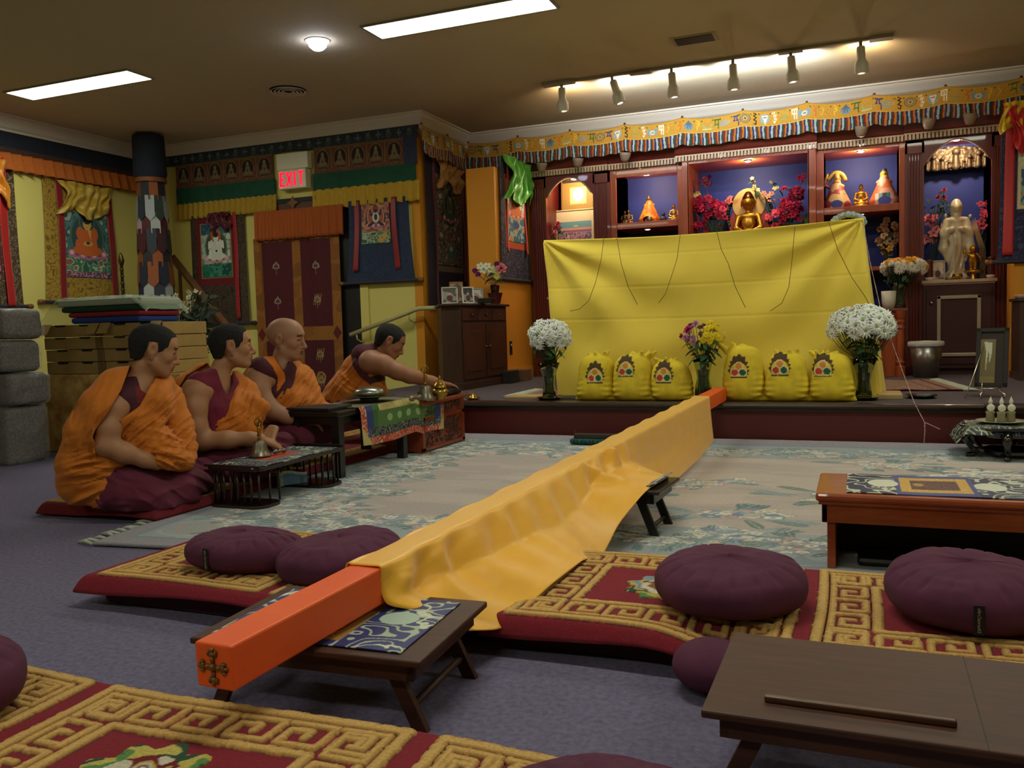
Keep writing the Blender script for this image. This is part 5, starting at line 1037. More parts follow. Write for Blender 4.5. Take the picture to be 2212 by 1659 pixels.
tag(sheet('brocade_cover', P, a, m_broc, None, .003), 'navy and green brocade cover on the black carved stool', 'cloth')
t = thing('offering_plate', 'white plate with pale butter offerings on the carved stool', 'plate', (hc[0]-.06, hc[1], .222)); c = (hc[0]-.06, hc[1], .222)
MB().lathe([(.06, 0), (.13, .012), (.135, .016), (.06, .006), (.0, .006)], c, 28).build('plate', M('cream_china', '#b9b5a0', .3), t, smooth=True)
for k, (x, y) in enumerate(((-.055, 0), (0, -.03), (.055, 0))):
    p = (c[0]+x, c[1]+y, c[2]+.008); b = MB().lathe([(.026, 0), (.022, .045), (.026, .06), (.0, .062)], p, 16).build('dough_cup', M('dough', '#8f8a68', .7), t, smooth=True)
    MB().ball((p[0], p[1]-.024, p[2]+.085), (.022, .006, .022), 16, 10).build('butter_disc', M('white_butter', '#e0dccc', .4), b, smooth=True); MB().lathe([(.01, 0), (.012, .02), (.0, .05)], (p[0], p[1]-.01, p[2]+.105), 10).build('butter_tip', M('white_butter', '#e0dccc', .4), b, smooth=True)
# ---- bags and cartons at the left
m_bag = M('speckled_packing', '#221c1a', .6, col2='#6a5c54', nscale=60, coat=.0, bump=.5, bscale=60); m_film = M('clear_film', '#dfe6ea', .1, alpha=.12)
def pbag(x0, x1, y0, y1, z0, z1, label, seed):
    t = thing('plastic_bag', label, 'bag', ((x0+x1)/2, (y0+y1)/2, z0)); F = Field((x0-.03, y0-.03, z0-.02), (x1+.03, y1+.03, z1+.02), .012); X, Y, Z = F.grid()
    r = .045; cx, cy, cz = (x0+x1)/2, (y0+y1)/2, (z0+z1)/2; qx = np.abs(X-cx)-(x1-x0)/2+r; qy = np.abs(Y-cy)-(y1-y0)/2+r; qz = np.abs(Z-cz)-(z1-z0)/2+r
    F.d = np.sqrt(np.maximum(qx, 0)**2+np.maximum(qy, 0)**2+np.maximum(qz, 0)**2)+np.minimum(np.maximum(qx, np.maximum(qy, qz)), 0)-r+.018*(fbm(X*9+seed, Y*9, Z*9, 2)-.45)
    vs, q = F.mesh(); npmesh('contents', vs, q, m_bag, t)
    c = np.array([cx, cy, cz]); dv = vs-c; n_ = dv/np.linalg.norm(dv, axis=1)[:, None]; wv = .01+.014*np.abs(np.sin(12*fbm(vs[:, 0]*8+seed, vs[:, 1]*8, vs[:, 2]*8, 2)*3)); vv = vs+n_*wv[:, None]; vv[:, 2] = np.maximum(vv[:, 2], z0+.001)
    npmesh('clear_wrap', vv, q, m_film, t); return t
for k, (z0, z1, x1, w_) in enumerate(((.91, 1.125, -5.6, 'grey speckled packet in clear plastic, topmost at the left edge'), (.67, .9, -5.64, 'grey speckled packet in clear plastic, second from the top at the left edge'), (.43, .66, -5.57, 'grey speckled packet in clear plastic, third from the top at the left edge'))): pbag(-6.35, x1, 4.28, 4.62, z0, z1, w_, k*3)
pbag(-5.93, -5.62, 4.28, 4.62, 0, .42, 'upright plastic-wrapped packet at the foot of the pile, nearest the ochre chest', 13); pbag(-6.35, -5.95, 4.28, 4.62, 0, .42, 'upright plastic-wrapped packet at the foot of the pile, cut by the photo edge', 17)
tag(MB().bx(-6.4, -4.55, 4.92, 5.45, 0, .62).build('ochre_chest', M('mottled_ochre', '#8e5c1e', .7, col2='#d0b068', nscale=7, bump=.2, bscale=30), None, bevel=.012), 'mottled ochre and brown chest on the floor behind the first monk', 'chest')
m_card = M('cardboard', '#947844', .85, col2='#9e844c', nscale=8)
proto = None; rs = np.random.RandomState(8)
for r_ in range(4):
    for c_ in range(2):
        x0 = -6.0+c_*.62+rs.rand()*.02; z0 = .622+r_*.097; lab = 'flat brown cardboard tray, %s, %s stack' % (['bottom one', 'second from the bottom', 'third from the bottom', 'top one with open flaps'][r_], ['left', 'right'][c_])
        if proto is None:
            t = thing('cardboard_tray', lab, 'box', (x0+.3, 5.17, z0), 0, 'cardboard trays on the ochre chest'); MB().bx(x0, x0+.6, 4.94, 5.4, z0, z0+.093).build('carton', m_card, t, bevel=.004)
            for xs in (.12, .38): MB().prism([(x0+xs, z0+.094), (x0+xs+.12, z0+.094), (x0+xs+.105, z0+.08), (x0+xs+.015, z0+.08)], 4.935, 4.94, lambda a, b, c: (a, c, b)).build('slot', M('slot_dark', '#140e06', .9), t)
            MB().bx(x0+.55, x0+.6, 4.934, 4.94, z0, z0+.09).build('side_flap', M('cardboard_dark', '#6c5630', .85), t); proto = t
        else: t = copy_thing(proto, (x0+.3, 5.17, z0), 0, lab)
        if r_ == 3:
            for xs in (.0, .5): MB().add([(x0+xs, 4.93, z0+.1), (x0+xs+.1, 4.93, z0+.1), (x0+xs+.12, 4.86, z0+.02), (x0+xs+.02, 4.86, z0+.02)], [(0, 1, 2, 3)]).build('open_flap', m_card, t, solid=.004)
for k, (col, z0, z1, x0, nm) in enumerate((('#1c3c8c', 1.014, 1.06, -5.72, 'royal blue'), ('#8c1c28', 1.062, 1.1, -5.75, 'red'), ('#0f3a24', 1.102, 1.145, -5.82, 'dark green'), ('#9fa89a', 1.147, 1.2, -5.86, 'grey-white'))):
    tag(MB().bx(x0, -5.02+.01*k, 4.96, 5.38, z0, z1).build('folded_fabric', M('folded_'+nm, col, .85, bump=.3, bscale=60), None, bevel=.018), nm+' folded fabric in the pile on the cardboard trays', 'fabric', 'folded fabrics on the cartons')
a = Art(1.5, .5, 90, 40, '#8fa090')
def P(U, V):
    X = -6.08+U*.78; top = 1.215; dl = np.clip(-5.84-X, 0, 1); dr = np.clip(X+5.06, 0, 1); z = top-dl*.95-dr*.75-np.clip(.02-V, 0, 1)+.02*(fbm(U*9, V*9, 1)-.4)*(1+6*np.clip(dl, 0, .2)); return X, 4.93+V*.9, z
tag(sheet('plastic_sheet', P, a, M('milky_plastic', '#b8ccb4', .3, alpha=.22, bump=.4, bscale=14), None, .002), 'milky plastic sheet thrown over the folded fabrics', 'plastic sheet')
# ================================================================== things on the stage and in the altar
_FM = {}
def flower_mesh(kind, col, ccol):
    key = (kind, col, ccol)
    if key in _FM: return _FM[key]
    mb = MB(); rs = np.random.RandomState(len(_FM)+5); mb.mi = 0
    def petal(an, L, wd, lift, curl, r0=.12, m=0):
        mb.mi = m; e = Vector((math.cos(an), math.sin(an), 0)); n_ = Vector((-e.y, e.x, 0)); rows = []
        for k, (u, ww) in enumerate(((0, .5), (.35, 1), (.75, .9), (1, .25))):
            p = e*(r0+L*u)+Vector((0, 0, lift*u-curl*u*u)); rows += [p-n_*wd*ww+Vector((0, 0, .12*wd)), p, p+n_*wd*ww+Vector((0, 0, .12*wd))]
        mb.add(rows, [(k*3+j, k*3+j+1, k*3+j+4, k*3+j+3) for k in range(3) for j in range(2)])
    if kind == 'mum':
        for ring, (n, L, lift) in enumerate(((14, .92, .12), (12, .75, .4), (8, .5, .55))):
            for i in range(n): petal(2*math.pi*(i+.5*ring+rs.rand()*.2)/n, L*(.85+.25*rs.rand()), .1, lift, .35+.3*rs.rand())
        mb.mi = 1; mb.ball((0, 0, .06), (.15, .15, .1), 10, 6)
    elif kind == 'orchid':
        for i in range(5): petal(2*math.pi*i/5+rs.rand()*.2, .85, .33, .25, .3)
        mb.mi = 1; mb.ball((0, 0, .1), (.16, .16, .16), 8, 5)
    elif kind == 'rose':
        for ring, (n, L, lift) in enumerate(((6, .8, .2), (6, .6, .55), (5, .35, .75))):
            for i in range(n): petal(2*math.pi*(i+.5*ring)/n+rs.rand()*.3, L*(.85+.3*rs.rand()), .3*(1-.25*ring), lift, .25, .08)
    elif kind == 'leaf': petal(0, 1.0, .2, .15, .35, 0); 
    o = mb.build('tmp', [M('petal'+col, col, .85), M('centre'+ccol, ccol, .8)]); o.location = (0, 0, 0); me = o.data
    vs = np.array(mb.v); me.vertices.foreach_set('co', vs.ravel().astype(np.float32)); bpy.data.objects.remove(o); _FM[key] = me; return me
def put_flower(t, kind, col, ccol, pos, r, d, name='flower', spin=0.0):
    o = bpy.data.objects.new(name, flower_mesh(kind, col, ccol)); sc.collection.objects.link(o); o.parent = t; L = WM[t.name].inverted() @ V3(pos)
    q = V3(d).normalized().to_track_quat('Z', 'Y').to_matrix().to_4x4() @ Matrix.Rotation(spin, 4, 'Z'); o.matrix_local = Matrix.Translation(L) @ q @ Matrix.Scale(r, 4); WM[o.name] = WM[t.name]; return o
m_stem = M('stem_green', '#1c3018', .6, col2='#2c4622', nscale=40); m_glass = M('vase_glass', '#d8e8dc', .04, trans=1.0); m_leaf = '#254a22'
def stems(t, base, heads, neck=None, n=None, r=.0022):
    mb = MB(); rs = np.random.RandomState(3)
    for p in heads:
        p = V3(p); b = V3(base)+Vector((rs.randn()*.012, rs.randn()*.012, 0)); m_ = V3(neck)+Vector(((p.x-neck[0])*.18, (p.y-neck[1])*.18, 0)) if neck is not None else (b+p)/2
        mb.tube([b, m_, (m_+p)/2+Vector(((p.x-m_.x)*.12, 0, 0)), p], r, 5)
    o = mb.build('stems', m_stem, t, smooth=True); o['kind'] = 'stuff'; return o
def flower_vase(label, bx, by, hz, zone, flowers, leafn=26, seed=1, stand=True, prof=None, zb=None):
    """zone: centre and radii of the flower dome; flowers: (kind, colour, centre colour, size, count, selector)"""
    rs = np.random.RandomState(seed); z0 = (STZ if zb is None else zb)+(.025 if stand else 0); t = thing('flower_vase', label, 'flowers', (bx, by, z0))
    prof = prof or [(.052, 0), (.056, .01), (.05, .05), (.043, .1), (.052, .17), (.07, .22), (.09, .27)]
    k = hz/.27; pr = [(r, z*k) for r, z in prof]; inner = [(max(r-.004, .001), z) for r, z in pr[::-1]]; inner[-1] = (pr[0][0]-.006, .02)
    MB().lathe(pr+inner+[(.0, .02)], (bx, by, z0), 32).build('glass_vase', m_glass, t, smooth=True)
    MB().lathe([(.0, .022), (pr[0][0]-.008, .022), (pr[3][0]-.008, pr[3][1]), (pr[4][0]-.01, pr[4][1]), (.0, pr[4][1])], (bx, by, z0), 24).build('water', M('vase_water', '#7fa08a', .05, trans=.85), t, smooth=True)
    if stand:
        s = thing('round_stand', 'low round black lacquered stand under the vase: '+label[:40].split(',')[0], 'stand', (bx, by, STZ)); MB().lathe([(.085, 0), (.09, .006), (.08, .012), (.1, .018), (.1, .024), (.0, .024)], (bx, by, STZ+.0005), 28).build('stand_disc', m_ebony, s, smooth=False, auto=True)
    (cx, cz, rx, rz) = zone; heads = []
    for kind, col, cc, size, cnt, sel in flowers:
        got = 0; tries = 0
        while got < cnt and tries < 4000:
            tries += 1; an = rs.rand()*2*math.pi; el = math.asin(rs.rand()*1.4-.4); wob = 1+.16*math.sin(an*3+seed)-.12*rs.rand(); d = Vector((math.cos(an)*math.cos(el), math.sin(an)*math.cos(el), math.sin(el)))
            p = Vector((cx+d.x*rx*wob, by+d.y*rx*.8*wob, cz+d.z*rz*wob))
            if sel and not sel(d): continue
            if any((p-q).length < size*1.0 for q in heads): 
                if tries < 2500: continue
            put_flower(t, kind, col, cc, p, size*(.85+.3*rs.rand()), d+Vector((0, -.25, .1)), spin=rs.rand()*6); heads.append(p); got += 1
    stems(t, (bx, by, z0+.03), heads, (bx, by, z0+hz*.95)); lm = flower_mesh('leaf', m_leaf, m_leaf)
    for i in range(leafn):
        an = rs.rand()*6.28; u = rs.rand(); p = (bx+(cx-bx)*u+math.cos(an)*(.04+.07*u), by+math.sin(an)*(.04+.06*u), z0+hz*.95+(cz-z0-hz)*(u*.9)); put_flower(t, 'leaf', m_leaf, m_leaf, p, .07+.03*rs.rand(), (math.cos(an)*.6, math.sin(an)*.6, .9), 'leaf', rs.rand()*6)
    return t
p1 = at_z(1187, 864, STZ); p2 = at_y(1520, 858, 6.42); p2[2] = STZ; p3 = at_z(1866, 864, STZ)
g1 = at_y(1187, 727, p1[1]); g3 = at_y(1868, 705, p3[1]); g2 = at_y(1515, 728, p2[1])
flower_vase('glass vase of white chrysanthemums left of the yellow sacks', p1[0], p1[1], .27, (g1[0], g1[2]-.005, .165, .125), [('mum', '#dfe4e2', '#a9b060', .052, 44, None)], seed=2)
flower_vase('glass vase of white daisies right of the sacks, before the yellow cloth edge', p3[0], p3[1], .27, (g3[0], g3[2], .23, .14), [('mum', '#e4e8e6', '#7fa03c', .056, 54, None)], seed=5, leafn=40)
flower_vase('glass vase of pink and yellow flowers standing between the sacks', p2[0], p2[1], .28, (g2[0], g2[2], .16, .115), [('mum', '#e8cc1c', '#c8a018', .03, 24, lambda d: d.x > .15), ('rose', '#b07aa0', '#c890a0', .03, 13, lambda d: d.x < .1), ('rose', '#b81c74', '#b81c74', .042, 3, lambda d: d.x < -.5)], seed=7, leafn=44, prof=[(.06, 0), (.066, .02), (.058, .09), (.045, .14), (.055, .2), (.07, .25), (.078, .27)])
p = at_z(1990, 860, STZ); s = thing('round_stand', 'empty low round black stand on the stage edge right of the daisies', 'stand', (p[0], p[1], STZ)); MB().lathe([(.085, 0), (.09, .006), (.08, .012), (.105, .018), (.1, .026), (.0, .026)], (p[0], p[1], STZ+.0005), 28).build('stand_disc', m_ebony, s, auto=True)
# ---------------------------------------------------------------- yellow cloth over a frame
m_ycl = M('yellow_cotton', '#e6cb48', .8, col2='#ead050', nscale=3, bump=.12, bscale=300, sheen=.15)
YT = 6.78; NX, NZ = 260, 130; u = np.linspace(0, 1, NX); v = np.linspace(0, 1, NZ); U, V = np.meshgrid(u, v)
a_, b_ = at_y(1175, 520, YT), at_y(1862, 472, YT); xl, xr = a_[0], b_[0]; bl = at_y(1192, 862, 6.6)[0]; br = .15
X = (xl+(xr-xl)*U)*(V)+(bl+(br-bl)*U)*(1-V); Zt = a_[2]+(b_[2]-a_[2])*U-.03*np.sin(math.pi*U)**1; Z = STZ+.002+(Zt-STZ)*V
dl = np.hypot(U, (1-V)*.6); dr = np.hypot(1-U, (1-V)*.6); al = np.arctan2((1-V)*.6, U+1e-3); ar = np.arctan2((1-V)*.6, 1-U+1e-3)
wr = .03*np.sin(al*11+.5)*np.exp(-((dl-.25)/.3)**2)+.028*np.sin(ar*13)*np.exp(-((dr-.22)/.26)**2)+.022*np.sin(U*16+2*V)*(1-V)+.012*np.sin((U*3-V*5)*3)+.004*(np.abs(((V*5.0+.05) % 1)-.5) < .012)
bel = -.09*np.sin(math.pi*U)**.5*(1-V)**1.5-.04*np.sin(math.pi*V)*np.sin(math.pi*U)
Y = YT+wr*.8+bel+0*U; vs = [np.stack([X.ravel(), Y.ravel(), Z.ravel()], 1)]; I, J = np.meshgrid(np.arange(NX-1), np.arange(NZ-1)); q0 = (J*NX+I); Q = [np.stack([q0, q0+1, q0+NX+1, q0+NX], -1).reshape(-1, 4)]
yc = thing('yellow_cloth_screen', 'large yellow cotton cloth draped over a tall frame in the middle of the stage', 'cloth', (-1.15, 6.8, STZ))
npmesh('front_drop', vs[0], Q[0], m_ycl, yc, True, None, .004)
def side(col, name, out, yb, yt):
    e = np.stack([X[:, col], Y[:, col], Z[:, col]], 1); n = 24; s_ = np.linspace(0, 1, n); P = e[:, None, :]+np.stack([(out*s_[None, :]*(1-V[:, :1])+.012*np.sin(s_*9)[None, :]), (yb*(1-V[:, :1])+yt*V[:, :1])*s_[None, :], 0*s_[None, :]+0*V[:, :1]], -1)
    I, J = np.meshgrid(np.arange(n-1), np.arange(NZ-1)); q0 = J*n+I; npmesh(name, P.reshape(-1, 3), np.stack([q0, q0+1, q0+n+1, q0+n], -1).reshape(-1, 4), m_ycl, yc, True, None, .004)
side(-1, 'side_drop', .05, .42, .5); side(0, 'side_drop', -.05, .42, .5)
e = np.stack([X[-1], Y[-1], Z[-1]], 1); P = e[:, None, :]+np.stack([np.zeros(12), np.linspace(0, .5, 12), -.02*np.sin(np.linspace(0, 3.14, 12))], 1)[None]; I, J = np.meshgrid(np.arange(11), np.arange(NX-1)); q0 = J*12+I; npmesh('top_cover', P.reshape(-1, 3), np.stack([q0, q0+1, q0+13, q0+12], -1).reshape(-1, 4), m_ycl, yc, True, None, .004)
def yfront(px, py):
    """point on the front of the cloth"""
    p = at_y(px, py, YT-.06); return (p[0], p[1]-.045, p[2])
for pts, lab in (([(1308, 512), (1302, 560), (1290, 610), (1275, 650), (1255, 668), (1235, 672)], 'dark cord hanging in a curve on the left part of the yellow cloth'), ([(1472, 505), (1465, 560), (1452, 600), (1440, 635), (1425, 655)], 'dark cord hanging on the yellow cloth left of its middle'), ([(1550, 500), (1560, 540), (1575, 570), (1590, 620), (1612, 665)], 'dark cord hanging on the yellow cloth right of its middle'), ([(1718, 490), (1712, 560), (1705, 620), (1690, 655), (1665, 672)], 'dark cord curving down the right part of the yellow cloth'), ([(1790, 480), (1810, 540), (1840, 600), (1868, 640), (1880, 662)], 'two dark cords running down to the right edge of the yellow cloth'), ([(1335, 512), (1345, 570), (1360, 620), (1380, 658)], 'thin cord hanging between the curves on the yellow cloth')):
    tag(MB().tube([yfront(*p) for p in pts], .0022, 5).build('hanging_cord', M('dark_cord', '#4a3c12', .8), None, smooth=True), lab, 'cord')
pts = [at_y(1864, 480, YT-.1), at_y(1878, 560, 6.7), at_y(1905, 680, 6.6), at_y(1945, 790, 6.45), at_y(1975, 870, 6.22), at_y(1997, 912, 6.1)]
cw = MB(); cw.tube(pts+[at_y(2030, 927, 5.85)], .0028, 6); cw.tube([pts[-1], at_y(1998, 930, 6.1), at_y(1996, 958, 6.1)], .0035, 6)
tag(cw.build('twisted_cord', M('red_white_cord', '#8c3038', .8, col2='#c8bcb0', nscale=60), None, smooth=True), 'thin red and white twisted cord from the yellow cloth down to the black stool', 'cord')
tag(MB().bx(at_z(1138, 850, STZ)[0], -2.3, 6.5, 6.72, STZ, STZ+.02).build('wooden_board', M('pale_board', '#a88c58', .7, col2='#b89a68', nscale=6), None, bevel=.003), 'pale wooden board under the left end of the yellow cloth', 'board')
tag(MB().bx(.14, .3, 6.62, 7.0, STZ, STZ+.03).build('wooden_board', M('pale_board', '#a88c58', .7, col2='#b89a68', nscale=6), None, bevel=.003), 'pale wooden board under the right end of the yellow cloth', 'board')
# ---------------------------------------------------------------- yellow sacks with an emblem
m_sack = M('sack_cotton', rough=.82, paint=True, col2='#fff', nscale=12, bump=.1, bscale=120)
def sack(x0, x1, yt, ex, ey, label, seed, lean=0.0, neck=.5):
    A = at_z(x0, 865, STZ); B = at_z(x1, 865, STZ); by = 6.45; A = at_y(x0, 865, by-.1); B = at_y(x1, 865, by-.1); w = (B[0]-A[0]); cx = (A[0]+B[0])/2; h = at_y((x0+x1)/2, yt, by)[2]-STZ; D_ = .13
    t = thing('yellow_sack', label, 'sack', (cx, by, STZ), 0, 'row of yellow sacks before the cloth'); F = Field((cx-w*.62, by-D_-.06, STZ-.02), (cx+w*.62, by+D_+.06, STZ+h+.05), .0062); X, Y, Z = F.grid(); z = (Z-STZ)/h
    hw = w*.5*(1.02-.25*np.clip(z, 0, 1)**1.3+.02*np.sin(z*9+seed)); hd = D_*(1-.3*z); xc = cx+lean*z*w; k = 3.0
    zc = STZ+h*.46; f = (np.abs((X-xc)/hw)**k+np.abs((Y-by)/hd)**k+np.abs((Z-zc)/(h*.47))**4.5)**(1/3.4)-1; F.d = (f*D_*.9+.005*(fbm(X*5+seed, Y*5, Z*7, 2)-.5)+.004*np.sin(Z*150+6*fbm(X*6, Y*5, seed))*np.clip(1-z*1.6, 0, 1)*np.clip((np.abs(X-xc)/hw-.35)*2, 0, 1)).astype(np.float32)
    for s_ in (-1, 1): F.cap((cx+s_*w*.36, by-.02, STZ+.035), (cx+s_*w*.505, by-.03, STZ+.012), .03, .01, .03)
    tx = cx+(neck-.5)*w+lean*w; rs = np.random.RandomState(seed)
    for i in range(7): an = i*.9+seed; F.cap((tx+.03*math.cos(an), by+.025*math.sin(an), STZ+h*.84), (tx+(.075+.03*rs.rand())*math.cos(an), by+.05*math.sin(an), STZ+h*(.93+.06*rs.rand())), .022, .012, .018)
    vs, q = F.mesh(); vs[:, 2] = np.maximum(vs[:, 2], STZ+.001); cols = np.tile(np.array(lin('#dcc22c'), np.float32), (len(vs), 1))
    e = at_y(ex, ey, by-D_*.9); s = .11; u_ = (vs[:, 0]-e[0])/s; v_ = (vs[:, 2]-e[2])/s; fr = vs[:, 1] < by-.02
    def C(m, c): cols[m & fr] = lin(c)
    an = np.arctan2(v_+.25, u_); rr = np.hypot(u_, v_+.25); rad = .6+.42*np.clip(np.sin(an), 0, 1)**4+.17*np.abs(((an*2.6) % 1)-.5)*2; rad = rad*np.where(np.sin(an) < -.35, .86, 1); C((rr < rad*.95) & (rr > .54) & (v_ > -.66), '#4a3418'); 
    C((np.abs(v_+.68) < .04) & (np.abs(u_) < .55), '#4a4420')
    for (x, y, c) in ((0, .06, '#d88a2c'), (-.25, -.36, '#c03c22'), (.25, -.36, '#17593a')): C(np.hypot(u_-x, v_-y) < .29, '#dcd298'); C(np.hypot(u_-x, v_-y) < .215, c)
    npmesh('sack_body', vs, q, m_sack, t, True, cols); MB().tube([(tx+.034*math.cos(i*.52), by+.03*math.sin(i*.52), STZ+h*.87) for i in range(12)], .004, 6, True).build('tie_cord', M('gold_tie', '#c89a1c', .6), t, smooth=True)
for args in ((1240, 1322, 758, 1284, 806, 'yellow sack with flaming jewel emblem, first from the left', 1, .03, .55), (1318, 1408, 757, 1350, 792, 'yellow sack with a tied corner and emblem set high, second from the left', 2, 0, .75), (1402, 1496, 772, 1432, 805, 'shorter yellow sack just left of the pink and yellow flowers', 3, -.06, .42), (1556, 1650, 738, 1595, 793, 'tallest yellow sack, just right of the pink and yellow flowers', 4, .02, .2), (1648, 1748, 754, 1684, 788, 'yellow sack with folded top, second from the right', 5, 0, .5), (1746, 1848, 755, 1777, 790, 'yellow sack beside the vase of daisies, last in the row', 6, 0, .3)): sack(*args)
# ---------------------------------------------------------------- figures in the altar
m_gold = M('gilt_figure', rough=.3, metal=.85, paint=True); m_fig = M('painted_figure', rough=.55, paint=True)
def seated(label, x, y, z, h, body, hair, robe=None, head=1.0, mat=None, base=True, cat='statue', halo=None, robe2=None, sword=False, name='seated_statue'):
    t = thing(name, label, cat, (x, y, z)); s = h; F = Field((x-.42*s, y-.3*s, z-.01), (x+.42*s, y+.25*s, z+1.08*s), max(.0035, s/75)); k = .03*s; A = lambda a, b, c: (x+a*s, y+b*s, z+c*s)
    if base: F.ell(A(0, 0, .05), (.3*s, .22*s, .06*s), k); F.ell(A(0, 0, .1), (.27*s, .2*s, .04*s), k)
    if robe:
        F.cap(A(0, 0, .62), A(0, 0, .12), .1*s, .33*s, k)
    else:
        F.cap(A(-.22, -.08, .17), A(.1, -.14, .16), .06*s, .05*s, k); F.cap(A(.22, -.08, .17), A(-.1, -.14, .15), .06*s, .05*s, k); F.ell(A(0, 0, .22), (.14*s, .11*s, .1*s), k)
    F.ell(A(0, 0, .42), (.13*s, .09*s, .17*s), k); F.ell(A(0, 0, .55), (.18*s, .08*s, .07*s), k); F.cap(A(0, 0, .6), A(0, 0, .7), .05*s, .045*s, k)
    for q in ((-1, 1) if not robe else ()): F.chain([A(q*.18, 0, .54), A(q*.23, -.05, .33), A(q*.08, -.15, .25)], [.05*s, .045*s, .035*s], k)
    hs = head; F.ell(A(0, -.01, .66+.11*hs), (.085*s*hs, .09*s*hs, .115*s*hs), k*.6); F.ell(A(0, .01, .66+.2*hs), (.05*s*hs, .05*s*hs, .05*s*hs), k)
    for q in (-1, 1): F.ell(A(q*.09*hs, 0, .64+.1*hs), (.015*s, .02*s, .05*s*hs), k*.3)
    F.ell(A(0, -.095*hs, .66+.09*hs), (.012*s, .018*s, .03*s), k*.4)
    if sword:
        F.chain([A(-.18, 0, .54), A(-.3, 0, .62), A(-.22, 0, .85)], [.04*s, .035*s, .03*s], k)
        rs = np.random.RandomState(2)
        for i in range(9): an = .3+i*.3; F.ell(A(.19*math.cos(an), .08, .64+.25*math.sin(an)), .06*s, k)
    vs, q = F.mesh(); zz = (vs[:, 2]-z)/s; yy = (vs[:, 1]-y)/s; cols = np.tile(np.array(lin(body), np.float32), (len(vs), 1))
    hm = (zz > .66+.14*hs) | ((zz > .66+.06*hs) & (yy > .02)); cols[hm] = lin(hair)
    if robe:
        m_ = zz < .66; n_ = fbm(vs[:, 0]*6/s, vs[:, 1]*6/s, vs[:, 2]*6/s, 2); cols[m_] = lin(robe)
        if robe2: cols[m_ & (n_ > .5)] = lin(robe2)
        if robe2 and sword is None: 
            xx = (vs[:, 0]-x)/s
            for i, c in enumerate(('#b8b0a0', '#2a6a7a', '#1a1a20', '#2a6a7a', '#c89a98')): cols[(zz < .27) & (np.abs(xx+.16-.08*i) < .04)] = lin(c)
    o = npmesh('figure', vs, q, mat or m_gold, t, True, cols)
    if halo:
        MB().lathe([(.15*s*hs, -.012), (.19*s*hs, -.02), (.215*s*hs, -.01), (.215*s*hs, .01), (.15*s*hs, .012)], A(0, .12, .78), 30, (0, -1, 0)).build('halo_ring', M('halo_gold', '#c89c58', .4, .6), t, smooth=False, auto=True); MB().lathe([(.15*s*hs, -.004), (.15*s*hs, .006), (.0, .006)][::1], A(0, .12, .78), 30, (0, -1, 0)).lathe([(.0, -.004), (.15*s*hs, -.004)], A(0, .12, .78), 30, (0, -1, 0)).build('halo_disc', M('halo_inner', '#6a4420', .6), t)
        MB().lathe([(.24*s, -.01), (.36*s, -.02), (.37*s, .01), (.0, .01)], A(0, .14, .42), 30, (0, -1, 0)).build('body_halo', M('halo_red', '#8c2c20', .5), t, auto=True)
        fm_ = MB()
        for i in range(30): an = math.pi*(i/29)*1.25-.39; fm_.ball((x+math.cos(an)*.4*s, y+.15*s, z+(.58+.42*math.sin(an))*s), .045*s, 8, 6)
        o = fm_.build('leaf_aureole', M('aureole_dark', '#1c2820', .4, .4), t, smooth=True); o['kind'] = 'stuff'
    if sword: MB().box((0, 0, 0), (.02*s, .01*s, .4*s), None).build('sword', M('sword_steel', '#c8c0b0', .25, .9), t).matrix_local = WM[t.name].inverted() @ Matrix.Translation(A(-.36, -.02, .8)) @ Matrix.Rotation(R(42), 4, 'Y') @ WM[t.name] if False else Matrix.Identity(4)
    return t
def on(px, py, z, Y): p = at_y(px, py, Y); return (p[0], Y, z)
SH = 2.001
x, y, z = on(1350, 481, SH, 9.55); seated('small dark bronze seated figure at the left end of the left shelf', x, y, z, .17, '#5a4630', '#2a2018')
x, y, z = on(1358, 470, SH, 9.68); seated('small pale bronze figure behind the dark one at the left end of the left shelf', x, y, z, .2, '#8a7048', '#5a4830')
x, y, z = on(1403, 480, SH, 9.6); seated('dark-faced statue wrapped in an orange and yellow robe on the left shelf', x, y, z, .36, '#6a4a20', '#1c140c', '#c8621a', .8, m_fig, False, robe2='#d89a20')
x, y, z = on(1403, 482, SH, 9.47); tag(MB().lathe([(.0, 0), (.03, 0), (.035, .02), (.03, .05), (.0, .055)], (x, y, z), 16).build('bronze_bowl', m_bronze, None, smooth=True), 'small dark round vessel before the orange-robed statue on the left shelf', 'vessel')
x, y, z = on(1433, 478, SH, 9.6); t = thing('small_bust', 'small dark blue-grey bust right of the orange-robed statue', 'statue', (x, y, z)); MB().ball((x, y, z+.035), (.04, .03, .035)).ball((x, y, z+.085), (.022, .024, .028)).build('bust', M('dark_stone', '#1c2430', .6), t, smooth=True)
x, y, z = on(1456, 478, SH, 9.6); seated('small golden seated figure at the right end of the left shelf', x, y, z, .21, '#a88440', '#6a5428')
x, y, z = on(1617, 500, 1.681, 9.6); seated('golden buddha with round halo in the centre niche', x, y, z, .58, '#c08c30', '#4a2c14', head=1.38, base=True, halo=True)
x, y, z = on(1808, 445, SH, 9.58); seated('golden crowned figure raising a sword on the right shelf', x, y, z, .42, '#a87c38', '#a88438', '#8c2c34', .85, m_fig, False, robe2='#b0905c', sword=True)
MB().box((0, 0, 0), (.012, .006, .2), Matrix.Rotation(R(38), 4, 'Y')).v and tag(MB().tube([(x-.14, y-.03, z+.22), (x-.02, y-.03, z+.36)], .007, 6).build('raised_sword', M('sword_steel', '#c8c0b0', .25, .9), None), 'thin raised sword beside the crowned figure on the right shelf', 'sword')
x, y, z = on(1860, 440, SH, 9.58); seated('small gilt seated buddha between the two robed figures on the right shelf', x, y, z, .26, '#c08a2c', '#1a1418')
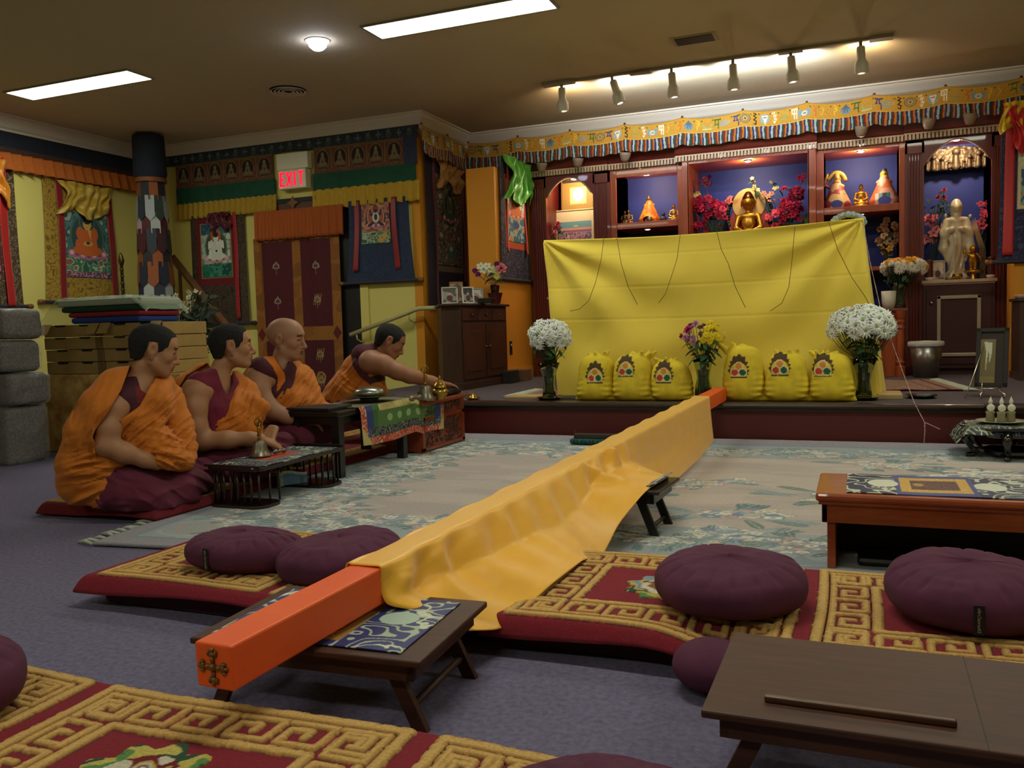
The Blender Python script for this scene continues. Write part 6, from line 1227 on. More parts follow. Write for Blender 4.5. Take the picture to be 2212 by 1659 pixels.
x, y, z = on(1910, 435, SH, 9.6); seated('gold-faced statue in orange and pink robes at the right end of the right shelf', x, y, z, .44, '#c8963c', '#141c2c', '#b4623c', .85, m_fig, False, robe2='#c89080', sword=None)
# standing white figure
gx, gy, gz = on(2065, 605, 1.216, 9.55); t = thing('guanyin_statue', 'tall cream porcelain standing robed figure in the right arched niche', 'statue', (gx, gy, gz)); s = .83
F = Field((gx-.2, gy-.15, gz-.01), (gx+.2, gy+.15, gz+s+.03), .0055); A = lambda a, b, c: (gx+a*s, gy+b*s, gz+c*s); k = .02
F.ell(A(0, 0, .035), (.12, .1, .04), k); F.ell(A(0, 0, .08), (.1, .085, .03), k); F.cap(A(0, 0, .12), A(0, 0, .5), .075, .062, k); F.cap(A(0, 0, .5), A(0, 0, .68), .068, .06, k); F.ell(A(0, 0, .71), (.085, .055, .04), k)
for q_ in (-1, 1): F.chain([A(q_*.1, 0, .7), A(q_*.13, -.03, .55), A(q_*.05, -.1, .6)], [.035, .04, .025], k); F.chain([A(q_*.13, -.02, .56), A(q_*.14, -.01, .38), A(q_*.1, 0, .24)], [.035, .045, .012], k)
F.ell(A(-.12, -.08, .76), (.014, .012, .025), k); F.ell(A(.14, -.07, .74), (.016, .012, .02), k); F.cap(A(0, 0, .74), A(0, 0, .8), .028, .026, k); F.ell(A(0, -.01, .86), (.036, .042, .054), .01); F.ell(A(0, .02, .875), (.05, .045, .075), .01); F.cap(A(0, .03, .86), A(0, .04, .72), .055, .045, k)
F.ell(A(0, -.03, .85), (.03, .036, .044), .003, 'u'); F.ell(A(0, -.072, .85), (.006, .008, .012), .004)
X, Y, Z = F.grid(); F.d = F.d+.005*np.sin((np.arctan2(Y-gy, X-gx)+.8*np.sin(Z*7))*8)*np.clip((gz+.68*s-Z)*9, 0, 1)
vs, q = F.mesh(); npmesh('figure', vs, q, M('cream_porcelain', '#c8bca0', .35, coat=.3), t, True)
# bronze relief
rx, ry, rz = on(2064, 366, 2.335, 9.82); t = thing('bronze_relief', 'arched bronze relief of many small figures on the back of the right niche', 'relief', (rx, ry, rz)); F = Field((rx-.32, ry-.1, rz-.03), (rx+.32, ry+.06, rz+.27), .006); X, Y, Z = F.grid()
arcz = rz+.235-.9*(X-rx)**2; qd = np.maximum(np.maximum(np.abs(X-rx)-.285, rz-Z+.0), Z-arcz); F.d = (np.maximum(qd, np.abs(Y-ry)-.025)+.02*(fbm(X*34, Z*34, 1, 2)-.5)).astype(np.float32)
for (dx, sz) in ((0, 1.35), (-.2, 1), (-.12, .8), (.12, .8), (.2, 1.05), (-.26, .7), (.26, .8), (.07, .5), (-.06, .5)):
    b = .02; F.cap((rx+dx, ry-.03, rz+b), (rx+dx, ry-.035, rz+b+.085*sz), .026*sz, .018*sz, .01); F.ell((rx+dx, ry-.05, rz+b+.115*sz), .026*sz, .004)
F.ell((rx, ry-.035, rz+.03), (.05, .02, .02), .01)
vs, q = F.mesh(); npmesh('relief', vs, q, M('relief_bronze', '#4c3f30', .5, .5, col2='#6a5a44', nscale=18), t, True)
# golden child, burner, incense sticks, candles, cups, photo, wheat
cx_, cy_, cz_ = on(2102, 600, 1.216, 9.5); t = thing('golden_child_figure', 'small golden child figure with a raised arm right of the white statue', 'statue', (cx_, cy_, cz_)); s = .36; A = lambda a, b, c: (cx_+a*s, cy_+b*s, cz_+c*s); F = Field((cx_-.1, cy_-.08, cz_), (cx_+.1, cy_+.08, cz_+s+.02), .005)
F.ell(A(0, 0, .22), (.09, .06, .02), .02); F.cap(A(0, 0, 0), A(0, 0, .22), .03, .012, .02)
for q_ in (-1, 1): F.cap(A(q_*.05, 0, .28), A(q_*.06, 0, .5), .015, .02, .01)
F.ell(A(0, 0, .6), (.036, .028, .045), .015); F.ell(A(0, 0, .83), .034, .008); F.chain([A(-.1, 0, .68), A(-.2, 0, .75), A(-.22, 0, .9)], [.013, .011, .01], .01); F.chain([A(.1, 0, .68), A(.18, 0, .58), A(.2, 0, .48)], [.013, .011, .01], .01)
vs, q = F.mesh(); npmesh('figure', vs, q, M('gilt', '#c08a2a', .28, .9), t, True)
x, y, z = on(2068, 605, 1.216, 9.38); t = thing('incense_burner', 'small brass incense burner with a bundle of sticks before the white statue', 'incense burner', (x, y, z)); MB().lathe([(.03, 0), (.028, .008), (.045, .02), (.05, .035), (.04, .05), (.046, .058), (.04, .058), (.0, .05)], (x, y, z), 24).build('bowl', m_brass, t, smooth=True)
st = MB()
for i in range(7): st.cyl((x-.02+i*.007, y, z+.04), (x-.022+i*.0075, y, z+.33+.01*(i % 3)), .0022, n=5)
o = st.build('incense_sticks', M('stick_tan', '#9a7a50', .7), t); o['kind'] = 'stuff'
for px, wh in ((2007, 'left'), (2140, 'right')):
    x, y, z = on(px, 606, 1.216, 9.4); t = thing('candle', 'dark red pillar candle in a white dish, %s end of the right niche counter' % wh, 'candle', (x, y, z), 0, 'red candles on the niche counter'); MB().lathe([(.03, 0), (.042, .03), (.042, .034), (.0, .02)], (x, y, z), 20).build('dish', M('white_china', '#cfc8b8', .3), t, smooth=True); MB().lathe([(.034, .02), (.034, .2), (.03, .205), (.0, .2)], (x, y, z), 20).build('wax', M('red_wax', '#4a0c14', .35), t, auto=True)
def frame(label, x, y, z, w, h, fcol, pcol, rz=0.0, lean=.18, art=None, name='photo_frame', cat='picture', th=.014, b=.014, mount=None):
    t = thing(name, label, cat, (x, y, z)); Q = Matrix.Translation((x, y, z)) @ Matrix.Rotation(rz, 4, 'Z') @ Matrix.Rotation(-lean, 4, 'X')
    def fb(n_, m_, *bs):
        mb = MB()
        for q_ in bs: mb.bx(*q_)
        mb.v = [tuple(Q @ Vector(v_)) for v_ in mb.v]; return mb.build(n_, m_, t, bevel=.0015)
    fb('frame', M('frame'+fcol, fcol, .7), (-w/2, -w/2+b, -th, 0, 0, h), (w/2-b, w/2, -th, 0, 0, h), (-w/2, w/2, -th, 0, 0, b), (-w/2, w/2, -th, 0, h-b, h)); fb('backing', M('frame_back', '#2a2018', .8), (-w/2+.002, w/2-.002, -.004, 0, .002, h-.002))
    if mount: fb('mount', M('mount'+mount, mount, .8), (-w/2+b, w/2-b, -.006, -.004, b, h-b)); mm = w*.12
    else: mm = 0
    a = art or Art(w, h, 24, 30, pcol)
    if not art: a.flow(a.all(), [pcol, '#8a8478', '#38302c'], 1.6/w, 3); a.ell(w/2, h*.6, w*.14, h*.1, '#b09078'); a.ell(w/2, h*.3, w*.24, h*.22, '#4a2028')
    def P(U, V):
        u_ = -w/2+b+mm+(U/w)*(w-2*b-2*mm); v_ = b+mm+(V/h)*(h-2*b-2*mm); M_ = np.array(Q); return [M_[i][0]*u_+M_[i][1]*(-.008)+M_[i][2]*v_+M_[i][3] for i in range(3)]
    sheet('picture', P, a, m_art, t, 0); return t
x, y, z = on(2026, 606, 1.216, 9.42); frame('small pale framed portrait at the left of the niche counter', x, y, z, .13, .2, '#a08868', '#b8a898')
t = thing('dried_wheat', 'tall dried wheat stalks leaning at the right of the white statue', 'dried plant', on(2118, 606, 1.216, 9.52)); w_ = MB(); x, y, z = on(2118, 606, 1.216, 9.52)
for i in range(5): w_.tube([(x+.01*i, y, z), (x+.012*i-.01, y, z+.3), (x-.05+.008*i, y, z+.46), (x-.1+.012*i, y, z+.56+.01*i)], [.003, .003, .008, .001], 5)
w_.build('stalks', M('wheat_tan', '#a8845a', .8), t, smooth=True)
# sprays of silk flowers in the niches
def spray(label, cx, cy, z0, pts, kinds, seed=0, name='silk_flowers', stemcol=None, leaves=10, lcol='#1c3a20'):
    t = thing(name, label, 'flowers', (cx, cy, z0)); rs = np.random.RandomState(seed); st_ = MB()
    for (px, py, n, sp, kind, col, cc, r) in pts:
        for i in range(n):
            yy = cy+rs.randn()*.03; p = at_y(px+rs.randn()*sp, py+rs.randn()*sp, yy); d = Vector((rs.randn()*.4, -1, .5+rs.randn()*.3)); put_flower(t, kind, col, cc, p, r*(.75+.5*rs.rand()), d, spin=rs.rand()*6)
            if i % 2 == 0: st_.tube([(cx+rs.randn()*.01, cy, z0), ((cx+p[0])/2, cy, (z0+p[2])/2+.02), tuple(p)], .003, 5)
            if rs.rand() < leaves/30: put_flower(t, 'leaf', lcol, lcol, (p[0]+.02, yy+.01, p[2]-.03), .08, (rs.randn(), -.5, .4), 'leaf', rs.rand()*6)
    o = st_.build('stems', m_stem, t, smooth=True); o['kind'] = 'stuff'; return t
RD, PK, DK = '#a80e3c', '#c8405c', '#6a0a24'
spray('magenta silk flower spray left of the golden buddha', -1.4, 9.6, 1.681, [(1535, 455, 30, 16, 'rose', RD, RD, .055), (1555, 470, 14, 10, 'rose', PK, PK, .05), (1510, 445, 10, 9, 'rose', RD, RD, .055), (1500, 485, 5, 8, 'rose', RD, DK, .05), (1520, 395, 5, 9, 'rose', DK, RD, .035), (1500, 420, 6, 9, 'orchid', '#a89858', '#8a7a30', .03), (1498, 378, 4, 8, 'orchid', '#6a7058', '#8a7a30', .024), (1572, 430, 3, 6, 'orchid', '#c8605c', '#b0405c', .035)], 2)
spray('magenta silk flower spray right of the golden buddha', -.72, 9.6, 1.681, [(1700, 460, 30, 15, 'rose', RD, RD, .055), (1720, 430, 18, 11, 'rose', '#8c0a38', RD, .06), (1675, 465, 8, 9, 'orchid', PK, PK, .04), (1665, 425, 6, 8, 'orchid', '#b07a60', '#8a4038', .03), (1640, 392, 5, 12, 'orchid', '#b8ac68', '#8a7a30', .028), (1676, 400, 3, 8, 'orchid', '#b8ac68', '#8a7a30', .026), (1735, 385, 4, 8, 'rose', RD, RD, .03), (1735, 480, 6, 6, 'leaf', '#3c5a2c', '#3c5a2c', .1)], 3)
spray('pink orchids and dark foliage left of the white statue', .7, 9.62, 1.216, [(2012, 470, 4, 5, 'orchid', '#c8606c', '#8a2038', .05), (2024, 495, 3, 4, 'orchid', '#d07880', '#8a2038', .055), (2010, 515, 3, 5, 'orchid', '#c87078', '#8a2038', .055), (2028, 420, 3, 6, 'rose', '#7c1828', DK, .035), (2028, 440, 8, 12, 'leaf', '#1c3430', '#1c3430', .07), (2022, 450, 8, 14, 'leaf', '#1c3430', '#1c3430', .07)], 4)
spray('red orchid spray at the right end of the right niche', 1.12, 9.66, 1.216, [(2128, 440, 5, 6, 'orchid', '#8c1c38', DK, .04), (2132, 465, 6, 7, 'orchid', '#9a2440', DK, .045), (2126, 485, 3, 6, 'orchid', '#8c1c38', DK, .045), (2135, 520, 8, 10, 'leaf', '#16241c', '#16241c', .09)], 6)
spray('cluster of dusky red flowers at the left of the left arched niche', -3.2, 9.55, 1.216, [(1193, 488, 8, 7, 'rose', '#8c2430', '#5a1420', .04), (1192, 505, 7, 7, 'rose', '#b05058', '#5a1420', .035), (1200, 498, 4, 5, 'orchid', '#3c2a4a', '#3c2a4a', .04)], 7)
x, y, z = on(1915, 575, 1.386, 9.55); spray('bunch of dried tan and orange flowers on the lower right shelf', x, y, z, [(1920, 495, 12, 12, 'rose', '#8a5838', '#6a3c20', .045), (1905, 520, 10, 10, 'orchid', '#a88860', '#6a3c20', .04), (1935, 515, 8, 9, 'rose', '#9a6a48', '#6a3c20', .045), (1915, 550, 8, 11, 'orchid', '#b87a30', '#a04020', .035)], 8, name='dried_flowers')
# framed pictures in the left niche
a = Art(.42, .36, 60, 52, '#86682c'); a.rect(.1, .09, .32, .3, '#c8b070'); a.ell(.21, .2, .07, .09, '#e0d8b8'); a.scroll((a.V < .12) & (a.V > .08) & (a.U > .1) & (a.U < .32), '#7c6838', 40, 2)
x, y, z = on(1248, 459, 2.21, 9.78); frame('gold framed icon brightly lit in the left arched niche', x, y, z, .4, .4, '#6c4c18', '#b89850', lean=.04, art=a, name='framed_icon')
a = Art(.55, .4, 90, 66, '#5a8a96'); a.rect(0, .24, .55, .29, '#b88a80'); a.rect(0, .2, .55, .25, '#8a4a6c'); a.flow(a.V < .22, ['#3c4a6c', '#a85a78', '#6c8a98', '#c87a78', '#4a3c6a', '#b8b0a8'], 26, 3); a.ell(.28, .32, .05, .008, '#c8c060')
x, y, z = on(1245, 545, 1.9, 9.72); frame('painted flower meadow in a pale frame below the gold icon', x, y, 1.75, .56, .49, '#b8a070', '#5a8a96', lean=.03, art=a, name='framed_painting', mount='#c0b090')
# rope coil on the right shelf, items on low cabinet
p = at_y(1833, 475, 9.55); t = thing('coiled_rope', 'coil of pale blue rope showing above the right corner of the yellow cloth', 'rope', (p[0], 7.05, 1.6)); p = at_y(1832, 478, 7.05)
MB().tube([(p[0]+.11*math.cos(math.pi*(1-k/60)), 7.05+.02*math.sin(k*.8), p[2]-.02+.07*math.sin(math.pi*k/60)) for k in range(61)], [.02+.006*math.sin(k*1.1) for k in range(61)], 10).build('rope', M('pale_blue_rope', '#8ca0a8', .8, col2='#a8b8bc', nscale=60, stretch=(1, 4, 1), bump=.6, bscale=90), t, smooth=True)
x, y = .1, 9.12; p = at_y(1943, 655, y); q_ = at_y(1950, 575, y)
t = flower_vase('glass vase of white and yellow chrysanthemums on the low cherry cabinet', p[0], y, .24, (q_[0], q_[2]-.02, .2, .1), [('mum', '#dcd4c8', '#a8a050', .045, 30, lambda d: d.z < .62), ('mum', '#d8981c', '#a87018', .042, 22, lambda d: d.z > .4 or d.x > .6)], seed=9, stand=False, leafn=20, zb=.957)
p = at_y(1920, 655, 9.1); t = thing('white_pot', 'small white ceramic pot with a thin plant on the low cherry cabinet', 'pot', (p[0], 9.1, .956)); MB().lathe([(.05, 0), (.062, .06), (.07, .17), (.064, .17), (.055, .1), (.0, .09)], (p[0], 9.1, .956), 24).build('pot', M('white_china', '#cfc8b8', .3), t, smooth=True)
for i in range(7): put_flower(t, 'leaf', '#1c3420', '#1c3420', (p[0]+.02*math.cos(i), 9.1+.02*math.sin(i), 1.13+.03*i), .07, (math.cos(i*2), math.sin(i*2), .6), 'leaf', i)
# bin
p = at_z(2000, 800, STZ); y = 8.9; p = at_y(2000, 800, y); t = thing('metal_bin', 'brushed steel waste bin with a white liner beside the framed cabinet door', 'bin', (p[0], y, STZ)); MB().lathe([(.105, 0), (.15, .33), (.145, .33), (.1, .01)], (p[0], y, STZ), 28).build('bin_body', M('brushed_steel', '#8a8480', .3, .9), t, smooth=True)
MB().lathe([(.15, .29), (.158, .3), (.156, .335), (.14, .34), (.1, .33), (.05, .345), (.0, .34)], (p[0], y, STZ), 20).build('liner', M('white_liner', '#b8b4ae', .6, bump=.6, bscale=40), t, smooth=True)
# small rugs
a = Art(1.1, .6, 160, 90, '#8a6a5a'); a.scroll(a.all(), '#a88878', 14, 2); a.rect(1.0, 0, 1.03, .6, '#5a1420'); a.rect(.9, 0, .92, .6, '#6a4038'); a.rect(0, 0, 1.1, .02, '#5a1420'); a.rect(0, .58, 1.1, .6, '#5a1420')
t = thing('small_fringed_rug', 'small pinkish rug with white fringe on the stage right of the yellow cloth', 'rug', (.6, 7.6, STZ)); sheet('rug_pile', lambda U, V: (-.35+U-.15*V/.6, 7.3+V*1.9, STZ+.008+.003*np.sin(U*20)), a, m_pile, t, .008)
fr = MB(); rs = np.random.RandomState(5)
for i in range(50): v_ = i/49; x = -.35+1.1-.15*v_; y = 7.3+1.14*v_; fr.tube([(x, y, STZ+.008), (x+.05+.02*rs.rand(), y+rs.randn()*.01, STZ+.016), (x+.1+.03*rs.rand(), y+rs.randn()*.02, STZ+.004)], [.009, .009, .004], 5)
o = fr.build('fringe', M('fringe_cream', '#aeb4a8', .95), t, smooth=True); o['kind'] = 'stuff'
t = thing('small_fringed_rug', 'corner of a brown rug with pale fringe at the left end of the stage front', 'rug', (-2.6, 6.9, STZ)); sheet('rug_pile', lambda U, V: (-2.62+U*.3, 6.72+V*.9, STZ+.008+0*U), a, m_pile, t, .008); fr = MB()
for i in range(24): y = 6.72+.53*i/23; fr.tube([(-2.62, y, STZ+.01), (-2.68-.03*rs.rand(), y, STZ+.018), (-2.76-.04*rs.rand(), y-.02, STZ+.004)], [.01, .01, .004], 5)
o = fr.build('fringe', M('fringe_cream', '#aeb4a8', .95), t, smooth=True); o['kind'] = 'stuff'
# easel with framed picture
p = at_z(2143, 858, STZ); y = 6.75; p = at_y(2140, 850, y); a = Art(.13, .36, 24, 60, '#6a5c38'); a.poly([(.03, .34), (.1, .33), (.1, .25), (.08, .16), (.07, .28), (.05, .1), (.05, .25)], '#b8b8a0'); a.rect(0, 0, .13, .05, '#7c6a40')
t = frame('tall narrow dark framed picture leaning on a wire easel, right side of the stage', p[0], y, STZ+.075, .2, .42, '#17120f', '#6a5c38', rz=-.25, lean=.26, art=a, name='framed_scroll_picture', b=.028)
t = thing('wire_easel', 'thin silver wire easel holding the tall framed picture', 'easel', (p[0], y, STZ)); e = MB(); X_ = p[0]
for s_ in (-1, 1): e.tube([(X_+s_*.07, y-.1, STZ+.004), (X_+s_*.075, y-.09, STZ+.03), (X_+s_*.05, y-.06, STZ+.05), (X_+s_*.055, y-.02, STZ+.065), (X_+s_*.05, y+.03, STZ+.12), (X_+s_*.02, y+.1, STZ+.4)], .005, 6)
e.tube([(X_-.02, y+.1, STZ+.4), (X_-.12, y-.02, STZ+.12), (X_-.17, y-.09, STZ+.004)], .004, 6); e.tube([(X_-.055, y-.02, STZ+.065), (X_+.055, y-.02, STZ+.065)], .005, 6); e.build('wire_frame', M('nickel', '#c9c2b4', .25, 1.0), t, smooth=True)
# wooden cabinet at the left of the stage
t = thing('wooden_cabinet', 'dark brown wooden cabinet with two doors and drawers, left on the stage', 'cabinet', (-3.8, 7.8, STZ)); m_wal = M('old_brown_wood', '#2e1a10', .5, col2='#42281a', nscale=4, stretch=(3, 3, .6), coat=.1)
pts = [(-4.05, 8.0), (-3.66, 7.32), (-3.46, 7.32), (-3.42, 8.36), (-4.0, 8.36)]; zt_ = 1.1
MB().prism(pts, STZ+.06, zt_).build('body', m_wal, t, bevel=.004); MB().prism([(-4.08, 8.0), (-3.68, 7.29), (-3.44, 7.29), (-3.385, 8.38), (-4.03, 8.38)], zt_, zt_+.025).build('top', m_wal, t, bevel=.006); MB().prism([(-4.05, 8.0), (-3.66, 7.31), (-3.45, 7.31), (-3.41, 8.36), (-4.0, 8.36)], STZ, STZ+.07).build('plinth', m_wal, t, bevel=.004)
def face(x, y0, y1, z0, z1, name, par, m=m_wal, o=.012): xx = lambda y: -3.46+(y-7.32)*.04/1.04; return MB().add([(xx(y)+e_, y, z) for e_ in (0, o) for y, z in ((y0, z0), (y1, z0), (y1, z1), (y0, z1))], [(0, 3, 2, 1), (4, 5, 6, 7), (0, 1, 5, 4), (1, 2, 6, 5), (2, 3, 7, 6), (3, 0, 4, 7)]).build(name, m, par, bevel=.002)
m_wal2 = M('door_brown', '#3a1e12', .45, col2='#4e2c1c', nscale=4, stretch=(3, 3, .6), coat=.15)
for y0, y1 in ((7.36, 7.82), (7.86, 8.32)):
    d_ = face(0, y0, y1, STZ+.1, .93, 'door', t, m_wal2); face(0, y0+.07, y1-.07, STZ+.17, .86, 'panel', d_, m_wal2, .018); MB().ball((-3.41, (y1-.03) if y0 < 7.5 else (y0+.03), .7), .014).build('knob', m_wal2, d_, smooth=True)
for i in range(3):
    y0 = 7.36+i*.325; d_ = face(0, y0, y0+.3, .96, 1.07, 'drawer', t, m_wal2); MB().ball((-3.42, y0+.15, 1.015), .014).build('knob', m_wal2, d_, smooth=True)
zc = zt_+.027
for (px, w, h, fc, pc, rz_, lab) in ((972, .2, .17, '#a8a090', '#4a4a48', .5, 'white framed folding photo at the left end of the wooden cabinet'), (987, .17, .23, '#8a5c30', '#5a4028', .5, 'tall wood-framed picture behind the white ones on the wooden cabinet'), (1012, .15, .17, '#c0bcb0', '#2c2c30', .6, 'small white framed dark photo in the middle of the wooden cabinet'), (1028, .2, .16, '#8c8a84', '#b8b4ac', .6, 'grey framed pale portrait right of the dark photo on the wooden cabinet')):
    yy = {972: 7.55, 987: 7.75, 1012: 7.7, 1028: 7.88}[px]; p = at_y(px, 655, yy); frame(lab, p[0], yy, zc, w*.8, h, fc, pc, rz=rz_, lean=.25)
p = at_y(1048, 655, 7.75); tag(MB().bx(p[0]-.06, p[0]+.08, 7.7, 7.82, zc, zc+.05).build('black_box', m_blackw, None, bevel=.004), 'small black box on the wooden cabinet before the red pot', 'box')
p = at_y(1070, 655, 8.12); t = thing('potted_bouquet', 'red-brown pot holding a glass with white, yellow, pink and purple flowers on the cabinet', 'flowers', (p[0], 8.12, zc)); MB().lathe([(.05, 0), (.055, .02), (.075, .1), (.08, .11), (.07, .11), (.0, .08)], (p[0], 8.12, zc), 24).build('pot', M('oxblood_pot', '#4a1414', .35), t, auto=True)
MB().lathe([(.035, .09), (.05, .19), (.047, .19), (.03, .1)], (p[0], 8.12, zc), 20).build('glass', m_glass, t, smooth=True); hd = []
for (px, py, kind, c1, c2, r, n) in ((1045, 575, 'orchid', '#c8ccb8', '#a8a850', .05, 4), (1060, 580, 'mum', '#c8cc98', '#a8a030', .045, 3), (1090, 580, 'rose', '#c87078', '#b05060', .075, 1), (1080, 570, 'rose', '#5a1450', '#3a0c38', .04, 2), (1033, 585, 'rose', '#6a1860', '#3a0c38', .04, 2), (1073, 588, 'mum', '#c8c85c', '#a8a030', .045, 2)):
    for i in range(n): q_ = at_y(px+(i-1)*7, py+(i % 2)*8, 8.08); put_flower(t, kind, c1, c2, q_, r, (.2, -1, .6), spin=i); hd.append(q_)
stems(t, (p[0], 8.12, zc+.12), hd, (p[0], 8.12, zc+.2))
for i in range(12): put_flower(t, 'leaf', '#16301a', '#16301a', (p[0]+.05*math.cos(i*2), 8.1, zc+.22+.01*i), .1, (math.cos(i*2)*.7, -.4, .8), 'leaf', i)
# right edge chest, boxes, switch, bell on stage edge
t = thing('wooden_chest', 'dark wooden chest with a drawer at the right edge of the photo', 'cabinet', (1.55, 8.6, STZ)); MB().bx(1.29, 1.85, 8.42, 8.85, STZ+.04, .98).build('body', m_wal, t, bevel=.004); MB().bx(1.27, 1.87, 8.4, 8.87, .98, 1.005).build('top', m_wal, t, bevel=.004); MB().bx(1.28, 1.86, 8.41, 8.86, STZ, STZ+.06).build('plinth', m_wal, t); d_ = MB().bx(1.33, 1.8, 8.405, 8.42, .8, .94).build('drawer', m_wal2, t, bevel=.003); MB().ball((1.56, 8.395, .87), .014).build('knob', m_wal2, d_, smooth=True)
tag(MB().bx(1.285, 1.5, 8.5, 8.7, 1.006, 1.04).build('cloth_bundle', M('pinkish_plastic', '#a88878', .4, bump=.5, bscale=40), None, bevel=.015), 'pale pinkish plastic bundle on the chest at the right edge', 'bundle')
for k, (x0, x1, y0, y1, h, c) in enumerate(((-3.4, -3.22, 8.2, 8.42, .13, '#1c1714'), (-3.42, -3.2, 8.5, 8.75, .12, '#5c4028'))): tag(MB().bx(x0-.1, x1-.1, y0, y1, STZ, STZ+h).build('storage_box', M('box'+c, c, .7), None, bevel=.003), ['dark box', 'brown box'][k]+' on the stage floor right of the wooden cabinet', 'box')
t = thing('wall_outlet', 'narrow black outlet plate with a white socket on the orange wall bay', 'outlet', (BX, 8.75, .62)); MB().bx(BX, BX+.008, 8.7, 8.76, .58, .73).build('plate', m_dark, t); MB().bx(BX+.008, BX+.011, 8.715, 8.745, .68, .7).build('socket', M('white_china', '#cfc8b8', .3), t)
p = at_z(1022, 863, STZ+.004); t = thing('dish_bell', 'tiny brass lidded dish on the stage edge near the carved table', 'dish', (p[0], p[1], STZ)); MB().lathe([(.0, .006), (.05, .008), (.062, .02), (.058, .02), (.04, .012), (.034, .03), (.02, .045), (.005, .05), (.007, .06), (.0, .075)], (p[0], p[1], STZ), 24).build('dish', m_brass, t, smooth=True)
# foliage in the far left corner behind the monks
for (px0, lab, cols) in ((400, 'dark leafy plant with small cream flowers in the far left corner', ('#8a8468', '#b0a890')), (372, 'stem of yellow-green orchids in the far left corner', ('#8a9a3c', '#a8b860'))):
    Yp = 6.4 if px0 == 400 else 5.7; t = None
    if px0 == 400:
        pts = [(400, 655, 14, 14, 'orchid', cols[0], '#5a4a30', .03), (415, 640, 8, 14, 'orchid', cols[1], '#5a4a30', .025), (395, 680, 8, 16, 'orchid', cols[0], '#5a4a30', .03), (425, 700, 40, 20, 'leaf', '#0e2014', '#0e2014', .14), (405, 740, 30, 18, 'leaf', '#0c1c12', '#0c1c12', .14), (430, 670, 12, 14, 'leaf', '#16281a', '#16281a', .1)]
    else: pts = [(362, 697, 3, 5, 'orchid', cols[0], '#6a7a20', .05), (374, 708, 3, 5, 'orchid', cols[1], '#6a7a20', .05), (382, 720, 2, 4, 'orchid', cols[0], '#6a7a20', .045), (358, 682, 1, 2, 'orchid', cols[1], '#6a7a20', .03)]
    b = at_y(px0, 820, Yp); spray(lab, b[0], Yp, .3, pts, None, px0, name='potted_plant')
p = at_y(400, 820, 6.4); tag(MB().lathe([(.12, 0), (.15, .3), (.0, .28)], (p[0], 6.4, 0), 20).build('plant_pot', m_dark, None, auto=True), 'dark pot of the leafy plant, hidden behind the monks', 'pot'); p = at_y(372, 820, 5.7); tag(MB().lathe([(.08, 0), (.1, .3), (.0, .28)], (p[0], 5.7, 0), 20).build('plant_pot', m_dark, None, auto=True), 'dark pot of the yellow-green orchid, hidden behind the monks', 'pot')
# ================================================================== four seated monks
def polysdf(U, V, pts):
    d = pdist(U, V, list(pts)+[pts[0]]); return np.where(inpoly(U, V, pts), -d, d)
def project(P):
    q = P-CAM; z = q @ _fw; return WPX/2+FPX*(q @ _rt)/z, HPX/2-FPX*(q @ _up)/z
class Pose:
    """joints are given by where they are seen and by their depth w (m) towards the viewer from the body's middle"""
    def __init__(s, ax, ay):
        s.a = np.array([ax, ay, 0.0]); n = CAM*[1, 1, 0]-s.a; s.n = n/np.linalg.norm(n); s.m = np.linalg.norm(s.a)*np.cos(0)/FPX
    def J(s, px, py, w=0.0):
        d = ray(px, py); t = s.n @ (s.a+s.n*w-CAM)/(s.n @ d); return CAM+d*t
    def field(s, lo, hi, h): return Field(lo, hi, h)
    def pix(s, F, m):
        i = np.argwhere(m); P = (F.lo+i*F.h).astype(np.float32); px, py = project(P); return px.astype(np.float32), py.astype(np.float32), ((P-s.a) @ s.n).astype(np.float32), P[:, 2]
m_skin = M('skin', rough=.55, paint=True, sss=.12); m_hair = M('short_black_hair', '#121011', .9, bump=.5, bscale=500)
def headmat(yaw, pitch, roll=0): return np.array(Matrix.Rotation(yaw, 3, 'Z') @ Matrix.Rotation(pitch, 3, 'Y') @ Matrix.Rotation(roll, 3, 'X'))
def head_skin(F, c, Q, s, fat=1.0):
    W = lambda x, y, z: c+Q @ (np.array([x, y, z])*s); E = lambda p, r, k=.02, op='u': F.ell(W(*p), [q*s for q in r], k*s, op, rot=Q, pad=.02)
    E((-.014, 0, .034), (.1, .078, .086)); E((.032, 0, .036), (.06, .063, .062), .03); E((.034, 0, -.03), (.05, .056*fat, .062), .03)
    for y in (-1, 1):
        E((.05, .034*y, -.02), (.03, .028*fat, .024), .025); F.cap(W(-.005, .052*y*fat, -.052), W(.055, .02*y, -.094), .022*s, .02*s, .03*s)
    E((.066, 0, -.096), (.02, .024, .017), .02); E((.07, 0, -.06), (.026, .03, .026), .02); E((.0, 0, -.075), (.06, .045*fat, .03), .03)
    E((.082, 0, .03), (.012, .035, .01), .02)
    for y in (-1, 1): E((.1, .031*y, .006), (.019, .019, .012), .016, 's'); E((.077, .031*y, .004), (.014, .016, .011), .008); E((.093, .012*y, -.043), (.011, .009, .008), .008)
    F.cap(W(.088, 0, .01), W(.108, 0, -.034), .0085*s, .011*s, .012*s, pad=.02); E((.107, 0, -.04), (.012, .011, .01), .01)
    E((.094, 0, -.062), (.009, .02, .0055), .006); E((.09, 0, -.074), (.009, .017, .006), .006); E((.104, 0, -.068), (.014, .022, .0022), .003, 's')
    for y in (-1, 1):
        E((-.012, .082*y, .002), (.021, .011, .034), .006); E((-.008, .08*y, -.032), (.011, .008, .014), .006); E((-.008, .094*y, .006), (.012, .01, .02), .004, 's')
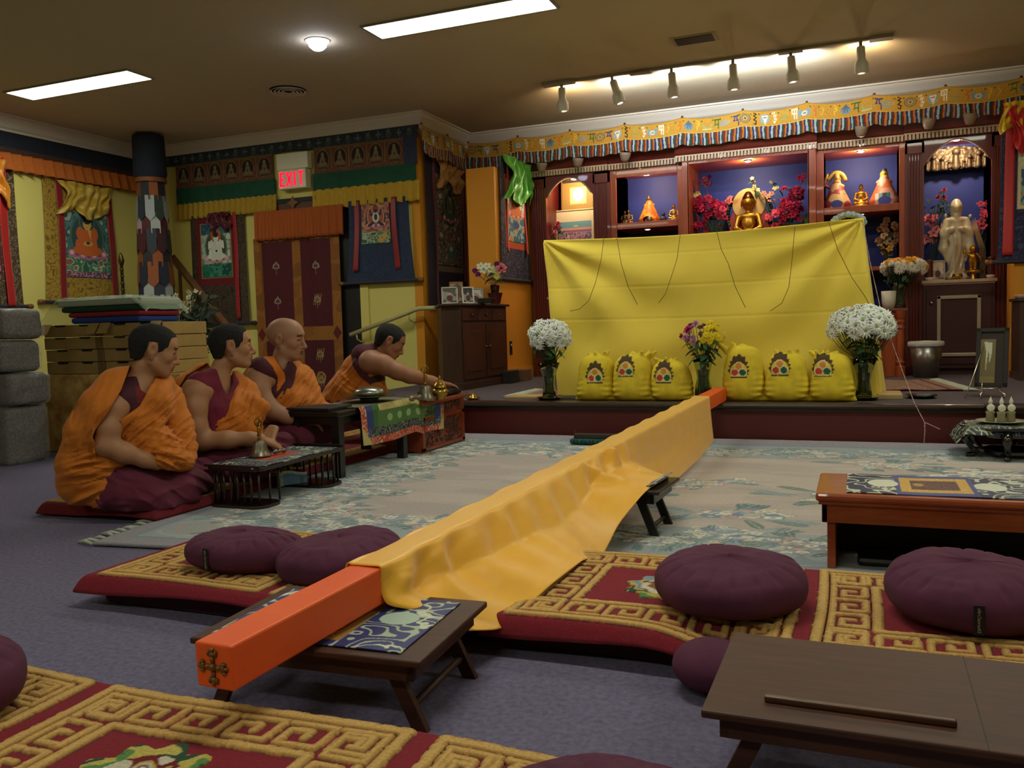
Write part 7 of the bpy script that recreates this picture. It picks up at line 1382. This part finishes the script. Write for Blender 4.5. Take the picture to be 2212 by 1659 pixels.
def head_cols(vs, c, Q, s, skin, hairless, cols):
    L = ((vs-c) @ Q)/s; x, y, z = L.T; near = np.abs(L).max(1) < .16; ay = np.abs(y)
    def C(m, col, a=1.0): m = m & near; cols[m] = cols[m]*(1-a)+np.array(lin(col), np.float32)*a
    C((x > .05) & (ay < .05) & (z < .01) & (z > -.05), '#9a5c48', .35); C((x > .08) & (np.abs(z-.026-.1*(ay-.03)*-1) < .0055) & (ay > .013) & (ay < .05), '#1c1210', .9)
    C((x > .062) & (np.abs(z-.0025) < .0032) & (ay > .017) & (ay < .046), '#120c0a', .95); C((x > .078) & (ay < .021) & (z < -.056) & (z > -.082), '#7c3c34', .75); C((x > .078) & (ay < .02) & (np.abs(z+.068) < .0022), '#2c1210', .9)
    C((ay > .07) & (x > -.02) & (x < .012) & (z < .03) & (z > -.03), '#8c5444', .4)
HAIRP = [(-.25, .25), (.12, .25), (.093, .088), (.06, .068), (.054, .03), (.036, .012), (.03, -.034), (.018, -.034), (.012, .02), (.004, .038), (-.028, .036), (-.036, .0), (-.042, -.03), (-.06, -.052), (-.25, -.06)]
def hair(c, Q, s, parent, poly=HAIRP):
    F = Field(c-.15*s, c+.15*s, .003); E = lambda p, r, k=.02: F.ell(c+Q @ (np.array(p)*s), [q*s for q in r], k*s, 'u', rot=Q, pad=.03)
    E((-.014, 0, .034), (.1025, .0805, .0885)); E((.032, 0, .036), (.0625, .0655, .0645), .03); F.cap(c+Q @ (np.array([-.05, 0, -.02])*s), c+Q @ (np.array([-.05, 0, -.05])*s), .049*s, .046*s, .03)
    X, Y, Z = F.grid(); P = np.stack(np.broadcast_arrays(X, Y, Z), -1)-c; L = (P @ Q)/s; F.d = F.d.astype(np.float32); m = np.abs(F.d) < .02; l = L[m]; sd = polysdf(l[:, 0], l[:, 2], poly)*s*.5; g_ = F.d; g_[m] = np.maximum(F.d[m]+.0025*(vn(l[:, 0]*110, l[:, 1]*110, l[:, 2]*110)-.5), sd+.003*(vn(l[:, 0]*160, l[:, 1]*160, l[:, 2]*160)-.5))
    return field_obj(F, 'hair', m_hair, parent)
def hand(F, w, d, up, s, curl=.5, side=1, spread=.12):
    """palm from wrist w along d, back of the hand facing up; thumb on the given side"""
    d = d/np.linalg.norm(d); up = up-d*(up @ d); up = up/np.linalg.norm(up); sd = np.cross(d, up)*side; A = lambda f, l, u: w+(d*f+sd*l+up*u)*s
    for l in (-.026, 0, .026): F.cap(A(.0, l*.6, 0), A(.075, l, .0), .016*s, .0145*s, .014)
    for i, (l, L) in enumerate(((.03, .072), (.0105, .08), (-.0105, .075), (-.03, .06))):
        p = A(.08, l, 0); a = 0.0; q = p
        for k, f in enumerate((.45, .32, .23)):
            a += curl*(.55 if k == 0 else .7); n_ = q+(d*math.cos(a)+sd*spread*l*20*.3-up*math.sin(a))*L*f*s; F.cap(q, n_, (.0098-.0012*k)*s, (.0088-.0012*k)*s, .004, pad=.015); q = n_
    t0 = A(.02, .03, -.005); t1 = A(.052, .052, -.018); t2 = A(.08, .06, -.026); F.cap(t0, t1, .014*s, .0115*s, .01); F.cap(t1, t2, .0115*s, .0095*s, .004)
def folds(px, py, th, f, amp, seed=0, st=5.0):
    """cloth folds running along direction th (picture frame of the body), f per pixel"""
    c, s = math.cos(th), math.sin(th); u = px*c+py*s; v = -px*s+py*c; n1 = vn(u*f/st+seed, v*f+2.5*vn(u*f/st*.8, v*f*.4, seed), seed % 7); n2 = vn(u*f/st*2+5, v*f*2.2+3*vn(u*f/st, v*f, 1), (seed+3) % 7)
    return amp*((np.abs(n1-.5)*2-.5)+.5*(np.abs(n2-.5)*2-.5))
def cloth(F, name, mat, parent, colfn=None):
    vs, q = F.mesh(); return npmesh(name, vs, q, mat, parent, True, colfn(vs) if colfn else None)
m_oran = M('orange_robe', '#b9660c', .82, col2='#c26e14', nscale=9, sheen=.08, bump=.2, bscale=500); m_skirt = M('maroon_skirt', '#54102a', .85, col2='#5c1430', nscale=8, sheen=.04, bump=.2, bscale=500)
m_vest = M('maroon_vest', rough=.8, paint=True, sheen=.0, bump=.15, bscale=500)
def person(label, A, skin, spec):
    P = Pose(*A); J = P.J; t = thing('person', label, 'person', (A[0], A[1], .06)); lo, hi = spec['box']; c = J(*spec['head'][:3]); Q = headmat(R(spec['head'][3]), R(spec['head'][4]), R(spec['head'][5])); s = spec['hs']
    F = Field(lo, hi, .0045); head_skin(F, c, Q, s, spec.get('fat', 1.0))
    for ch in spec['skin']: F.chain([J(*p[:3]) for p in ch], [p[3] for p in ch], .03)
    for h_ in spec['hands']: hand(F, J(*h_[0]), J(*h_[1])-J(*h_[0]), np.array(h_[2], float), 1.08, *h_[3:])
    vs, q = F.mesh(); cols = np.tile(np.array(lin(skin), np.float32), (len(vs), 1)); n_ = fbm(vs[:, 0]*18, vs[:, 1]*18, vs[:, 2]*18, 2)[:, None]; cols *= (.92+.16*n_); head_cols(vs, c, Q, s, skin, False, cols)
    body = npmesh('body', vs, q, m_skin, t, True, cols)
    if spec.get('hair', True): hair(c, Q, s, body)
    def vol(parts, h, k=.05):
        G = Field(lo, hi, h)
        for ch in parts: G.chain([J(*p[:3]) for p in ch], [p[3] for p in ch], k, pad=.08)
        return G
    # skirt over the crossed legs
    G = vol(spec['skirt'], .0075); m = G.d < .05; px, py, w, Z = P.pix(G, m); G.d[m] = np.maximum(G.d[m]+folds(px, py, *spec['skirtfold']), spec['seat']-Z)
    cloth(G, 'skirt', m_skirt, t)
    # vest
    G = vol(spec['vest'], .006, .04); m = G.d < .04; px, py, w, Z = P.pix(G, m); g = G.d[m]+folds(px, py, 1.2, .09, .004, 3)
    for poly, w0 in spec['vestcut']: g = np.maximum(g, -np.maximum(polysdf(px, py, poly)*P.m, w0-w))
    G.d[m] = g
    def vc(vs):
        c_ = np.tile(np.array(lin(spec['vestcol']), np.float32), (len(vs), 1)); a, b = project(vs)
        for poly, col in spec.get('vestpaint', []): c_[inpoly(a, b, poly)] = lin(col)
        return c_
    cloth(G, 'vest', m_vest, t, vc)
    # robe
    G = vol(spec['robe'], .006, .05); m = G.d < .05; px, py, w, Z = P.pix(G, m); f = 0
    for fr_, cen, rad in spec['folds']: f = f+folds(px, py, *fr_)*np.exp(-(((px-cen[0])/rad)**2+((py-cen[1])/rad)**2)*.8)
    g = np.maximum(G.d[m]+f, spec['seat']-Z)
    for poly, w0 in spec['cut']: g = np.maximum(g, -np.maximum(polysdf(px, py, poly)*P.m, w0-w))
    G.d[m] = g
    if 'robepaint' in spec:
        def rc(vs):
            c_ = np.tile(np.array(lin('#b9660c'), np.float32), (len(vs), 1)); a, b = project(vs)
            for poly, col in spec['robepaint']: c_[inpoly(a, b, poly)] = lin(col)
            return c_
        cloth(G, 'robe', M('orange_maroon_robe', rough=.82, paint=True, sheen=.08, bump=.2, bscale=500), t, rc)
    else: cloth(G, 'robe', m_oran, t)
    return t
SK = '#a07252'
person('nearest seated monk in an orange robe with bowed head and cropped dark hair', (-3.33, 3.33), SK, dict(
    box=((-4.0, 2.85, .04), (-2.85, 3.95, 1.02)), head=(333, 757, .0, 47, 13, 0), hs=1.1, seat=.062, fat=1.06,
    skin=[[(312, 795, 0, .056), (300, 835, 0, .066), (300, 880, 0, .09), (290, 960, 0, .1)], [(300, 850, .0, .075), (262, 868, .1, .065), (247, 885, .14, .058), (234, 925, .17, .056), (230, 962, .18, .05), (270, 978, .19, .046), (312, 993, .18, .035), (340, 1003, .16, .03)]],
    hands=[((340, 1003, .16), (374, 1006, .05), (0, 0, 1), .5, -1)],
    skirt=[[(232, 1035, .0, .11), (260, 1055, .12, .1), (325, 1080, .2, .085), (342, 1095, .2, .075)], [(342, 1095, .2, .065), (400, 1060, .1, .07), (440, 1040, -.05, .06)], [(280, 1020, -.08, .12), (380, 1035, -.12, .085), (440, 1022, -.16, .07)], [(300, 1040, .05, .1), (400, 1045, .0, .08)]], skirtfold=(.5, .03, .028, 4, 3.0),
    vest=[[(300, 845, 0, .088), (290, 890, .02, .118), (283, 950, .0, .125)], [(300, 850, .02, .08), (268, 862, .1, .07)], [(310, 850, -.02, .08), (345, 862, -.12, .07)]], vestcol='#400a20', vestcut=[([(300, 770), (296, 815), (304, 842), (318, 852), (332, 840), (350, 800), (345, 760)], -.3), ([(180, 880), (243, 868), (258, 900), (262, 940), (262, 990), (180, 990)], .07)], vestpaint=[([(292, 835), (318, 830), (312, 875), (296, 868)], '#6a1018')],
    robe=[[(292, 812, -.03, .06), (258, 838, .08, .092), (222, 880, .14, .1), (195, 925, .12, .095), (182, 1000, .05, .115), (175, 1045, .03, .1)], [(262, 900, -.06, .15), (250, 980, -.02, .17)], [(245, 850, .1, .08), (225, 900, .16, .065)], [(330, 838, -.1, .07), (356, 862, -.14, .085), (378, 925, -.1, .085), (392, 965, -.04, .06), (372, 985, .05, .045)], [(345, 830, -.06, .07), (328, 866, .03, .088), (296, 905, .06, .095)], [(290, 925, .04, .12), (335, 962, .08, .085), (362, 985, .14, .055), (398, 998, .1, .045)], [(175, 1045, .03, .09), (222, 1060, .1, .07), (232, 1010, .12, .06)], [(395, 950, -.03, .05), (408, 985, .02, .035)]],
    cut=[([(290, 755), (281, 790), (262, 842), (232, 893), (205, 930), (200, 945), (212, 972), (224, 986), (262, 987), (300, 1000), (330, 1012), (336, 992), (306, 984), (263, 962), (259, 908), (302, 876), (322, 838), (345, 800), (350, 755)], -.05), ([(296, 740), (292, 812), (330, 830), (350, 740)], -.5)],
    folds=[((-.75, .07, .034, 2), (330, 920), 75), ((1.9, .05, .026, 5, 4), (195, 930), 80), ((-.25, .06, .034, 9), (200, 1030), 60), ((.15, .08, .03, 6), (370, 980), 50)]))
person('monk second from the left in crimson vest and orange robe, looking right', (-3.3, 3.97), SK, dict(
    box=((-3.95, 3.4, .04), (-2.85, 4.65, 1.02)), head=(500, 749, .0, 46, -3, 0), hs=1.1, seat=.062,
    skin=[[(480, 790, 0, .056), (468, 825, 0, .066), (465, 880, 0, .1), (465, 940, 0, .11)], [(465, 840, .0, .08), (425, 845, .13, .072), (419, 880, .16, .068), (424, 925, .18, .06), (436, 952, .19, .052), (490, 950, .22, .047), (540, 948, .23, .036), (562, 948, .22, .031)]],
    hands=[((562, 948, .22), (612, 966, .2), (.1, -.2, 1), .42, -1), ((590, 925, .1), (575, 955, .16), (.2, -.3, 1), .5, 1)],
    skirt=[[(415, 985, 0, .1), (470, 1005, .12, .09), (560, 1000, .2, .08)], [(470, 985, -.05, .1), (560, 975, -.1, .085), (610, 960, -.1, .07)], [(560, 1000, .2, .07), (600, 985, .05, .07)]], skirtfold=(.3, .035, .018, 2, 3.0),
    vest=[[(468, 830, 0, .09), (462, 880, .02, .125), (462, 930, .02, .13)], [(465, 828, .02, .08), (432, 832, .11, .075)], [(475, 828, -.02, .08), (510, 838, -.12, .07)]], vestcol='#6a0f30', vestcut=[([(455, 760), (466, 792), (482, 838), (492, 858), (500, 835), (508, 800), (512, 760)], -.3), ([(385, 838), (424, 826), (440, 850), (448, 905), (440, 990), (380, 990)], .06)],
    robe=[[(440, 805, -.08, .06), (408, 838, -.06, .075), (400, 900, -.05, .09), (402, 960, -.04, .09), (405, 985, -.02, .085)], [(478, 900, .0, .13), (482, 938, .03, .115)], [(505, 822, -.1, .06), (528, 850, -.1, .068), (548, 890, -.04, .06), (540, 925, .02, .05)], [(515, 860, -.02, .05), (568, 880, .06, .03)], [(568, 880, .06, .03), (545, 915, .06, .04)], [(510, 880, .03, .07), (535, 930, .1, .05), (585, 945, .05, .03)]],
    cut=[([(450, 755), (447, 785), (402, 812), (388, 835), (384, 900), (395, 950), (425, 978), (470, 975), (455, 930), (462, 906), (488, 880), (500, 840), (505, 800), (512, 755)], -.08), ([(450, 740), (452, 790), (500, 812), (520, 740)], -.5), ([(586, 882), (566, 905), (548, 918), (600, 960), (660, 900), (600, 850)], .03)],
    folds=[((-1.0, .08, .028, 4), (515, 880), 65), ((1.6, .06, .02, 5, 4), (400, 920), 60), ((-.5, .08, .02, 8), (480, 930), 40)]))
person('bald monk third from the left in orange robe with maroon collar', (-3.3, 4.52), '#a0745a', dict(
    box=((-3.95, 3.95, .04), (-2.8, 5.35, 1.05)), head=(619, 733, .0, 14, 4, 3), hs=1.12, seat=.062, hair=False, fat=1.1,
    skin=[[(611, 770, 0, .06), (604, 800, 0, .07), (600, 850, 0, .1), (600, 900, 0, .11)], [(600, 818, .0, .08), (560, 815, .13, .075), (556, 840, .16, .07), (572, 872, .18, .06), (590, 888, .19, .052), (620, 900, .2, .044), (645, 908, .2, .034)]],
    hands=[((645, 908, .2), (690, 915, .18), (0, 0, 1), .5, -1)],
    skirt=[[(560, 940, 0, .1), (600, 955, .14, .09), (650, 950, .22, .08)], [(600, 935, -.05, .11), (660, 930, -.08, .09), (700, 930, -.1, .08)], [(620, 925, .1, .1), (640, 930, .15, .08)]], skirtfold=(.4, .04, .016, 5, 3.0),
    vest=[[(604, 805, 0, .09), (600, 850, .01, .12), (600, 890, .0, .115)], [(600, 800, .03, .085), (566, 800, .12, .085)], [(610, 805, -.02, .08), (640, 815, -.12, .07)]], vestcol='#40091f', vestcut=[([(590, 750), (596, 775), (612, 800), (618, 795), (625, 772), (635, 750)], -.3), ([(520, 800), (545, 792), (562, 815), (575, 850), (598, 862), (600, 920), (520, 920)], .07)], vestpaint=[([(558, 752), (575, 746), (592, 770), (615, 808), (616, 822), (603, 842), (598, 846), (600, 815), (588, 790), (570, 772)], '#c86a08')],
    robe=[[(632, 795, -.1, .06), (650, 820, -.12, .08), (662, 860, -.06, .085), (690, 885, -.02, .05)], [(612, 862, .02, .11), (640, 880, .04, .09), (600, 880, .0, .11)], [(560, 790, -.12, .06), (545, 820, -.1, .07)], [(640, 820, -.03, .07), (630, 860, .05, .07)], [(690, 885, -.02, .05), (725, 890, .0, .035)]],
    cut=[([(575, 735), (560, 752), (520, 775), (525, 830), (556, 875), (585, 905), (640, 915), (620, 890), (592, 878), (598, 850), (616, 825), (628, 795), (632, 775), (640, 735)], -.08), ([(590, 735), (590, 775), (625, 790), (645, 735)], -.5)],
    folds=[((-1.1, .09, .03, 6), (655, 845), 50), ((-.6, .08, .026, 3), (615, 875), 45)]))
person('farthest monk leaning forward, reaching his bare right arm over the carved table', (-3.3, 5.7), '#94644a', dict(
    box=((-4.0, 5.1, .04), (-2.65, 6.6, 1.05)), head=(842, 738, .06, 33, 27, 0), hs=1.08, seat=.062,
    skin=[[(830, 758, .04, .056), (812, 775, .02, .07), (795, 815, 0, .1), (775, 850, 0, .1)], [(812, 778, .06, .08), (800, 782, .14, .082), (828, 788, .18, .072), (858, 802, .19, .06), (885, 812, .17, .053), (905, 816, .14, .047), (932, 824, .1, .038), (948, 827, .07, .032)]],
    hands=[((948, 827, .07), (990, 834, .0), (0, 0, 1), .22, -1)],
    skirt=[[(720, 875, 0, .11), (770, 890, .12, .1), (820, 895, .15, .1)], [(760, 880, -.1, .11), (830, 890, -.1, .1)]], skirtfold=(.3, .04, .014, 2, 3.0),
    vest=[[(815, 762, .02, .07), (800, 790, .02, .1), (790, 830, .02, .11)], [(812, 760, .03, .055), (785, 768, .06, .09)]], vestcol='#480c20', vestcut=[([(828, 740), (822, 757), (835, 775), (860, 775), (860, 740)], -.3), ([(783, 782), (795, 760), (815, 756), (845, 765), (850, 800), (830, 808), (800, 800)], .09)],
    robe=[[(800, 775, -.02, .085), (778, 800, .0, .125), (762, 840, .0, .145), (750, 865, .0, .15)], [(740, 850, -.03, .12), (715, 880, -.02, .11)], [(800, 820, .04, .11), (810, 860, .05, .1)], [(800, 785, .06, .09), (785, 790, .06, .1)], [(700, 880, .0, .07), (690, 890, .02, .06)]],
    cut=[([(778, 795), (782, 772), (798, 757), (835, 745), (870, 780), (860, 812), (818, 806), (798, 804)], .035), ([(812, 725), (806, 748), (835, 772), (870, 775), (870, 725)], -.5)],
    robepaint=[([(800, 733), (770, 748), (758, 765), (762, 792), (778, 815), (800, 832), (808, 826), (790, 800), (777, 790), (778, 770), (797, 756), (820, 752), (820, 735)], '#480c20'), ([(796, 815), (822, 808), (835, 812), (832, 822), (806, 828)], '#2c0c18')],
    folds=[((-1.0, .1, .026, 6), (745, 840), 60), ((.7, .09, .024, 3), (790, 850), 50)]))
